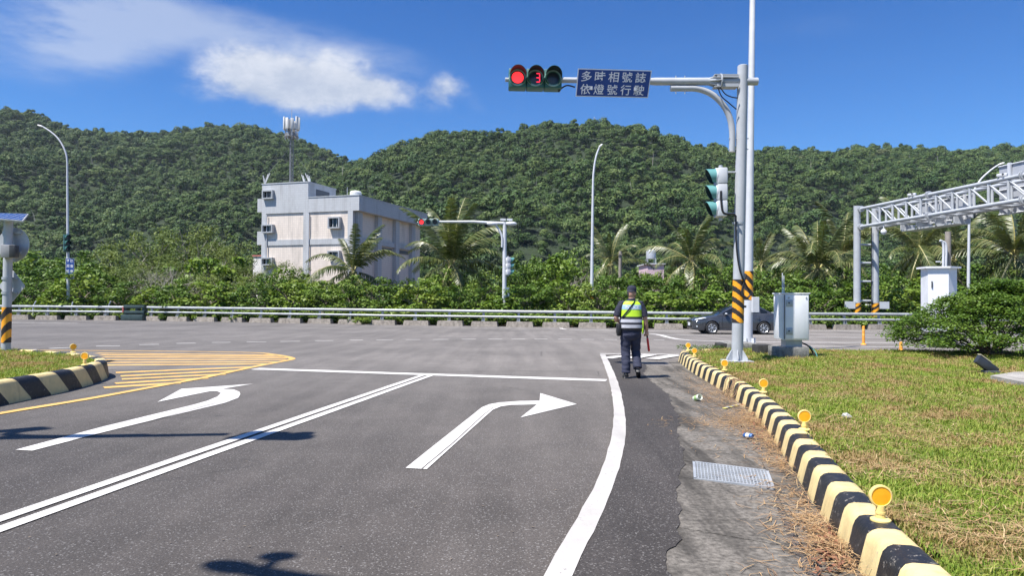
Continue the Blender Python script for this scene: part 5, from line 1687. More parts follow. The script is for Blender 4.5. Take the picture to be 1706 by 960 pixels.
for k in range(4):          # recessed bays along the shaded side
    v0 = .55 + k * 4.12
    bbox('side_pilaster', uC - .30 + .0, uC + .12, v0, v0 + .85, zgr, ZB - .006, tile_dark if False else tile_grey)
for k in range(3):
    v0 = .55 + k * 4.12 + .86
    za, zb_ = z_at(402, uC, 6), z_at(410, uC, 6)
    bbox('side_band', uC - .16, uC + .11, v0, v0 + 3.24, zb_, za, tile_grey)
    bbox('side_window_slot', uC + .02, uC + .10, v0 + .3, v0 + 2.9, zb_ - .55, zb_ - .15, M('shaded opening', (.10, .11, .12), .6))
for px_ in (443.5, 513.5):
    uu = u_at(px_); b = MB(); b.cyl(BW(uu, -.05, zgr), BW(uu, -.05, ZB - .1), .055, seg=8); b.build('drain_pipe', white_steel, bld, smooth=True)
for px_, py_ in ((470, 395.5), (533, 386)):
    uu = u_at(px_); zz_ = z_at(py_, uu); bbox('air_conditioner', uu - .42, uu + .42, -.42, .02, zz_, zz_ + .62, M('air conditioner shell', (.60, .60, .58), .5, dirt=.3)) if False else None
tb = MB(); pt = BW(u_at(591, 3.0), 3.0, ZR)
tb.lathe([(.001, 1.05), (.5, .95), (.62, .8), (.62, .1), (.001, .1)], Matrix.Translation(pt), 16); tb.build('water_tank', M('pale tank', (.62, .63, .62), .5), bld, smooth=True)
tb = MB(); tb.tube([pt + Vector((-.9, 0, 0)), pt + Vector((-.9, 0, 1.4))], .03, 6); tb.build('roof_pipe', galv, bld)

# telecom mast on the stair tower
VT = 2.6
uT = u_at(482.5, VT); base = BW(uT, VT, ZPH + .1)
DT = base.y
mast_steel = M('weathered mast steel', (.20, .205, .21), .6)
tm = thing('antenna_mast', 'rooftop telecom mast with a crown of white panel antennas', 'antenna mast', base)
zt = Q(483, 228, DT).z; ztop = Q(483, 196, DT).z
for k in range(3):
    a = 2 * math.pi * k / 3 + .5; o = Vector((math.cos(a), math.sin(a), 0)) * .22
    b = MB(); b.cyl(base + o, Vector((base.x + o.x, base.y + o.y, ztop - .2)), .04, seg=6); b.build('leg', mast_steel, tm)
    n_ = 18; b = MB(); a2 = a + 2 * math.pi / 3; o2 = Vector((math.cos(a2), math.sin(a2), 0)) * .22
    H_ = zt - base.z
    for i in range(n_):
        z0_, z1_ = base.z + H_ * i / n_, base.z + H_ * (i + 1) / n_
        b.tube([(base.x + o.x, base.y + o.y, z0_), (base.x + o2.x, base.y + o2.y, z1_)], .024, 5)
        b.tube([(base.x + o.x, base.y + o.y, z0_), (base.x + o2.x, base.y + o2.y, z0_)], .02, 5)
    b.build('lattice_brace', mast_steel, tm)
for zz, rr_ in ((zt + .0, .75), (zt + .75, .72)):
    b = MB(); b.lathe([(rr_ - .04, -.04), (rr_ + .04, -.04), (rr_ + .04, .04), (rr_ - .04, .04), (rr_ - .04, -.04)], Matrix.Translation((base.x, base.y, zz)), 16)
    for k in range(6):
        a = k * math.pi / 3; b.tube([(base.x, base.y, zz), (base.x + rr_ * math.cos(a), base.y + rr_ * math.sin(a), zz)], .03, 5)
    b.build('platform', mast_steel, tm)
ant_m = M('antenna white', (.66, .66, .64), .5, var=.06)
for k in range(9):
    a = 2 * math.pi * k / 9 + .2; rr_ = .80
    c = Vector((base.x + rr_ * math.cos(a), base.y + rr_ * math.sin(a), (zt + ztop) / 2 + random.uniform(-.05, .25)))
    b = MB(); b.box(c + Vector((0, 0, .25)), (.16, .32, 1.25 + random.uniform(-.1, .15)), a, bev=.03); an = b.build('panel_antenna', ant_m, tm, smooth=True)
    b = MB(); b.cyl(Vector((c.x * 1, c.y, zt - .35)) - Vector((.12 * math.cos(a), .12 * math.sin(a), 0)), Vector((c.x, c.y, c.z + .8)) - Vector((.12 * math.cos(a), .12 * math.sin(a), 0)), .035, seg=6); b.build('mounting_pipe', galv, an)
    b = MB(); b.box(Vector((base.x + .55 * math.cos(a), base.y + .55 * math.sin(a), zt + .2)), (.2, .28, .4), a); b.build('radio_unit', M('radio grey', (.40, .39, .37), .5), tm)
b = MB(); b.cyl((base.x, base.y, ztop - .3), (base.x, base.y, ztop + 1.0), .03, seg=6); b.build('lightning_rod', galv, tm)
b = MB()
for (px, py) in ((520, 297), (438, 300), (505, 297)):
    q = Q(px, py, DT); b.tube([Vector((base.x, base.y, zt - 1.0)), q], .012, 5)
b.build('guy_wire', mast_steel, tm)
for i, (px, py, dxs) in enumerate(((441, 303, (-3, 6, 9)), (508, 303, (-6, -3)), (517, 303, (-5, -9, -2)))):
    q = Q(px, py, DT - 1.5); q.z = ZPH + .05
    tt_ = thing('roof_antenna', ('short whip antennas at the left corner of the stair tower roof', 'pair of whip antennas right of the telecom mast', 'leaning antenna rods at the right corner of the stair tower roof')[i], 'antenna', q)
    for d_ in dxs:
        b = MB(); b.tube([q, q + Vector((d_ * .06, 0, .9 + .04 * abs(d_)))], .045, 6); b.build('rod', ant_m, tt_)
    b = MB(); b.tube([q, q + Vector((0, 0, .7))], .05, 6); b.build('stand', galv, tt_)
# ------------------------------------------------------------------ the officer
from mathutils import noise as mnoise
def voxel(mb, name, size, smooth=4, wrinkle=0.0, wscale=9.0):
    me = mb.mesh(name)
    o = bpy.data.objects.new('voxel_work', me); COL.objects.link(o)
    r = o.modifiers.new('r', 'REMESH'); r.mode = 'VOXEL'; r.voxel_size = size
    s = o.modifiers.new('s', 'SMOOTH'); s.iterations = smooth; s.factor = .5
    dg = bpy.context.evaluated_depsgraph_get(); dg.update()
    out = bpy.data.meshes.new_from_object(o.evaluated_get(dg)); out.name = name
    bpy.data.objects.remove(o); bpy.data.meshes.remove(me)
    if wrinkle:
        nv = [(v.co.copy(), v.normal.copy()) for v in out.vertices]
        for v, (c, n) in zip(out.vertices, nv):
            k = mnoise.noise((c.x * wscale, c.y * wscale, c.z * wscale * 2.4)) + .5 * mnoise.noise((c.x * wscale * 2 + 4, c.y * wscale * 2, c.z * wscale * 3.5 + c.x * 11))
            v.co = c + n * (k * wrinkle)
    out.polygons.foreach_set('use_smooth', [True] * len(out.polygons))
    out.update()
    return out

def build_officer():
    base = P(1050.5, 630.5, .018)
    t = thing('person', 'officer in dark blue uniform, cap and lime vest walking away beside the white line', 'person', base)
    T = Matrix.Translation(base) @ Matrix.Diagonal((1.0, 1.0, 1.0, 1))
    def fin(me, name, mats, parent=t):
        me.transform(T)
        return link_mesh(name, me, mats, parent)
    skin = M('skin', (.48, .27, .19), .5, var=.06, scale=14)
    navy = M('navy uniform cloth', (.017, .019, .037), .85, var=.18, scale=9, bmp=.003)
    navy_tr = M('blue grey trouser cloth', (.032, .036, .064), .88, var=.16, scale=7, bmp=.003)
    lime = M('lime vest fabric', (.50, .78, .03), .6, var=.05, scale=7)
    silver = M('silver reflective tape', (.50, .50, .54), .35, var=.10, scale=14)
    pale_blue = M('pale blue reflective panel', (.30, .47, .60), .45, var=.08, scale=12)
    black = M('black gear', (.014, .014, .016), .5, var=.2)
    shoe = M('black shoe leather', (.016, .016, .018), .35, var=.2)
    fd = Vector((math.sin(R(38)), math.cos(R(38)), 0)); fs = Vector((fd.y, -fd.x, 0))     # where the face points, and its right
    hc = Vector((.018, .012, 1.615))
    b = MB()
    rot = Matrix.Rotation(-R(38), 3, 'Z')
    b.sphere(hc, (.074, .093, .112), 22, 14, rot)
    b.sphere(hc + fd * .035 + Vector((0, 0, -.055)), (.056, .060, .062), 16, 10, rot)       # jaw
    b.tube([hc + fd * .085 + Vector((0, 0, .012)), hc + fd * .112 + Vector((0, 0, -.022)), hc + fd * .09 + Vector((0, 0, -.034))], [.010, .016, .012], 8)
    for sgn in (-1, 1):
        b.sphere(hc + fs * (sgn * .077) - fd * .008 + Vector((0, 0, -.012)), (.012, .022, .034), 10, 7, rot)
        b.sphere(hc + fd * .083 + fs * (sgn * .032) + Vector((0, 0, .012)), (.014, .010, .008), 8, 6, rot)     # brow
    b.sphere(hc + fd * .090 + Vector((0, 0, -.066)), (.024, .012, .012), 8, 6, rot)          # mouth
    b.tube([(.008, -.01, 1.40), (.010, -.005, 1.47), (.016, .006, 1.56)], [.072, .058, .056], 16)
    b.tube([(0, 0, .86), (0, 0, 1.05), (0, 0, 1.25), (0, 0, 1.42)], [.13, .12, .13, .10], 18)
    arms = {-1: [(-.165, .0, 1.415), (-.232, -.015, 1.30), (-.282, -.04, 1.16), (-.262, .08, 1.10), (-.205, .19, 1.085)],
            1: [(.175, .0, 1.415), (.228, -.012, 1.29), (.262, -.03, 1.155), (.288, .0, 1.02), (.308, .035, .905)]}
    for sgn, a in arms.items():
        b.tube(a, [.058, .052, .046, .044, .032], 14)
    legs = {-1: [(-.088, 0, .92), (-.09, .03, .72), (-.088, .05, .50), (-.086, .015, .30), (-.085, 0, .08)],
            1: [(.092, 0, .92), (.105, .07, .72), (.118, .13, .52), (.124, .05, .34), (.128, -.03, .175)]}
    for sgn, a in legs.items():
        b.tube(a, [.085, .078, .058, .055, .042], 14)
    # hands
    def hand(w, dirv, palmn, side, curl):
        w = Vector(w); dirv = Vector(dirv).normalized(); pn = Vector(palmn).normalized(); sd = dirv.cross(pn).normalized()
        b.tube([w - dirv * .02, w + dirv * .03, w + dirv * .085], [.026, .037, .036], 10)
        for i, (off, ln) in enumerate(((-.030, .062), (-.010, .072), (.010, .068), (.029, .054))):
            p = w + dirv * .082 + sd * off
            pts = [p - dirv * .02]; d_ = dirv.copy(); ang = 0
            pts.append(p)
            for sgm in (.42, .32, .26):
                ang += curl
                dd = (dirv * math.cos(ang) + pn * math.sin(ang))
                p = p + dd * (ln * sgm); pts.append(p)
            b.tube(pts, [.010, .0105, .0098, .009, .0075], 8)
        p = w + dirv * .035 + sd * (-.034 * side)
        b.tube([p, p + dirv * .025 - sd * .018 * side + pn * .012, p + dirv * .05 - sd * .012 * side + pn * .032, p + dirv * .062 + pn * .045], [.013, .013, .011, .009], 8)
    hand((.310, .040, .900), (.07, .10, -1), (-.75, .65, 0), 1, 1.05)
    hand((-.205, .19, 1.085), (.6, .8, -.05), (.2, 0, -1), -1, .7)
    body = fin(voxel(b, 'body', .0072, 3), 'body', skin)
    # hair below the cap
    b = MB(); hs = []
    for i in range(7):
        ph = R(92 + i * 6.5); z = math.cos(ph) * .114; r = math.sin(ph)
        ring = []
        for k in range(20):
            a = R(100 + 160 * 0) + R(-28) + k / 19 * R(236)
            v = Vector((math.cos(a) * .0785 * r, math.sin(a) * .0975 * r * 1.0, z))
            ring.append(hc + rot @ Matrix.Rotation(R(152), 3, 'Z') @ v if False else hc + rot @ Vector((math.cos(a + R(90)) * .0785 * r, math.sin(a + R(90)) * .0975 * r, z + .012)))
        hs.append(ring)
    V = [p for r_ in hs for p in r_]
    b.add(V, [(i * 20 + k, i * 20 + k + 1, (i + 1) * 20 + k + 1, (i + 1) * 20 + k) for i in range(6) for k in range(19)])
    # (turned so that the opening lies at the face)
    for i, p in enumerate(b.v):
        q = Vector(p) - hc; q = Matrix.Rotation(R(-28 + 0), 3, 'Z') @ q; b.v[i] = tuple(hc + q)
    fin(b.mesh('hair', True), 'hair', M('grey black hair', (.06, .055, .05), .8, var=.3, scale=40))
    # cap
    b = MB(); Mc = Matrix.Translation(hc + Vector((0, 0, .028))) @ rot.to_4x4() @ Matrix.Diagonal((1, 1.2, 1, 1)) @ Matrix.Rotation(R(-5), 4, 'X')
    b.lathe([(.084, .0), (.0865, .03), (.086, .055), (.080, .085), (.060, .108), (.03, .118), (.001, .120)], Mc, 24)
    cap = fin(b.mesh('cap', True), 'cap', navy)
    b = MB(); b.lathe([(.0868, -.002), (.0875, .022), (.0872, .024), (.085, -.004)], Mc, 24); fin(b.mesh('cap_band', True), 'cap_band', M('cap band', (.045, .05, .075), .8), cap)
    b = MB(); vs = []
    for k in range(9):
        a = R(-58 + 116 * k / 8)
        d_ = fd * math.cos(a) + fs * math.sin(a)
        i_ = hc + Vector((0, 0, .028)) + d_ * .088; o_ = hc + Vector((0, 0, .010)) + d_ * .09 + fd * (.085 * math.cos(a) ** .8 if math.cos(a) > 0 else 0)
        vs += [i_, o_, o_ - Vector((0, 0, .005)), i_ - Vector((0, 0, .005))]
    b.add(vs, [(4 * k + j, 4 * k + (j + 1) % 4, 4 * k + 4 + (j + 1) % 4, 4 * k + 4 + j) for k in range(8) for j in range(4)]); fin(b.mesh('cap_peak', True), 'cap_peak', navy, cap)
    b = MB(); b.sphere(hc + Vector((0, 0, .028 + .122)), (.009, .009, .006), 8, 5); fin(b.mesh('cap_button', True), 'cap_button', navy, cap)
    # uniform
    TOR = [(.885, .198, .142), (.94, .207, .150), (1.00, .210, .152), (1.08, .206, .148), (1.16, .198, .143), (1.24, .193, .138), (1.32, .193, .134), (1.38, .190, .126), (1.42, .176, .114), (1.45, .142, .098), (1.475, .098, .082), (1.50, .070, .070)]
    def tor(z):
        for (a, ra, sa), (c, rc, sc_) in zip(TOR, TOR[1:]):
            if a <= z <= c: k = (z - a) / (c - a); return ra + (rc - ra) * k, sa + (sc_ - sa) * k
        return TOR[0][1:] if z < TOR[0][0] else TOR[-1][1:]
    def ring(z, off, n=36, sag=0.0):
        rx, ry = tor(z)
        return [Vector((.004 + (rx + off) * math.copysign(abs(math.cos(2 * math.pi * k / n)) ** .85, math.cos(2 * math.pi * k / n)), (ry + off) * math.copysign(abs(math.sin(2 * math.pi * k / n)) ** .9, math.sin(2 * math.pi * k / n)), z)) for k in range(n)]
    b = MB(); b.loft([ring(z, -.008) for z in np.linspace(.90, 1.50, 22)])
    for sgn, a in arms.items():
        k = 3
        pts = [Vector(p) for p in a[:3]]; pts[2] = pts[1].lerp(pts[2], .92)
        b.tube([Vector((sgn * .10, 0, 1.42)), pts[0], pts[1], pts[2]], [.06, .076, .072, .069], 16)
    b.tube([(.012, -.004, 1.45), (.014, 0, 1.515)], [.076, .068], 16)
    fin(voxel(b, 'shirt', .009, 3, .004, 11), 'shirt', navy)
    b = MB(); b.loft([[Vector((p.x * .96, p.y * .97, z)) for p in ring(max(z, .89), -.012)] for z in (.80, .86, .92, .98)])
    b.sphere((.004, -.015, .85), (.185, .135, .13), 18, 12)
    for sgn, a in legs.items():
        pts = [Vector(p) for p in a]
        e = pts[3].lerp(pts[4], .92)
        b.tube([pts[0], pts[1], pts[2], pts[3], e], [.112, .103, .089, .086, .083], 18)
    fin(voxel(b, 'trousers', .0095, 3, .0085, 8), 'trousers', navy_tr)
    # vest, built as a shell with its own tapes
    def shell(name, z0, z1, off, mat, parent, n=6):
        zs = np.linspace(z0, z1, n); b = MB(); N = 36
        outer = [ring(z, off) for z in zs]; inner = [ring(z, off - .006) for z in zs[::-1]]
        b.loft(outer + inner + [outer[0]], cap=False)
        return fin(b.mesh(name, True), name, mat, parent)
    vest = shell('vest', .905, 1.462, .010, M('dark vest panel', (.026, .028, .040), .8, var=.1), t, 20)
    shell('lime_panel', 1.172, 1.464, .0125, lime, vest, 12)
    shell('reflective_panel', 1.305, 1.395, .0150, pale_blue, vest, 5)
    shell('silver_tape', 1.062, 1.122, .0135, silver, vest, 3)
    shell('silver_tape', .958, 1.018, .0135, silver, vest, 3)
    for x_ in (-.165, .165):        # pale piping at the armholes
        pass
    V, Fc = fit_text('POLICE', 0, 1, 0, 1, .02)
    b = MB(); vs = []
    for u, v in V:
        z = 1.318 + v * .062; rx, ry = tor(z); x = -.122 + .25 * u
        c = max(1 - (abs(x) / (rx + .0175)) ** (2 / .85), .01)
        vs.append((.004 + x, -(ry + .0175) * c ** .45, z))
    b.add(vs, Fc); fin(b.mesh('lettering', fix=False), 'lettering', sign_white, vest)
    pts = []
    for k in range(13):
        f = k / 12; z = 1.468 - .31 * f; rx, ry = tor(z); x = .062 - .245 * f
        c = max(1 - (abs(x) / (rx + .022)) ** 2.35, .02)
        pts.append(Vector((x, -(ry + .024) * c ** .45, z)))
    b = MB()
    for p, q in zip(pts, pts[1:]):
        pass
    vs = []
    for i, p in enumerate(pts):
        d_ = (pts[min(i + 1, 12)] - pts[max(i - 1, 0)]).normalized(); n_ = Vector((p.x * .6, p.y, 0)).normalized(); s_ = d_.cross(n_).normalized() * .013
        vs += [p - s_ + n_ * .004, p + s_ + n_ * .004, p + s_ - n_ * .003, p - s_ - n_ * .003]
    b.add(vs, [(4 * k + j, 4 * k + (j + 1) % 4, 4 * k + 4 + (j + 1) % 4, 4 * k + 4 + j) for k in range(12) for j in range(4)])
    fin(b.mesh('strap', True), 'strap', black)
    b = MB(); b.box((-.232, -.02, .935), (.085, .17, .21), bev=.03); b.box((-.235, -.03, .86), (.07, .12, .12), bev=.02); fin(b.mesh('hip_bag', True), 'hip_bag', black)
    b = MB(); b.loft([ring(z, .016) for z in (.925, .955)]); fin(b.mesh('belt', True), 'belt', black)
    b = MB(); b.box((.226, -.02, .965), (.05, .10, .17), bev=.015); fin(b.mesh('holster', True), 'holster', black)
    b = MB(); b.box((.216, -.075, 1.0), (.030, .018, .20), R(20), bev=.006); b.box((.212, -.09, .90), (.034, .016, .10), R(35), bev=.006); fin(b.mesh('lime_tab', True), 'lime_tab', lime)
    # shoes
    b = MB()
    b.tube([(-.085, -.075, .050), (-.085, -.03, .055), (-.086, .06, .050), (-.09, .14, .040), (-.092, .185, .033)], [.036, .047, .046, .042, .026], 14)
    b.tube([(-.085, -.005, .05), (-.085, -.005, .15)], [.048, .05], 12)
    b.box((-.088, .055, .010), (.088, .27, .020), bev=.008)
    fin(voxel(b, 'shoe', .008, 2), 'shoe', shoe)
    b = MB()
    d_ = Vector((.18, .80, -.55)).normalized(); h = Vector((.128, -.075, .150))
    b.tube([h, h + d_ * .06, h + d_ * .14, h + d_ * .22, h + d_ * .265], [.036, .047, .046, .041, .026], 14)
    b.tube([(.128, -.02, .13), (.127, -.01, .22)], [.048, .052], 12)
    nn = Vector((.0, -.56, -.82)).normalized()
    q = [h + d_ * a + nn * .040 + Vector((.045 * s, 0, 0)) for a, s in ((-.03, -1), (-.03, 1), (.27, .8), (.27, -.8))]
    panel(b, q, nn, .018)
    fin(voxel(b, 'shoe', .008, 2), 'shoe', shoe)
    b = MB(); b.box((.270, -.03, 1.205), (.002, .002, .002)); 
    # baton, held in the right hand
    hb = base + Vector((.322, .078, .835)); e = base + Vector((.372, .115, .50)); ax = (e - hb).normalized()
    bt = thing('baton', 'red traffic baton with a black grip held in the officer\'s right hand', 'baton', hb)
    b = MB(); b.cyl(hb - ax * .06, hb + ax * .075, .016, .017, 12); b.lathe([(.001, 0), (.018, 0), (.018, .02), (.012, .02)], Matrix.Translation(hb - ax * .07), 10); b.build('grip', black, bt, smooth=True)
    b = MB(); b.tube([hb + ax * .075, hb + ax * .10, (e - ax * .02), e], [.016, .022, .022, .009], 12); b.build('tube', M('red plastic tube', (.66, .022, .032), .3, var=.05), bt, smooth=True)
    b = MB(); b.lathe([(.020, -.008), (.0215, -.008), (.0215, .008), (.020, .008)], Matrix.Translation(hb + ax * .19) @ ax.to_track_quat('Z', 'Y').to_matrix().to_4x4(), 12); b.build('ring', M('dark red', (.16, .01, .012), .4), bt, smooth=True)
build_officer()
# ------------------------------------------------------------------ leaves
HAZE = .000085
def leaf_quads(C, Nrm, L, W, r):
    """diamond leaves at centres C facing Nrm"""
    n = len(C)
    Nrm = Nrm / np.maximum(np.linalg.norm(Nrm, axis=1, keepdims=True), 1e-6)
    rv = r.normal(size=(n, 3)); T = np.cross(Nrm, rv); T /= np.maximum(np.linalg.norm(T, axis=1, keepdims=True), 1e-6)
    B = np.cross(Nrm, T)
    L = np.broadcast_to(L, n)[:, None]; W = np.broadcast_to(W, n)[:, None]
    V = np.stack([C - T * L / 2, C + B * W / 2 + Nrm * W * .12, C + T * L / 2, C - B * W / 2 + Nrm * W * .12], axis=1)
    return V.reshape(-1, 3), np.arange(n * 4).reshape(n, 4)

def crown_mesh(name, seed, clumps, per, leaf, spread=.36, up=.55, out=.7, aspect=.55, mat=None, tone_by_clump=.5):
    r = np.random.default_rng(seed)
    K = len(clumps)
    C0 = np.repeat(np.array([c[:3] for c in clumps]), per, axis=0)
    S = np.repeat(np.array([c[3] if len(c) > 3 else 1.0 for c in clumps]), per)[:, None]
    off = r.normal(size=(K * per, 3)); off /= np.linalg.norm(off, axis=1, keepdims=True)
    off *= (r.random((K * per, 1)) ** .45) * spread * S
    off[:, 2] *= .75
    C = C0 + off
    ctr = np.array([c[:3] for c in clumps]).mean(0)
    o = off / np.maximum(np.linalg.norm(off, axis=1, keepdims=True), 1e-6)
    N = o * out + np.array([0, 0, up]) + r.normal(size=C.shape) * .45
    V, Fc = leaf_quads(C, N, leaf * r.uniform(.65, 1.35, len(C)), leaf * aspect * r.uniform(.7, 1.3, len(C)), r)
    tone = np.repeat(r.random(K), per) * tone_by_clump + r.random(K * per) * (1 - tone_by_clump)
    me = np_mesh(name, V, Fc, shade=tone)
    if mat: me.materials.append(mat)
    return me

def ellipsoid_clumps(seed, n, c, rad, inner=.5, lump=.25, zmin=-.6):
    r = np.random.default_rng(seed); out = []
    while len(out) < n:
        d = r.normal(size=3); d /= np.linalg.norm(d)
        if d[2] < zmin: continue
        k = inner + (1 - inner) * r.random() ** .5
        l = 1 + lump * math.sin(d[0] * 4.1 + seed) * math.cos(d[1] * 3.7 + seed * 2) + r.normal() * lump * .3
        out.append((c[0] + d[0] * rad[0] * k * l, c[1] + d[1] * rad[1] * k * l, c[2] + d[2] * rad[2] * k * l, .7 + .6 * r.random()))
    return out

def scatter(name, pts, scale, rot, pick, protos, kind='stuff', label=None, cat=None):
    """one object whose points carry copies of a few small plants (geometry nodes)"""
    pts = np.asarray(pts, dtype=np.float32); n = len(pts)
    me = bpy.data.meshes.new(name)
    me.vertices.add(n); me.vertices.foreach_set('co', pts.ravel())
    a = me.attributes.new('plant_scale', 'FLOAT_VECTOR', 'POINT'); sc = np.asarray(scale, dtype=np.float32)
    if sc.ndim == 1: sc = np.repeat(sc[:, None], 3, axis=1)
    a.data.foreach_set('vector', sc.ravel())
    a = me.attributes.new('plant_turn', 'FLOAT_VECTOR', 'POINT'); a.data.foreach_set('vector', np.asarray(rot, dtype=np.float32).ravel())
    a = me.attributes.new('plant_kind', 'INT', 'POINT'); a.data.foreach_set('value', np.asarray(pick, dtype=np.int32))
    o = bpy.data.objects.new(name, me); COL.objects.link(o)
    ng = bpy.data.node_groups.new(name + '_nodes', 'GeometryNodeTree')
    ng.interface.new_socket('Geometry', in_out='INPUT', socket_type='NodeSocketGeometry')
    ng.interface.new_socket('Geometry', in_out='OUTPUT', socket_type='NodeSocketGeometry')
    N, Lk = ng.nodes, ng.links
    gi, go = N.new('NodeGroupInput'), N.new('NodeGroupOutput')
    iop = N.new('GeometryNodeInstanceOnPoints')
    jn = N.new('GeometryNodeJoinGeometry')
    for p in protos:
        oi = N.new('GeometryNodeObjectInfo'); oi.inputs['Object'].default_value = p; oi.inputs['As Instance'].default_value = True
        Lk.new(oi.outputs['Geometry'], jn.inputs[0])
    def attr(nm, typ):
        q = N.new('GeometryNodeInputNamedAttribute'); q.data_type = typ; q.inputs['Name'].default_value = nm
        return [s for s in q.outputs if s.enabled and s.name == 'Attribute'][0]
    Lk.new(gi.outputs[0], iop.inputs['Points']); Lk.new(jn.outputs[0], iop.inputs['Instance'])
    iop.inputs['Pick Instance'].default_value = True
    Lk.new(attr('plant_kind', 'INT'), iop.inputs['Instance Index'])
    Lk.new(attr('plant_turn', 'FLOAT_VECTOR'), iop.inputs['Rotation'])
    Lk.new(attr('plant_scale', 'FLOAT_VECTOR'), iop.inputs['Scale'])
    Lk.new(iop.outputs[0], go.inputs[0])
    md = o.modifiers.new('plants', 'NODES'); md.node_group = ng
    return tag(o, label, cat, None, kind)

def proto(me): return bpy.data.objects.new(me.name, me)      # never linked into the scene: only its mesh is used

# ------------------------------------------------------------------ hills and their forest
RIDGE_A = [(-700, 260), (-400, 215), (-150, 190), (0, 186), (40, 188), (70, 196), (95, 207), (120, 215), (170, 222), (230, 222), (280, 219), (330, 214), (380, 209), (420, 212), (460, 220), (500, 235), (530, 249), (560, 262), (600, 280), (680, 330), (780, 400)]
RIDGE_B = [(400, 455), (440, 430), (480, 380), (515, 330), (545, 296), (575, 274), (610, 260), (650, 247), (690, 236), (712, 226), (740, 222), (785, 222), (830, 226), (850, 220), (900, 213), (940, 210), (990, 210), (1030, 214), (1080, 222), (1120, 234), (1160, 246), (1200, 251), (1250, 252), (1320, 256), (1400, 262), (1500, 270), (1706, 290), (2000, 310), (2600, 330)]
RIDGE_C = [(900, 330), (1000, 300), (1120, 268), (1200, 253), (1250, 251), (1290, 252), (1340, 255), (1390, 257), (1420, 250), (1460, 245), (1500, 246), (1550, 250), (1600, 252), (1650, 250), (1706, 246), (1850, 235), (2200, 250), (2700, 290)]
def make_hill(tab, D, B, crown):
    px = np.array([a for a, _ in tab], float)
    xs = (px - 853) / F                       # slope x / y
    hz = np.array([Q(a, b_, D).z - crown for a, b_ in tab])
    return xs, hz, D, B
HILLS = [make_hill(RIDGE_A, 800.0, 240.0, 13.0), make_hill(RIDGE_B, 540.0, 190.0, 8.5), make_hill(RIDGE_C, 620.0, 230.0, 9.0)]
def fbm(x, y, s):
    return (np.sin(x * s + 1.3 * np.sin(y * s * .7)) * np.cos(y * s * .9 + 1.1 * np.sin(x * s * .6)) + .5 * np.sin(x * s * 2.3 + 2 + y * s * .8) * np.cos(y * s * 1.9 - x * s * .5))
def hill_z(x, y):
    x = np.asarray(x, float); y = np.asarray(y, float)
    best = np.full(x.shape, -1.2)
    for i, (xs, hz, D, B) in enumerate(HILLS):
        s = x / np.maximum(y, 1.0)
        h = np.interp(s, xs, hz)
        u = (y - B) / (D - B)
        up = np.clip(u, 0, 1); prof = .35 * up + .65 * (up * up * (3 - 2 * up))
        rel = fbm(x + 100 * i, y, .021) * 11.0 + fbm(x + 40, y + 90 * i, .055) * 4.0
        z = h * prof + rel * np.clip(up * 5, 0, 1) * np.clip((.96 - up) * 2.0, 0, 1)
        back = np.clip((y - D) / (D * .9), 0, 1)
        z = np.where(y > D, h * (1 - back * back * (3 - 2 * back)), z)
        z = np.where(u < 0, -1.2, z)
        best = np.maximum(best, z)
    return best
hm, ht, hb_, ho = new_mat('hillside undergrowth')
tc = ht.node('ShaderNodeTexCoord').outputs['Object']
ht.put(hb_.inputs['Base Color'], ht.mix(ht.ramp(ht.noise(tc, .06, 6.0, .65), .3, .7), (.010, .020, .007), (.020, .036, .011)))
hb_.inputs['Roughness'].default_value = .95
gx = np.arange(-1500, 1501, 13.0); gy = np.arange(180, 1561, 13.0)
XX, YY = np.meshgrid(gx, gy); ZZ = hill_z(XX, YY)
V = np.stack([XX, YY, ZZ], -1).reshape(-1, 3); nx = len(gx)
ii = np.arange(len(gy) - 1)[:, None] * nx + np.arange(nx - 1)[None, :]
Fc = np.stack([ii, ii + 1, ii + 1 + nx, ii + nx], -1).reshape(-1, 4)
me = np_mesh('hills', V, Fc); me.polygons.foreach_set('use_smooth', [True] * len(me.polygons)); me.materials.append(hm)
tag(link_mesh('hills', me), kind='structure')

forest_leaf = M_leaf('forest leaves', [(.012, .033, .011), (.032, .071, .018), (.063, .112, .025), (.120, .163, .042)], trans=0.0, rough=.6, varscale=.018, patch=((.15, .15, .080), .012, .66, .80), spec=.25)
fprotos = []
def lobed_crown(seed, w, h, nl, per, leaf):
    """forest tree seen from afar: several leafy domes, leaves lying roughly on each dome"""
    q = np.random.default_rng(seed); C = []; N = []; tone = []
    for k in range(nl):
        a = q.uniform(0, 6.28); rr_ = w * .62 * q.random() ** .5; zc = h * (.42 + .42 * q.random() * (1 - .5 * (rr_ / w) ** 2)); lr = w * q.uniform(.34, .56)
        c = np.array([rr_ * math.cos(a), rr_ * math.sin(a), zc]); tk = q.random()
        d = q.normal(size=(per, 3)); d /= np.linalg.norm(d, axis=1, keepdims=True); d[:, 2] = np.where(d[:, 2] < -.45, -d[:, 2], d[:, 2])
        C.append(c + d * lr * q.uniform(.82, 1.06, (per, 1)) * np.array([1, 1, .82])); N.append(d + q.normal(size=d.shape) * .26 + np.array([0, 0, .15])); tone.append(tk * .55 + .45 * q.random(per))
    C = np.concatenate(C); N = np.concatenate(N); tone = np.concatenate(tone)
    V, Fc = leaf_quads(C, N, leaf * q.uniform(.7, 1.3, len(C)), leaf * .8 * q.uniform(.7, 1.3, len(C)), q)
    me = np_mesh('forest_crown', V, Fc, shade=tone); me.materials.append(forest_leaf); return proto(me)
for s, (w, h, nl) in enumerate(((3.6, 7.0, 8), (4.4, 6.4, 10), (3.0, 8.2, 7), (5.0, 6.0, 11), (3.4, 7.4, 8), (2.6, 9.0, 7), (4.0, 6.8, 9), (4.6, 7.6, 10))):
    fprotos.append(lobed_crown(200 + s, w, h, nl, 80, .66))
r = np.random.default_rng(11)
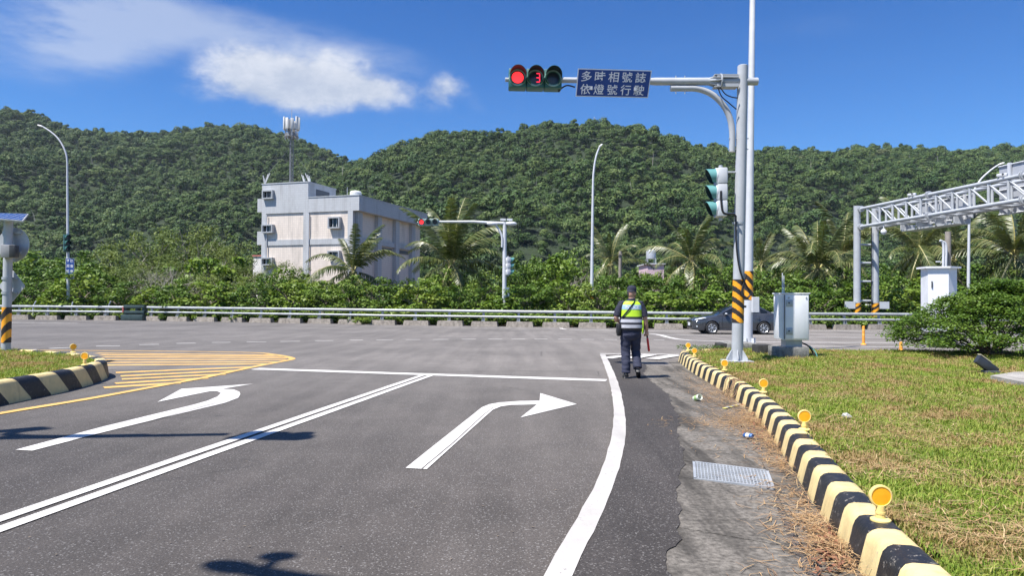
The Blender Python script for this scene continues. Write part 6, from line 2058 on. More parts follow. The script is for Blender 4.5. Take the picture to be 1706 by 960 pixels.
def hill_points(y0, y1, step, s0, s1):
    out = []
    y = y0
    while y < y1:
        n = int((s1 - s0) * y / step)
        x = (s0 + (s1 - s0) * (np.arange(n) + r.uniform(-.5, .5, n)) / n) * y
        yy = y + r.uniform(-.5, .5, n) * step
        out.append(np.stack([x, yy], 1)); y += step
    return np.concatenate(out)
pa = hill_points(95, 320, 4.9, -1.05, 1.05)
pb2 = hill_points(320, 560, 4.6, -1.0, 1.0)
pc = hill_points(560, 830, 5.5, -1.0, 1.0)
P2 = np.concatenate([pa, pb2, pc])
zz = hill_z(P2[:, 0], P2[:, 1])
# only what faces this valley: leave out trees deep behind the ridges
slope = hill_z(P2[:, 0], P2[:, 1] + 6) - zz
keep = (slope > -2.5)
P2, zz = P2[keep], zz[keep]
d_ = P2[:, 1]
sc = (.50 + .26 * r.random(len(d_)) + .85 * r.random(len(d_)) ** 5) * np.where(d_ > 560, 1.12, np.where(d_ < 150, .74, np.where(d_ < 240, .92, 1.0)))
scv = np.stack([sc * r.uniform(.85, 1.2, len(sc)), sc * r.uniform(.85, 1.2, len(sc)), sc * r.uniform(.8, 1.25, len(sc))], 1)
rot = np.stack([r.normal(0, .06, len(sc)), r.normal(0, .06, len(sc)), r.uniform(0, 6.28, len(sc))], 1)
scatter('forest', np.column_stack([P2, zz - .3]), scv, rot, r.integers(0, len(fprotos), len(sc)), fprotos)
# bare pale trunks standing out of the forest here and there
b = MB()
for k in range(150):
    j = r.integers(0, len(P2)); x, y, z = P2[j, 0], P2[j, 1], zz[j]
    if y < 260: continue
    h = r.uniform(5, 9); lean = r.normal(0, .6, 2)
    b.tube([(x, y - 4, z), (x + lean[0] * .6, y - 4, z + h * .6), (x + lean[0] * 1.5, y - 4 + lean[1], z + h)], [.22, .16, .05], 5, cap=False)
    if r.random() < .6: b.tube([(x + lean[0] * .5, y - 4, z + h * .55), (x + lean[0] - 1.3, y - 4.5, z + h * .85)], [.12, .03], 5, cap=False)
o = b.build('bare_trunks', M('pale bare wood', (.30, .28, .24), .9, var=.2)); tag(o, kind='stuff')
for lb, (px, py), hgt in (('thin lattice pylon on the hill ridge above the blue sign', (990, 212), 8.0), ('second fainter pylon on the ridge right of the first', (1066, 222), 6.0)):
    p = Q(px, py, 545.0); b = MB()
    for sx, sy in ((-1, -1), (1, -1), (1, 1), (-1, 1)): b.tube([p + Vector((sx * .9, sy * .9, -3)), p + Vector((sx * .2, sy * .2, hgt))], .10, 4)
    for k in range(4):
        z = hgt * (.2 + .25 * k); w = .9 - .17 * (z + 3) / 2.6
        b.tube([p + Vector((-w, -w, z)), p + Vector((w, w, z + .8))], .07, 4); b.tube([p + Vector((w, -w, z)), p + Vector((-w, w, z + .8))], .07, 4)
    b.tube([p + Vector((-1.6, 0, hgt * .85)), p + Vector((1.6, 0, hgt * .85))], .08, 4)
    tag(b.build('pylon', galv), lb, 'pylon')

# ------------------------------------------------------------------ trees and bushes behind the guardrail
leafA = M_leaf('dark glossy leaves', [(.024, .055, .010), (.055, .110, .016), (.105, .180, .024), (.20, .265, .055)], trans=.16, rough=.5, varscale=.12)
leafB = M_leaf('bright broad leaves', [(.048, .095, .013), (.095, .165, .022), (.155, .235, .032), (.23, .29, .055)], trans=.22, rough=.45, varscale=.12)
leafC = M_leaf('grey green fine leaves', [(.055, .085, .022), (.095, .140, .034), (.145, .19, .048), (.19, .225, .065)], trans=.18, rough=.6, varscale=.12)
def limb_mesh(name, seed, H, W, n, r0, mat):
    rr = np.random.default_rng(seed); b = MB()
    b.tube([(0, 0, -.3), (rr.normal(0, .1), rr.normal(0, .1), H * .3), (rr.normal(0, .2), rr.normal(0, .2), H * .62)], [r0, r0 * .8, r0 * .45], 8)
    for k in range(n):
        a = 2 * math.pi * k / n + rr.normal(0, .3); z0 = H * rr.uniform(.12, .5); rad = W * rr.uniform(.55, .85); z1 = H * rr.uniform(.55, .9)
        d = Vector((math.cos(a), math.sin(a), 0))
        m_ = d * rad * .5 + Vector((0, 0, z0 + (z1 - z0) * .6)); e = d * rad + Vector((0, 0, z1))
        b.tube([Vector((0, 0, z0)), m_, e], [r0 * .5, r0 * .34, r0 * .1], 6)
        for s in (-1, 1):
            d2 = Matrix.Rotation(s * .6, 3, 'Z') @ d
            b.tube([m_, m_ + d2 * rad * .35 + Vector((0, 0, .3 * H * .5))], [r0 * .25, r0 * .06], 5)
    me = b.mesh(name, True); me.materials.append(mat); return me
KINDS = {}
def tree_kind(key, seed, H, W, n, per, leaf, mat, spread, aspect, bmat, inner=.5, zc=.56, up=.55):
    cl = ellipsoid_clumps(seed, n, (0, 0, H * zc), (W, W, H * (1 - zc) * 1.0), inner, .30, -.85)
    low = ellipsoid_clumps(seed + 5, n // 3, (0, 0, H * .25), (W * .85, W * .85, H * .25), .5, .2, -.9)
    KINDS[key] = (crown_mesh('crown', seed, cl + low, per, leaf, spread, up=up, aspect=aspect, mat=mat), limb_mesh('trunk', seed, H, W, 7, .12 * H / 5, bmat), H, W)
for s in range(4):
    tree_kind(('A', s), 300 + s, 5.0, 2.5, 62, 52, .25, leafA, .52, .62, bark)
    tree_kind(('B', s), 320 + s, 5.0, 2.5, 54, 40, .34, leafB, .58, .75, bark)
    tree_kind(('C', s), 340 + s, 5.0, 2.4, 70, 70, .17, leafC, .50, .40, bark_pale, .35)
USED = {}
LABELS = set()
LAND = [(-40, 'the left edge of the photo'), (60, 'the left striped sign post'), (113, 'the far left lamp post'), (222, 'the green end box'), (330, 'the left guardrail joints'), (440, 'the building corner'), (520, "the building's front"), (590, "the building's shaded side"), (700, 'the small far signal'),
        (760, 'the big palm by the far signal'), (845, 'the far signal mast'), (920, 'the open gap of the hedge'), (988, 'the middle lamp post'), (1045, 'the officer'), (1092, 'the pink house'), (1155, 'the palm with dead fronds'), (1240, 'the striped mast pole'), (1322, 'the grey cabinet'), (1370, 'the palm above the grey cabinet'),
        (1440, 'the gantry columns'), (1520, 'the left side of the big bush'), (1574, 'the raised white cabinet'), (1614, 'the right lamp post'), (1690, 'the right edge of the photo')]
def place(px, py_top, wpx, D, key, row):
    me_c, me_t, H, W = KINDS[key]
    base = Q(px, 500, D); base.z = g(D)
    h = Q(px, py_top, D).z - base.z; w = wpx * D / F / 2
    nm = {'A': 'broadleaf_tree', 'B': 'leafy_shrub', 'C': 'fine_leaved_tree'}[key[0]]
    desc = {'A': 'dark broadleaf tree', 'B': 'bright large-leaved shrub', 'C': 'pale fine-leaved tree'}[key[0]]
    lx, ln = min(LAND, key=lambda k: abs(k[0] - px))
    rel = 'directly behind' if abs(lx - px) < 9 else ('just left of' if px < lx else 'just right of')
    if ln.endswith('of the photo'): rel = 'near'
    rown = {0: 'in front row', 1: 'in middle row', 2: 'in back row'}[row]
    lab = f'{desc} {rown}, {rel} {ln}'.replace('the big palm by the far signal', 'the big palm')
    for extra in ('', ', the fuller one', ', the narrower one', ', the lowest one', ', the highest one'):
        if lab + extra not in LABELS: lab += extra; break
    LABELS.add(lab)
    t = thing(nm, lab, 'shrub' if key[0] == 'B' else 'tree', base, 'trees and bushes behind the guardrail')
    t.rotation_euler = (0, 0, random.uniform(0, 6.28)); t.scale = (w / W, w / W, h / (H * 1.02))
    for n_, m_ in (('crown', me_c), ('trunk', me_t)):
        o = bpy.data.objects.new(n_, m_); COL.objects.link(o); o.parent = t
rr = random.Random(5)
# front row, just behind the rail
px = -70
while px < 1790:
    D = rail_pt(px).y + rr.uniform(2.6, 4.2)
    top = rr.uniform(468, 486)
    if 420 < px < 700: top = rr.uniform(462, 474)
    if px < 420: top = rr.uniform(455, 482)
    if 1060 < px < 1300: top = rr.uniform(476, 492)
    k = rr.choice('AAB') if px > 420 else rr.choice('BBA')
    place(px, top, rr.uniform(78, 108), D, (k, rr.randrange(4)), 0)
    px += rr.uniform(44, 60)
# second row
px = -60
while px < 1790:
    D = rail_pt(px).y + rr.uniform(7.5, 12)
    top = rr.uniform(438, 458)
    if 425 < px < 520: top = rr.uniform(446, 458)
    if 520 <= px < 720: top = rr.uniform(462, 470)
    if 850 < px < 980: top = rr.uniform(424, 440)
    if 1000 < px < 1110: top = rr.uniform(452, 464)
    if px < 180: top = rr.uniform(432, 446)
    k = rr.choice('AAAB') if px > 450 else rr.choice('BCA')
    place(px, top, rr.uniform(85, 120), D, (k, rr.randrange(4)), 1)
    px += rr.uniform(58, 76)
# the pale mass on the left and taller trees further back
for px, top, w, D, k in ((205, 398, 130, 74, 'C'), (262, 378, 145, 78, 'C'), (322, 368, 150, 80, 'C'), (372, 392, 120, 76, 'C'), (408, 420, 90, 70, 'C'), (290, 420, 130, 66, 'C'), (350, 425, 120, 64, 'B'), (235, 432, 110, 64, 'C'), (150, 425, 120, 72, 'A'), (80, 428, 120, 76, 'A'), (10, 425, 130, 74, 'B'),
                         (470, 432, 60, 62, 'C'), (505, 440, 50, 61, 'C'), (900, 425, 90, 66, 'A'), (945, 418, 90, 68, 'A'), (1010, 440, 80, 72, 'A'), (1060, 452, 60, 74, 'A'), (1092, 450, 60, 72, 'A'), (1130, 452, 100, 88, 'A'), (1200, 448, 110, 70, 'B'), (1260, 440, 100, 72, 'A'), (1310, 446, 110, 70, 'A'), (1480, 448, 110, 72, 'A'), (1640, 445, 130, 72, 'A'), (1720, 438, 130, 74, 'A'), (1565, 452, 100, 70, 'A')):
    place(px, top, w, D, (k, rr.randrange(4)), 2)
# leafless pale shrubs among the greenery
for lb, px_, top, seed, D_ in (('leafless pale branching shrub in the greenery right of the dark green end box', 262, 436, 5, 57.0), ('bare leaning twigs above the guardrail left of the building', 292, 446, 9, 56.4), ('small bare shrub in the hedge left of the middle lamp post', 962, 452, 12, 50.6)):
    q = random.Random(seed); base = Q(px_, 520, D_); base.z = g(D_); h = Q(px_, top, D_).z - base.z
    b = MB()
    def grow(p, d, L, rad, depth):
        m_ = p + d * L * .5 + Vector((q.gauss(0, .06), q.gauss(0, .06), 0)) * L; e = p + d * L
        b.tube([p, m_, e], [rad, rad * .8, rad * .6], 5, cap=False)
        if depth == 0: return
        for _ in range(q.choice((2, 3))):
            d2 = (d + Vector((q.gauss(0, .55), q.gauss(0, .4), q.gauss(.05, .35)))).normalized(); grow(e, d2, L * q.uniform(.55, .85), rad * .6, depth - 1)
    for k in range(4): grow(base, Vector((q.gauss(0, .35), q.gauss(0, .2), 1)).normalized(), h * .36, .05, 4)
    tag(b.build('bare_shrub', bark_pale, None, smooth=True), lb, 'shrub', 'leafless shrubs in the hedge')
# low growth right behind the rail
uproto = []
for s in range(4):
    cl = ellipsoid_clumps(400 + s, 14, (0, 0, .45), (.6, .5, .42), .3, .3, -.5)
    uproto.append(proto(crown_mesh('undergrowth_plant', 420 + s, cl, 26, .20, .26, up=.8, aspect=.5, mat=leafB if s % 2 else leafA)))
pts = []; sc = []
for px in np.arange(-80, 1800, 5.5):
    q = rail_pt(px)
    for dy in (.75, 1.6):
        pts.append((q.x + rr.uniform(-.2, .2), q.y + dy + rr.uniform(-.1, .3), g(q.y) - .05)); s_ = rr.uniform(.6, 1.05)
        if 630 < px < 840 or 1080 < px < 1160: s_ *= 1.22
        sc.append(s_ * (1.1 if dy > 1 else .95))
for px, dy in ((600, -.5), (604, -.35), (612, -.5), (619, -.3), (268, .1), (390, .1), (1015, .1)):
    q = rail_pt(px); pts.append((q.x, q.y + dy, g(q.y))); sc.append(.55)
n = len(pts)
scatter('undergrowth', pts, np.array(sc), np.stack([np.zeros(n), np.zeros(n), r.uniform(0, 6.28, n)], 1), r.integers(0, 4, n), uproto)

# ------------------------------------------------------------------ coconut palms
frond_leaf = M_leaf('palm leaflets', [(.030, .052, .012), (.060, .088, .020), (.105, .130, .036), (.18, .185, .07)], trans=.2, rough=.38, varscale=.3, spec=.5)
frond_rib = M('palm rib', (.30, .27, .10), .5, var=.15)
def frond_mesh(seed, L, droop, lift, leaf=.62, n=46):
    """a feather leaf along +X, its leaflets hanging; slots 0 leaflets, 1 rib"""
    rr_ = np.random.default_rng(seed); V = []; Fc = []; mi = []; tone = []
    spine = []
    a = lift; p = np.array([0., 0., 0.]); st = L / n
    for i in range(n + 1):
        spine.append(p.copy()); p = p + np.array([math.cos(a), 0, math.sin(a)]) * st; a -= droop / n * (.4 + 1.2 * i / n)
    for i in range(n):
        q0, q1 = spine[i], spine[i + 1]; w = .035 * (1 - i / n) + .006
        o = len(V); V += [q0 + [0, w, 0], q0 - [0, w, 0], q1 - [0, w, 0], q1 + [0, w, 0]]; Fc.append((o, o + 1, o + 2, o + 3)); mi.append(1); tone.append(.5)
        if i < 5: continue
        f = i / n; l = leaf * (math.sin(math.pi * (.12 + .80 * f)) ** .7) * rr_.uniform(.85, 1.1)
        t_ = (spine[i + 1] - spine[i]); t_ /= np.linalg.norm(t_)
        for sg in (-1, 1):
            d = np.array([0, sg * 1.0, 0]) + t_ * rr_.uniform(.35, .7) + np.array([0, 0, -rr_.uniform(.35, .95)])
            d /= np.linalg.norm(d); b_ = q0 + d * l * .55; e = b_ + (d + np.array([0, 0, -.75])) / np.linalg.norm(d + np.array([0, 0, -.75])) * l * .5
            s = t_ * .030; o = len(V); tt = rr_.random()
            V += [q0 - s, q0 + s, b_ + s * 1.1, b_ - s * 1.1, e + s * .25, e - s * .25]
            Fc += [(o, o + 1, o + 2, o + 3), (o + 3, o + 2, o + 4, o + 5)]; mi += [0, 0]; tone += [tt, tt]
    me = np_mesh('frond', V, Fc, mi, tone); me.materials.append(frond_leaf); me.materials.append(frond_rib); return me
FR = {'up': [frond_mesh(500 + k, 3.6, .7 + .25 * k, .1) for k in range(2)], 'arch': [frond_mesh(510 + k, 3.9, 1.5 + .3 * k, .25, .66) for k in range(3)], 'hang': [frond_mesh(520 + k, 3.4, 1.6, -.2, .6) for k in range(2)]}
dead = []
for k in range(2):
    m_ = frond_mesh(530 + k, 2.4, .6, -.1, .4, 30); m_.materials.clear(); m_.materials.append(palm_dead); m_.materials.append(palm_dead); dead.append(m_)
FR['dead'] = dead
def palm(label, px, pyc, D, size, nf, lean=0.0, ndead=2, seed=1, tr=.15, bias=None):
    q = random.Random(seed)
    c = Q(px, pyc, D); base = Vector((c.x - lean, c.y, g(D)))
    t = thing('coconut_palm', label, 'palm', base, 'coconut palms')
    pts = [base + (c - base) * k + Vector((lean * .25 * math.sin(k * 3.14), 0, 0)) for k in np.linspace(0, 1, 9)]
    b = MB(); b.tube(pts, [tr * 1.5, tr * 1.15, tr, tr * .96, tr * .92, tr * .9, tr * .9, tr * .95, tr * 1.25], 12)
    L = (c - base).length; k = 0.25
    while k < L - .2:
        p = base + (c - base) * (k / L) + Vector((lean * .25 * math.sin(k / L * 3.14), 0, 0)); b.lathe([(tr * .9, -.03), (tr * 1.10, .0), (tr * .9, .03)], Matrix.Translation(p), 10); k += .28
    b.build('trunk', palm_trunk, t, smooth=True)
    b = MB()
    for k in range(7):
        a = k * .9; b.sphere(c + Vector((math.cos(a) * .2, math.sin(a) * .2, -.12 - .1 * (k % 2))), (.13, .13, .16), 8, 6)
    b.build('coconut', M('green coconut', (.17, .16, .045), .5), t, smooth=True)
    loc = c - base
    for i in range(nf):
        a = i * 2.39996 + q.uniform(-.25, .25); f = i / nf
        if f < .22: kind, pit = 'up', R(q.uniform(58, 84))
        elif f < .62: kind, pit = 'arch', R(q.uniform(5, 60))
        else: kind, pit = 'hang', R(q.uniform(-45, 12))
        me = q.choice(FR[kind]); o = bpy.data.objects.new('frond', me); COL.objects.link(o); o.parent = t
        o.location = loc + Vector((math.cos(a), math.sin(a), 0)) * .08; o.rotation_euler = (q.uniform(-.5, .5), -pit, a); s = size * 1.12 * q.uniform(.72, 1.22); o.scale = (s, s, s)
    for i in range(ndead):
        o = bpy.data.objects.new('dead_frond', q.choice(FR['dead'])); COL.objects.link(o); o.parent = t
        o.location = loc + Vector((0, 0, -.15)); o.rotation_euler = (q.uniform(-.3, .3), R(q.uniform(62, 84)), q.uniform(0, 6.28)); o.scale = (size * .8,) * 3
    return t
palm('coconut palm with a spear leaf in front of the building corner', 588, 452, 56, .98, 24, .2, 1, 3)
palm('big coconut palm with long drooping fronds under the small red far signal', 752, 440, 56, 1.32, 31, .3, 1, 4)
palm('smaller dark coconut palm behind the middle lamp post', 1017, 440, 66, .95, 19, .1, 2, 5)
palm('coconut palm with brown dead fronds on its bare trunk, left of the mast pole', 1152, 434, 54.5, 1.02, 24, -.15, 4, 6)
palm('tall coconut palm above the grey cabinet', 1362, 448, 55, 1.22, 28, .1, 1, 7)
palm('coconut palm close behind the one above the grey cabinet, left of the gantry columns', 1405, 425, 61, 1.2, 24, -.2, 3, 8)
palm('coconut palm seen under the gantry truss left of the raised cabinet', 1533, 420, 57, 1.2, 28, .2, 3, 9)
palm('coconut palm between raised cabinet and right lamp post', 1588, 432, 60, 1.05, 22, .1, 2, 10)
palm('coconut palm at the right edge of the photo under the gantry', 1690, 425, 55, 1.35, 31, .1, 2, 11)
palm('pale coconut palm left of the officer far in the bushes', 1268, 440, 70, .95, 19, .1, 2, 12)

# ------------------------------------------------------------------ big clipped bush on the lawn
bush_leaf = M_leaf('bush leaves', [(.030, .066, .010), (.065, .125, .018), (.115, .185, .026), (.19, .25, .05)], trans=.2, rough=.45, varscale=.5)
def big_bush():
    bc = P(1690, 597, LH); bc.y += .9
    t = thing('shrub', 'large spreading bush with tiers of small leaves on the lawn at the right', 'shrub', (bc.x, bc.y, LH))
    r_ = np.random.default_rng(77); cl = []
    tries = 0
    rx, ry, H = 2.3, 1.7, 1.66
    while len(cl) < 430:
        a = r_.uniform(0, 2 * math.pi); k = r_.random() ** .5; z = r_.uniform(.16, 1.0)
        prof = (.72 + .28 * math.sin(min(z * 1.45, 1) * math.pi)) * math.sqrt(max(1 - max(z - .30, 0) ** 2 / .53, .02))
        lob = (1 + .20 * math.sin(a * 3 + 1) + .13 * math.sin(a * 7)) * (1.14 if r_.random() < .16 else 1.0)
        if k < .42 and z < .6: continue
        hz = (1 + .16 * math.cos(a - .3))
        cl.append((math.cos(a) * rx * k * prof * lob, math.sin(a) * ry * k * prof * lob, z * H * hz, .75 + .6 * r_.random()))
    C = np.array(cl); per = 85
    C0 = np.repeat(C[:, :3], per, 0); S = np.repeat(C[:, 3], per)[:, None]
    off = r_.normal(size=(len(C0), 3)); off /= np.linalg.norm(off, axis=1, keepdims=True); off *= r_.random((len(C0), 1)) ** .5 * .32 * S; off[:, 2] *= .28
    off[:, 2] -= .18 * (off[:, 0] ** 2 + off[:, 1] ** 2) / .3
    N = np.array([0, -.15, 1.0]) + r_.normal(size=C0.shape) * .42
    V, Fc = leaf_quads(C0 + off, N, .072 * r_.uniform(.7, 1.3, len(C0)), .042 * r_.uniform(.7, 1.3, len(C0)), r_)
    tone = np.repeat(r_.random(len(C)), per) * .45 + r_.random(len(C0)) * .55
    me = np_mesh('foliage', V, Fc, shade=tone); me.materials.append(bush_leaf)
    o = bpy.data.objects.new('foliage', me); COL.objects.link(o); o.parent = t
    b = MB()
    for k in range(46):
        c = C[r_.integers(0, len(C))]
        st = Vector((r_.normal(0, .16), r_.normal(0, .14), -.05)); e = Vector(c[:3]); m_ = Vector((e.x * .45, e.y * .45, e.z * .62)) + Vector(r_.normal(0, .06, 3))
        b.tube([st, m_, e], [.022, .014, .005], 6)
    me = b.mesh('stems', True); me.materials.append(M('bush bark', (.13, .085, .065), .9, var=.2)); o = bpy.data.objects.new('stem', me); COL.objects.link(o); o.parent = t
    return bc
bush_c = big_bush()
pw = P(1162, 584.5, LH)
cl = [(x * .09, r.normal(0, .06), .06, .6) for x in range(-6, 7)]
me = crown_mesh('foliage', 88, cl, 16, .13, .16, up=.2, out=.3, aspect=.14, mat=leafA)
o = bpy.data.objects.new('weed_tuft', me); COL.objects.link(o); o.location = pw + Vector((.2, .4, 0)); tag(o, 'dark tuft of weeds at the far end of the right kerb', 'weeds')
# vine over the kerb
b = MB(); q = random.Random(3)
kc = P(1262, 660, .0)
for k in range(16):
    x0 = kc.x + q.uniform(-.35, .15) ; y0 = kc.y + q.uniform(-.45, .35)
    pth = []
    for s_ in range(9):
        f = s_ / 8; yq = y0 - f * q.uniform(.1, .3) - .12 * math.sin(f * 3 + k); d = -.05 + f * .42
        xk = x_at(kerb_r, yq) - .02 + (1 - f) * .20 - (.03 if .3 < f < .8 else 0) - (.06 if f >= .8 else 0)
        zq = .262 - .00 if f < .42 else max(.262 - (f - .42) * .46, .03)
        pth.append((xk, yq, zq + q.uniform(0, .012)))
    b.tube(catmull(pth, 3), .0045, 5)
o = b.build('vine', M('dry vine stems', (.26, .17, .09), .9, var=.3, scale=20), None, smooth=True); tag(o, 'dry vine draped over the striped kerb beside the third reflector from the camera', 'vine')

# ------------------------------------------------------------------ grass and dry clippings
grass_leaf = M_leaf('grass blades', [(.070, .142, .014), (.130, .215, .022), (.215, .29, .038), (.345, .355, .085)], trans=.25, rough=.6, varscale=1.6, patch=((.36, .245, .115), .95, .47, .62), spec=.2)
def tuft(seed, n, rad, h, w):
    r_ = np.random.default_rng(seed); V = []; Fc = []; tone = []
    for k in range(n):
        a = r_.uniform(0, 6.28); rr_ = rad * r_.random() ** .5; x, y = rr_ * math.cos(a), rr_ * math.sin(a)
        ln = h * r_.uniform(.5, 1.25); th = r_.uniform(0, 6.28); lean = r_.uniform(.15, 1.1); d = np.array([math.cos(th), math.sin(th), 0]); s = np.array([-d[1], d[0], 0]) * w * r_.uniform(.7, 1.3)
        p0 = np.array([x, y, -.008]); p1 = p0 + d * ln * lean * .35 + np.array([0, 0, ln * .62]); p2 = p1 + d * ln * lean * .55 + np.array([0, 0, ln * .30 * (1.2 - lean)])
        o = len(V); V += [p0 - s, p0 + s, p1 + s * .8, p1 - s * .8, p2 + s * .15, p2 - s * .15]; Fc += [(o, o + 1, o + 2, o + 3), (o + 3, o + 2, o + 4, o + 5)]; t_ = r_.random(); tone += [t_, t_]
    me = np_mesh('grass_tuft', V, Fc, shade=tone); me.materials.append(grass_leaf); return proto(me)
gp = [tuft(600 + k, 16, .060, .048, .0028) for k in range(5)]
def grass(name, inside, boxes, h):
    pts = []; sc = []
    for x0, x1, y0, y1, dens, s in boxes:
        n = int((x1 - x0) * (y1 - y0) * dens); xy = np.stack([r.uniform(x0, x1, n), r.uniform(y0, y1, n)], 1)
        for x, y in xy:
            if inside(x, y):
                z = h + .007 * math.sin(x * 1.3 + y * .7) + .006 * math.sin(x * 2.9 - y * 1.9) + .005 * math.sin(y * 3.3)
                pts.append((x, y, z)); sc.append(s * random.uniform(.65, 1.25))
    n = len(pts); sc = np.array(sc)
    scatter(name, pts, np.stack([sc * 1.15, sc * 1.15, sc], 1), np.stack([r.normal(0, .12, n), r.normal(0, .12, n), r.uniform(0, 6.28, n)], 1), r.integers(0, 5, n), gp)
def in_lawn_fine(x, y): return x > x_at(kerb_r[:-12], y) + .245 and y < 18.36 and not (y > 17.7 and x < 4.7) and not (abs(x - MB0.x) < .30 and abs(y - MB0.y) < .30) and not (x > pd[0].x - .1 and pd[1].y - .1 < y < pd[4].y + .12 and (x > pd[4].x or y < pd[0].y + .3))
grass('lawn_grass', in_lawn_fine, [(1.8, 6.5, 2.2, 5.0, 480, .95), (1.8, 8.5, 5.0, 8.0, 330, 1.05), (2.4, 12.0, 8.0, 12.0, 190, 1.2), (3.0, 16.0, 12.0, 18.4, 120, 1.4)], LH)
grass('island_grass', lambda x, y: in_isl(x + .02, y), [(-9.0, -6.9, 8.0, 14, 220, 1.25), (-16, -8.0, 9.5, 16.7, 130, 1.4)], .292)
# straw
straw_m = M_leaf('dry straw', [(.19, .105, .055), (.33, .19, .095), (.44, .28, .14), (.54, .40, .22)], trans=.1, rough=.8, varscale=2.0)
def straws(name, centers, lens, h, kind='stuff'):
    V = []; Fc = []; tone = []
    for (x, y, z), L in zip(centers, lens):
        a = random.uniform(0, 6.28); b_ = random.gauss(0, .25); w = random.uniform(.0012, .0030)
        d = np.array([math.cos(a), math.sin(a), random.gauss(0, .10)]); s = np.array([-math.sin(a), math.cos(a), 0]) * w; d2 = np.array([math.cos(a + b_), math.sin(a + b_), random.gauss(-.03, .10)])
        p0 = np.array([x, y, z]); p1 = p0 + d * L * .5; p2 = p1 + d2 * L * .5
        p1[2] = max(p1[2], z * .0 + h); p2[2] = max(p2[2], h)
        o = len(V); V += [p0 - s, p0 + s, p1 + s, p1 - s, p2 + s * .4, p2 - s * .4]; Fc += [(o, o + 1, o + 2, o + 3), (o + 3, o + 2, o + 4, o + 5)]; t_ = random.random(); tone += [t_, t_]
    me = np_mesh(name, V, Fc, shade=tone); me.materials.append(straw_m); return tag(link_mesh(name, me), kind=kind)
cs = []; ls = []
def heap(px, py, n, sx, sy, zt=.05):
    c = P(px, py, .02)
    for _ in range(n):
        x, y = random.gauss(c.x, sx), random.gauss(c.y, sy)
        xk = x_at(kerb_r, y) - .012
        if x > xk: x = xk - abs(random.gauss(0, .05))
        k = math.exp(-((xk - x) / .25) ** 2); cs.append((x, y, .022 + random.random() ** 2 * zt * k)); ls.append(random.uniform(.05, .20))
for a in ((1395, 925, 380, .12, .22, .07), (1365, 880, 360, .10, .25, .06), (1340, 835, 120, .08, .3, .03), (1300, 775, 260, .09, .35, .05), (1280, 735, 620, .13, .45, .07), (1250, 700, 900, .22, .45, .10), (1218, 706, 500, .30, .22, .05), (1205, 668, 500, .20, .5, .06), (1180, 650, 420, .16, .6, .05), (1160, 632, 160, .12, .8, .03), (1310, 960, 40, .15, .3, .02), (1330, 915, 30, .15, .3, .01), (1310, 868, 50, .12, .4, .01), (1288, 818, 50, .10, .25, .01), (1225, 735, 80, .3, .5, .01)):
    heap(*a)
straws('dry_clippings', cs, ls, .020)
cs = []; ls = []
nz = lambda x, y: mnoise.noise((x * .75 + 5, y * 1.25, 1.7)) + .6 * mnoise.noise((x * 2.1, y * 2.9, 4.2))
for _ in range(52000):
    y = 2.4 + 15.5 * random.random() ** 1.6; x = random.uniform(1.9, 3.5 + y * .85)
    if not in_lawn_fine(x, y): continue
    if nz(x, y) + random.uniform(-.38, .38) < .13: continue
    cs.append((x, y, LH + random.uniform(.02, .055))); ls.append(random.uniform(.05, .22) * (1 if y < 9 else 1.3))
straws('lawn_straw', cs, ls, LH + .005)
# fallen brown leaves by the kerb
V = []; 
C = []
for _ in range(150):
    c = P(random.gauss(1385, 16), random.gauss(925, 22), .03); c.x = min(c.x, x_at(kerb_r, c.y) - .02); C.append((c.x, c.y, .03 + random.random() * .03))
for _ in range(60):
    c = P(random.gauss(1270, 22), random.gauss(715, 22), .03); c.x = min(c.x, x_at(kerb_r, c.y) - .02); C.append((c.x, c.y, .03 + random.random() * .05))
C = np.array(C); V, Fc = leaf_quads(C, np.array([0, 0, 1.0]) + r.normal(size=C.shape) * .35, .045 * r.uniform(.6, 1.3, len(C)), .026, r)
me = np_mesh('fallen_leaves', V, Fc); me.materials.append(M('brown fallen leaf', (.20, .085, .045), .8, var=.3, scale=20)); tag(link_mesh('fallen_leaves', me), kind='stuff')

C = []
for _ in range(55):
    q_ = P(random.uniform(40, 1000), 640 + 300 * random.random() ** .8, .006); C.append((q_.x, q_.y, .008))
C = np.array(C); V, Fc = leaf_quads(C, np.array([0, 0, 1.0]) + r.normal(size=C.shape) * .12, .026 * r.uniform(.4, 1.6, len(C)), .010 * r.uniform(.5, 1.5, len(C)), r)
me = np_mesh('road_debris', V, Fc); me.materials.append(M('dry grey brown bits', (.15, .12, .09), .9)); tag(link_mesh('road_debris', me), kind='stuff')

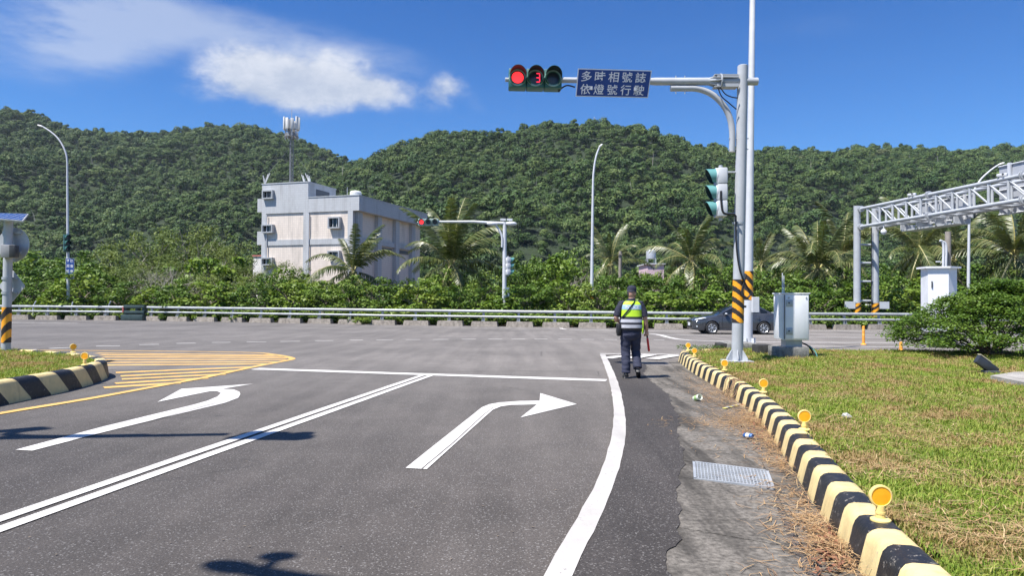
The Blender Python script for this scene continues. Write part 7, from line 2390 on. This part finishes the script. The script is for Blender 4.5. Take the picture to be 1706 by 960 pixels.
# ------------------------------------------------------------------ the two masts just outside the frame whose shadows fall on the road
def side_mast(label, base, z0, end, arm_h, sg, rz):
    base = Vector(base); base.z = z0; d = (Vector(end) - base); d.z = 0; d.normalize()
    top = base + Vector((0, 0, arm_h + (2.2 if sg > 0 else .4))); e = Vector(end); e.z = base.z + arm_h; a0 = base + Vector((0, 0, arm_h)) - d * .5
    up = Vector((0, 0, 1)); am = base + Vector((0, 0, arm_h))
    br = [am + d * 2.3 + up * .15 * sg, am + d * 1.6 + up * .15 * sg, am + d * 1.0 + up * .35 * sg, am + d * .55 + up * .8 * sg, am + d * .28 + up * 1.4 * sg, am + d * .2 + up * 2.0 * sg]
    mast(label, [base, top], (.12, .105), [a0, e], [.09, .07], br, .075)
side_mast('grey signal mast on the left island beside the road', (-9.1, 5.23, 0), .28, (-5.9, 5.63, 0), 6.2, 1, 0)
traffic_light('horizontal signal hanging on the arm of the left island mast', (-5.35, 5.58, 6.45), R(180), lit=None, pitch=.37, scale=.72)
side_mast('grey signal mast on the lawn behind the camera position', (3.6, -.75, 0), LH, (-4.2, 1.84, 0), 6.25, -1, 0)
t = thing('street_lamp', 'small lamp head at the end of the mast arm behind the camera', 'lamp', (-4.46, 1.93, 6.5))
b = MB(); b.sphere((-4.33, 1.89, 6.47), (.19, .095, .05), 14, 8, rot=Matrix.Rotation(R(-17), 3, 'Z')); b.build('lamp_head', white_steel, t, smooth=True)
b = MB(); b.sphere((-4.12, 2.06, 6.45), (.115, .075, .06), 12, 8); b.box((-4.12, 1.96, 6.45), (.05, .2, .05)); b.build('sensor', white_steel, t, smooth=True)

# ------------------------------------------------------------------ the humid air over the valley
b = MB(); b.box((0, 1050, 116.75), (5040, 2940, 238.5))
hz = b.build('haze', None)
m = bpy.data.materials.new('valley air'); m.use_nodes = True
nt = m.node_tree
for n in list(nt.nodes): nt.nodes.remove(n)
o_ = nt.nodes.new('ShaderNodeOutputMaterial'); v_ = nt.nodes.new('ShaderNodeVolumePrincipled')
v_.inputs['Color'].default_value = (.80, .90, 1.0, 1); v_.inputs['Density'].default_value = HAZE; v_.inputs['Anisotropy'].default_value = 0.0
nt.links.new(v_.outputs[0], o_.inputs['Volume'])
hz.data.materials.append(m); tag(hz, kind='stuff')
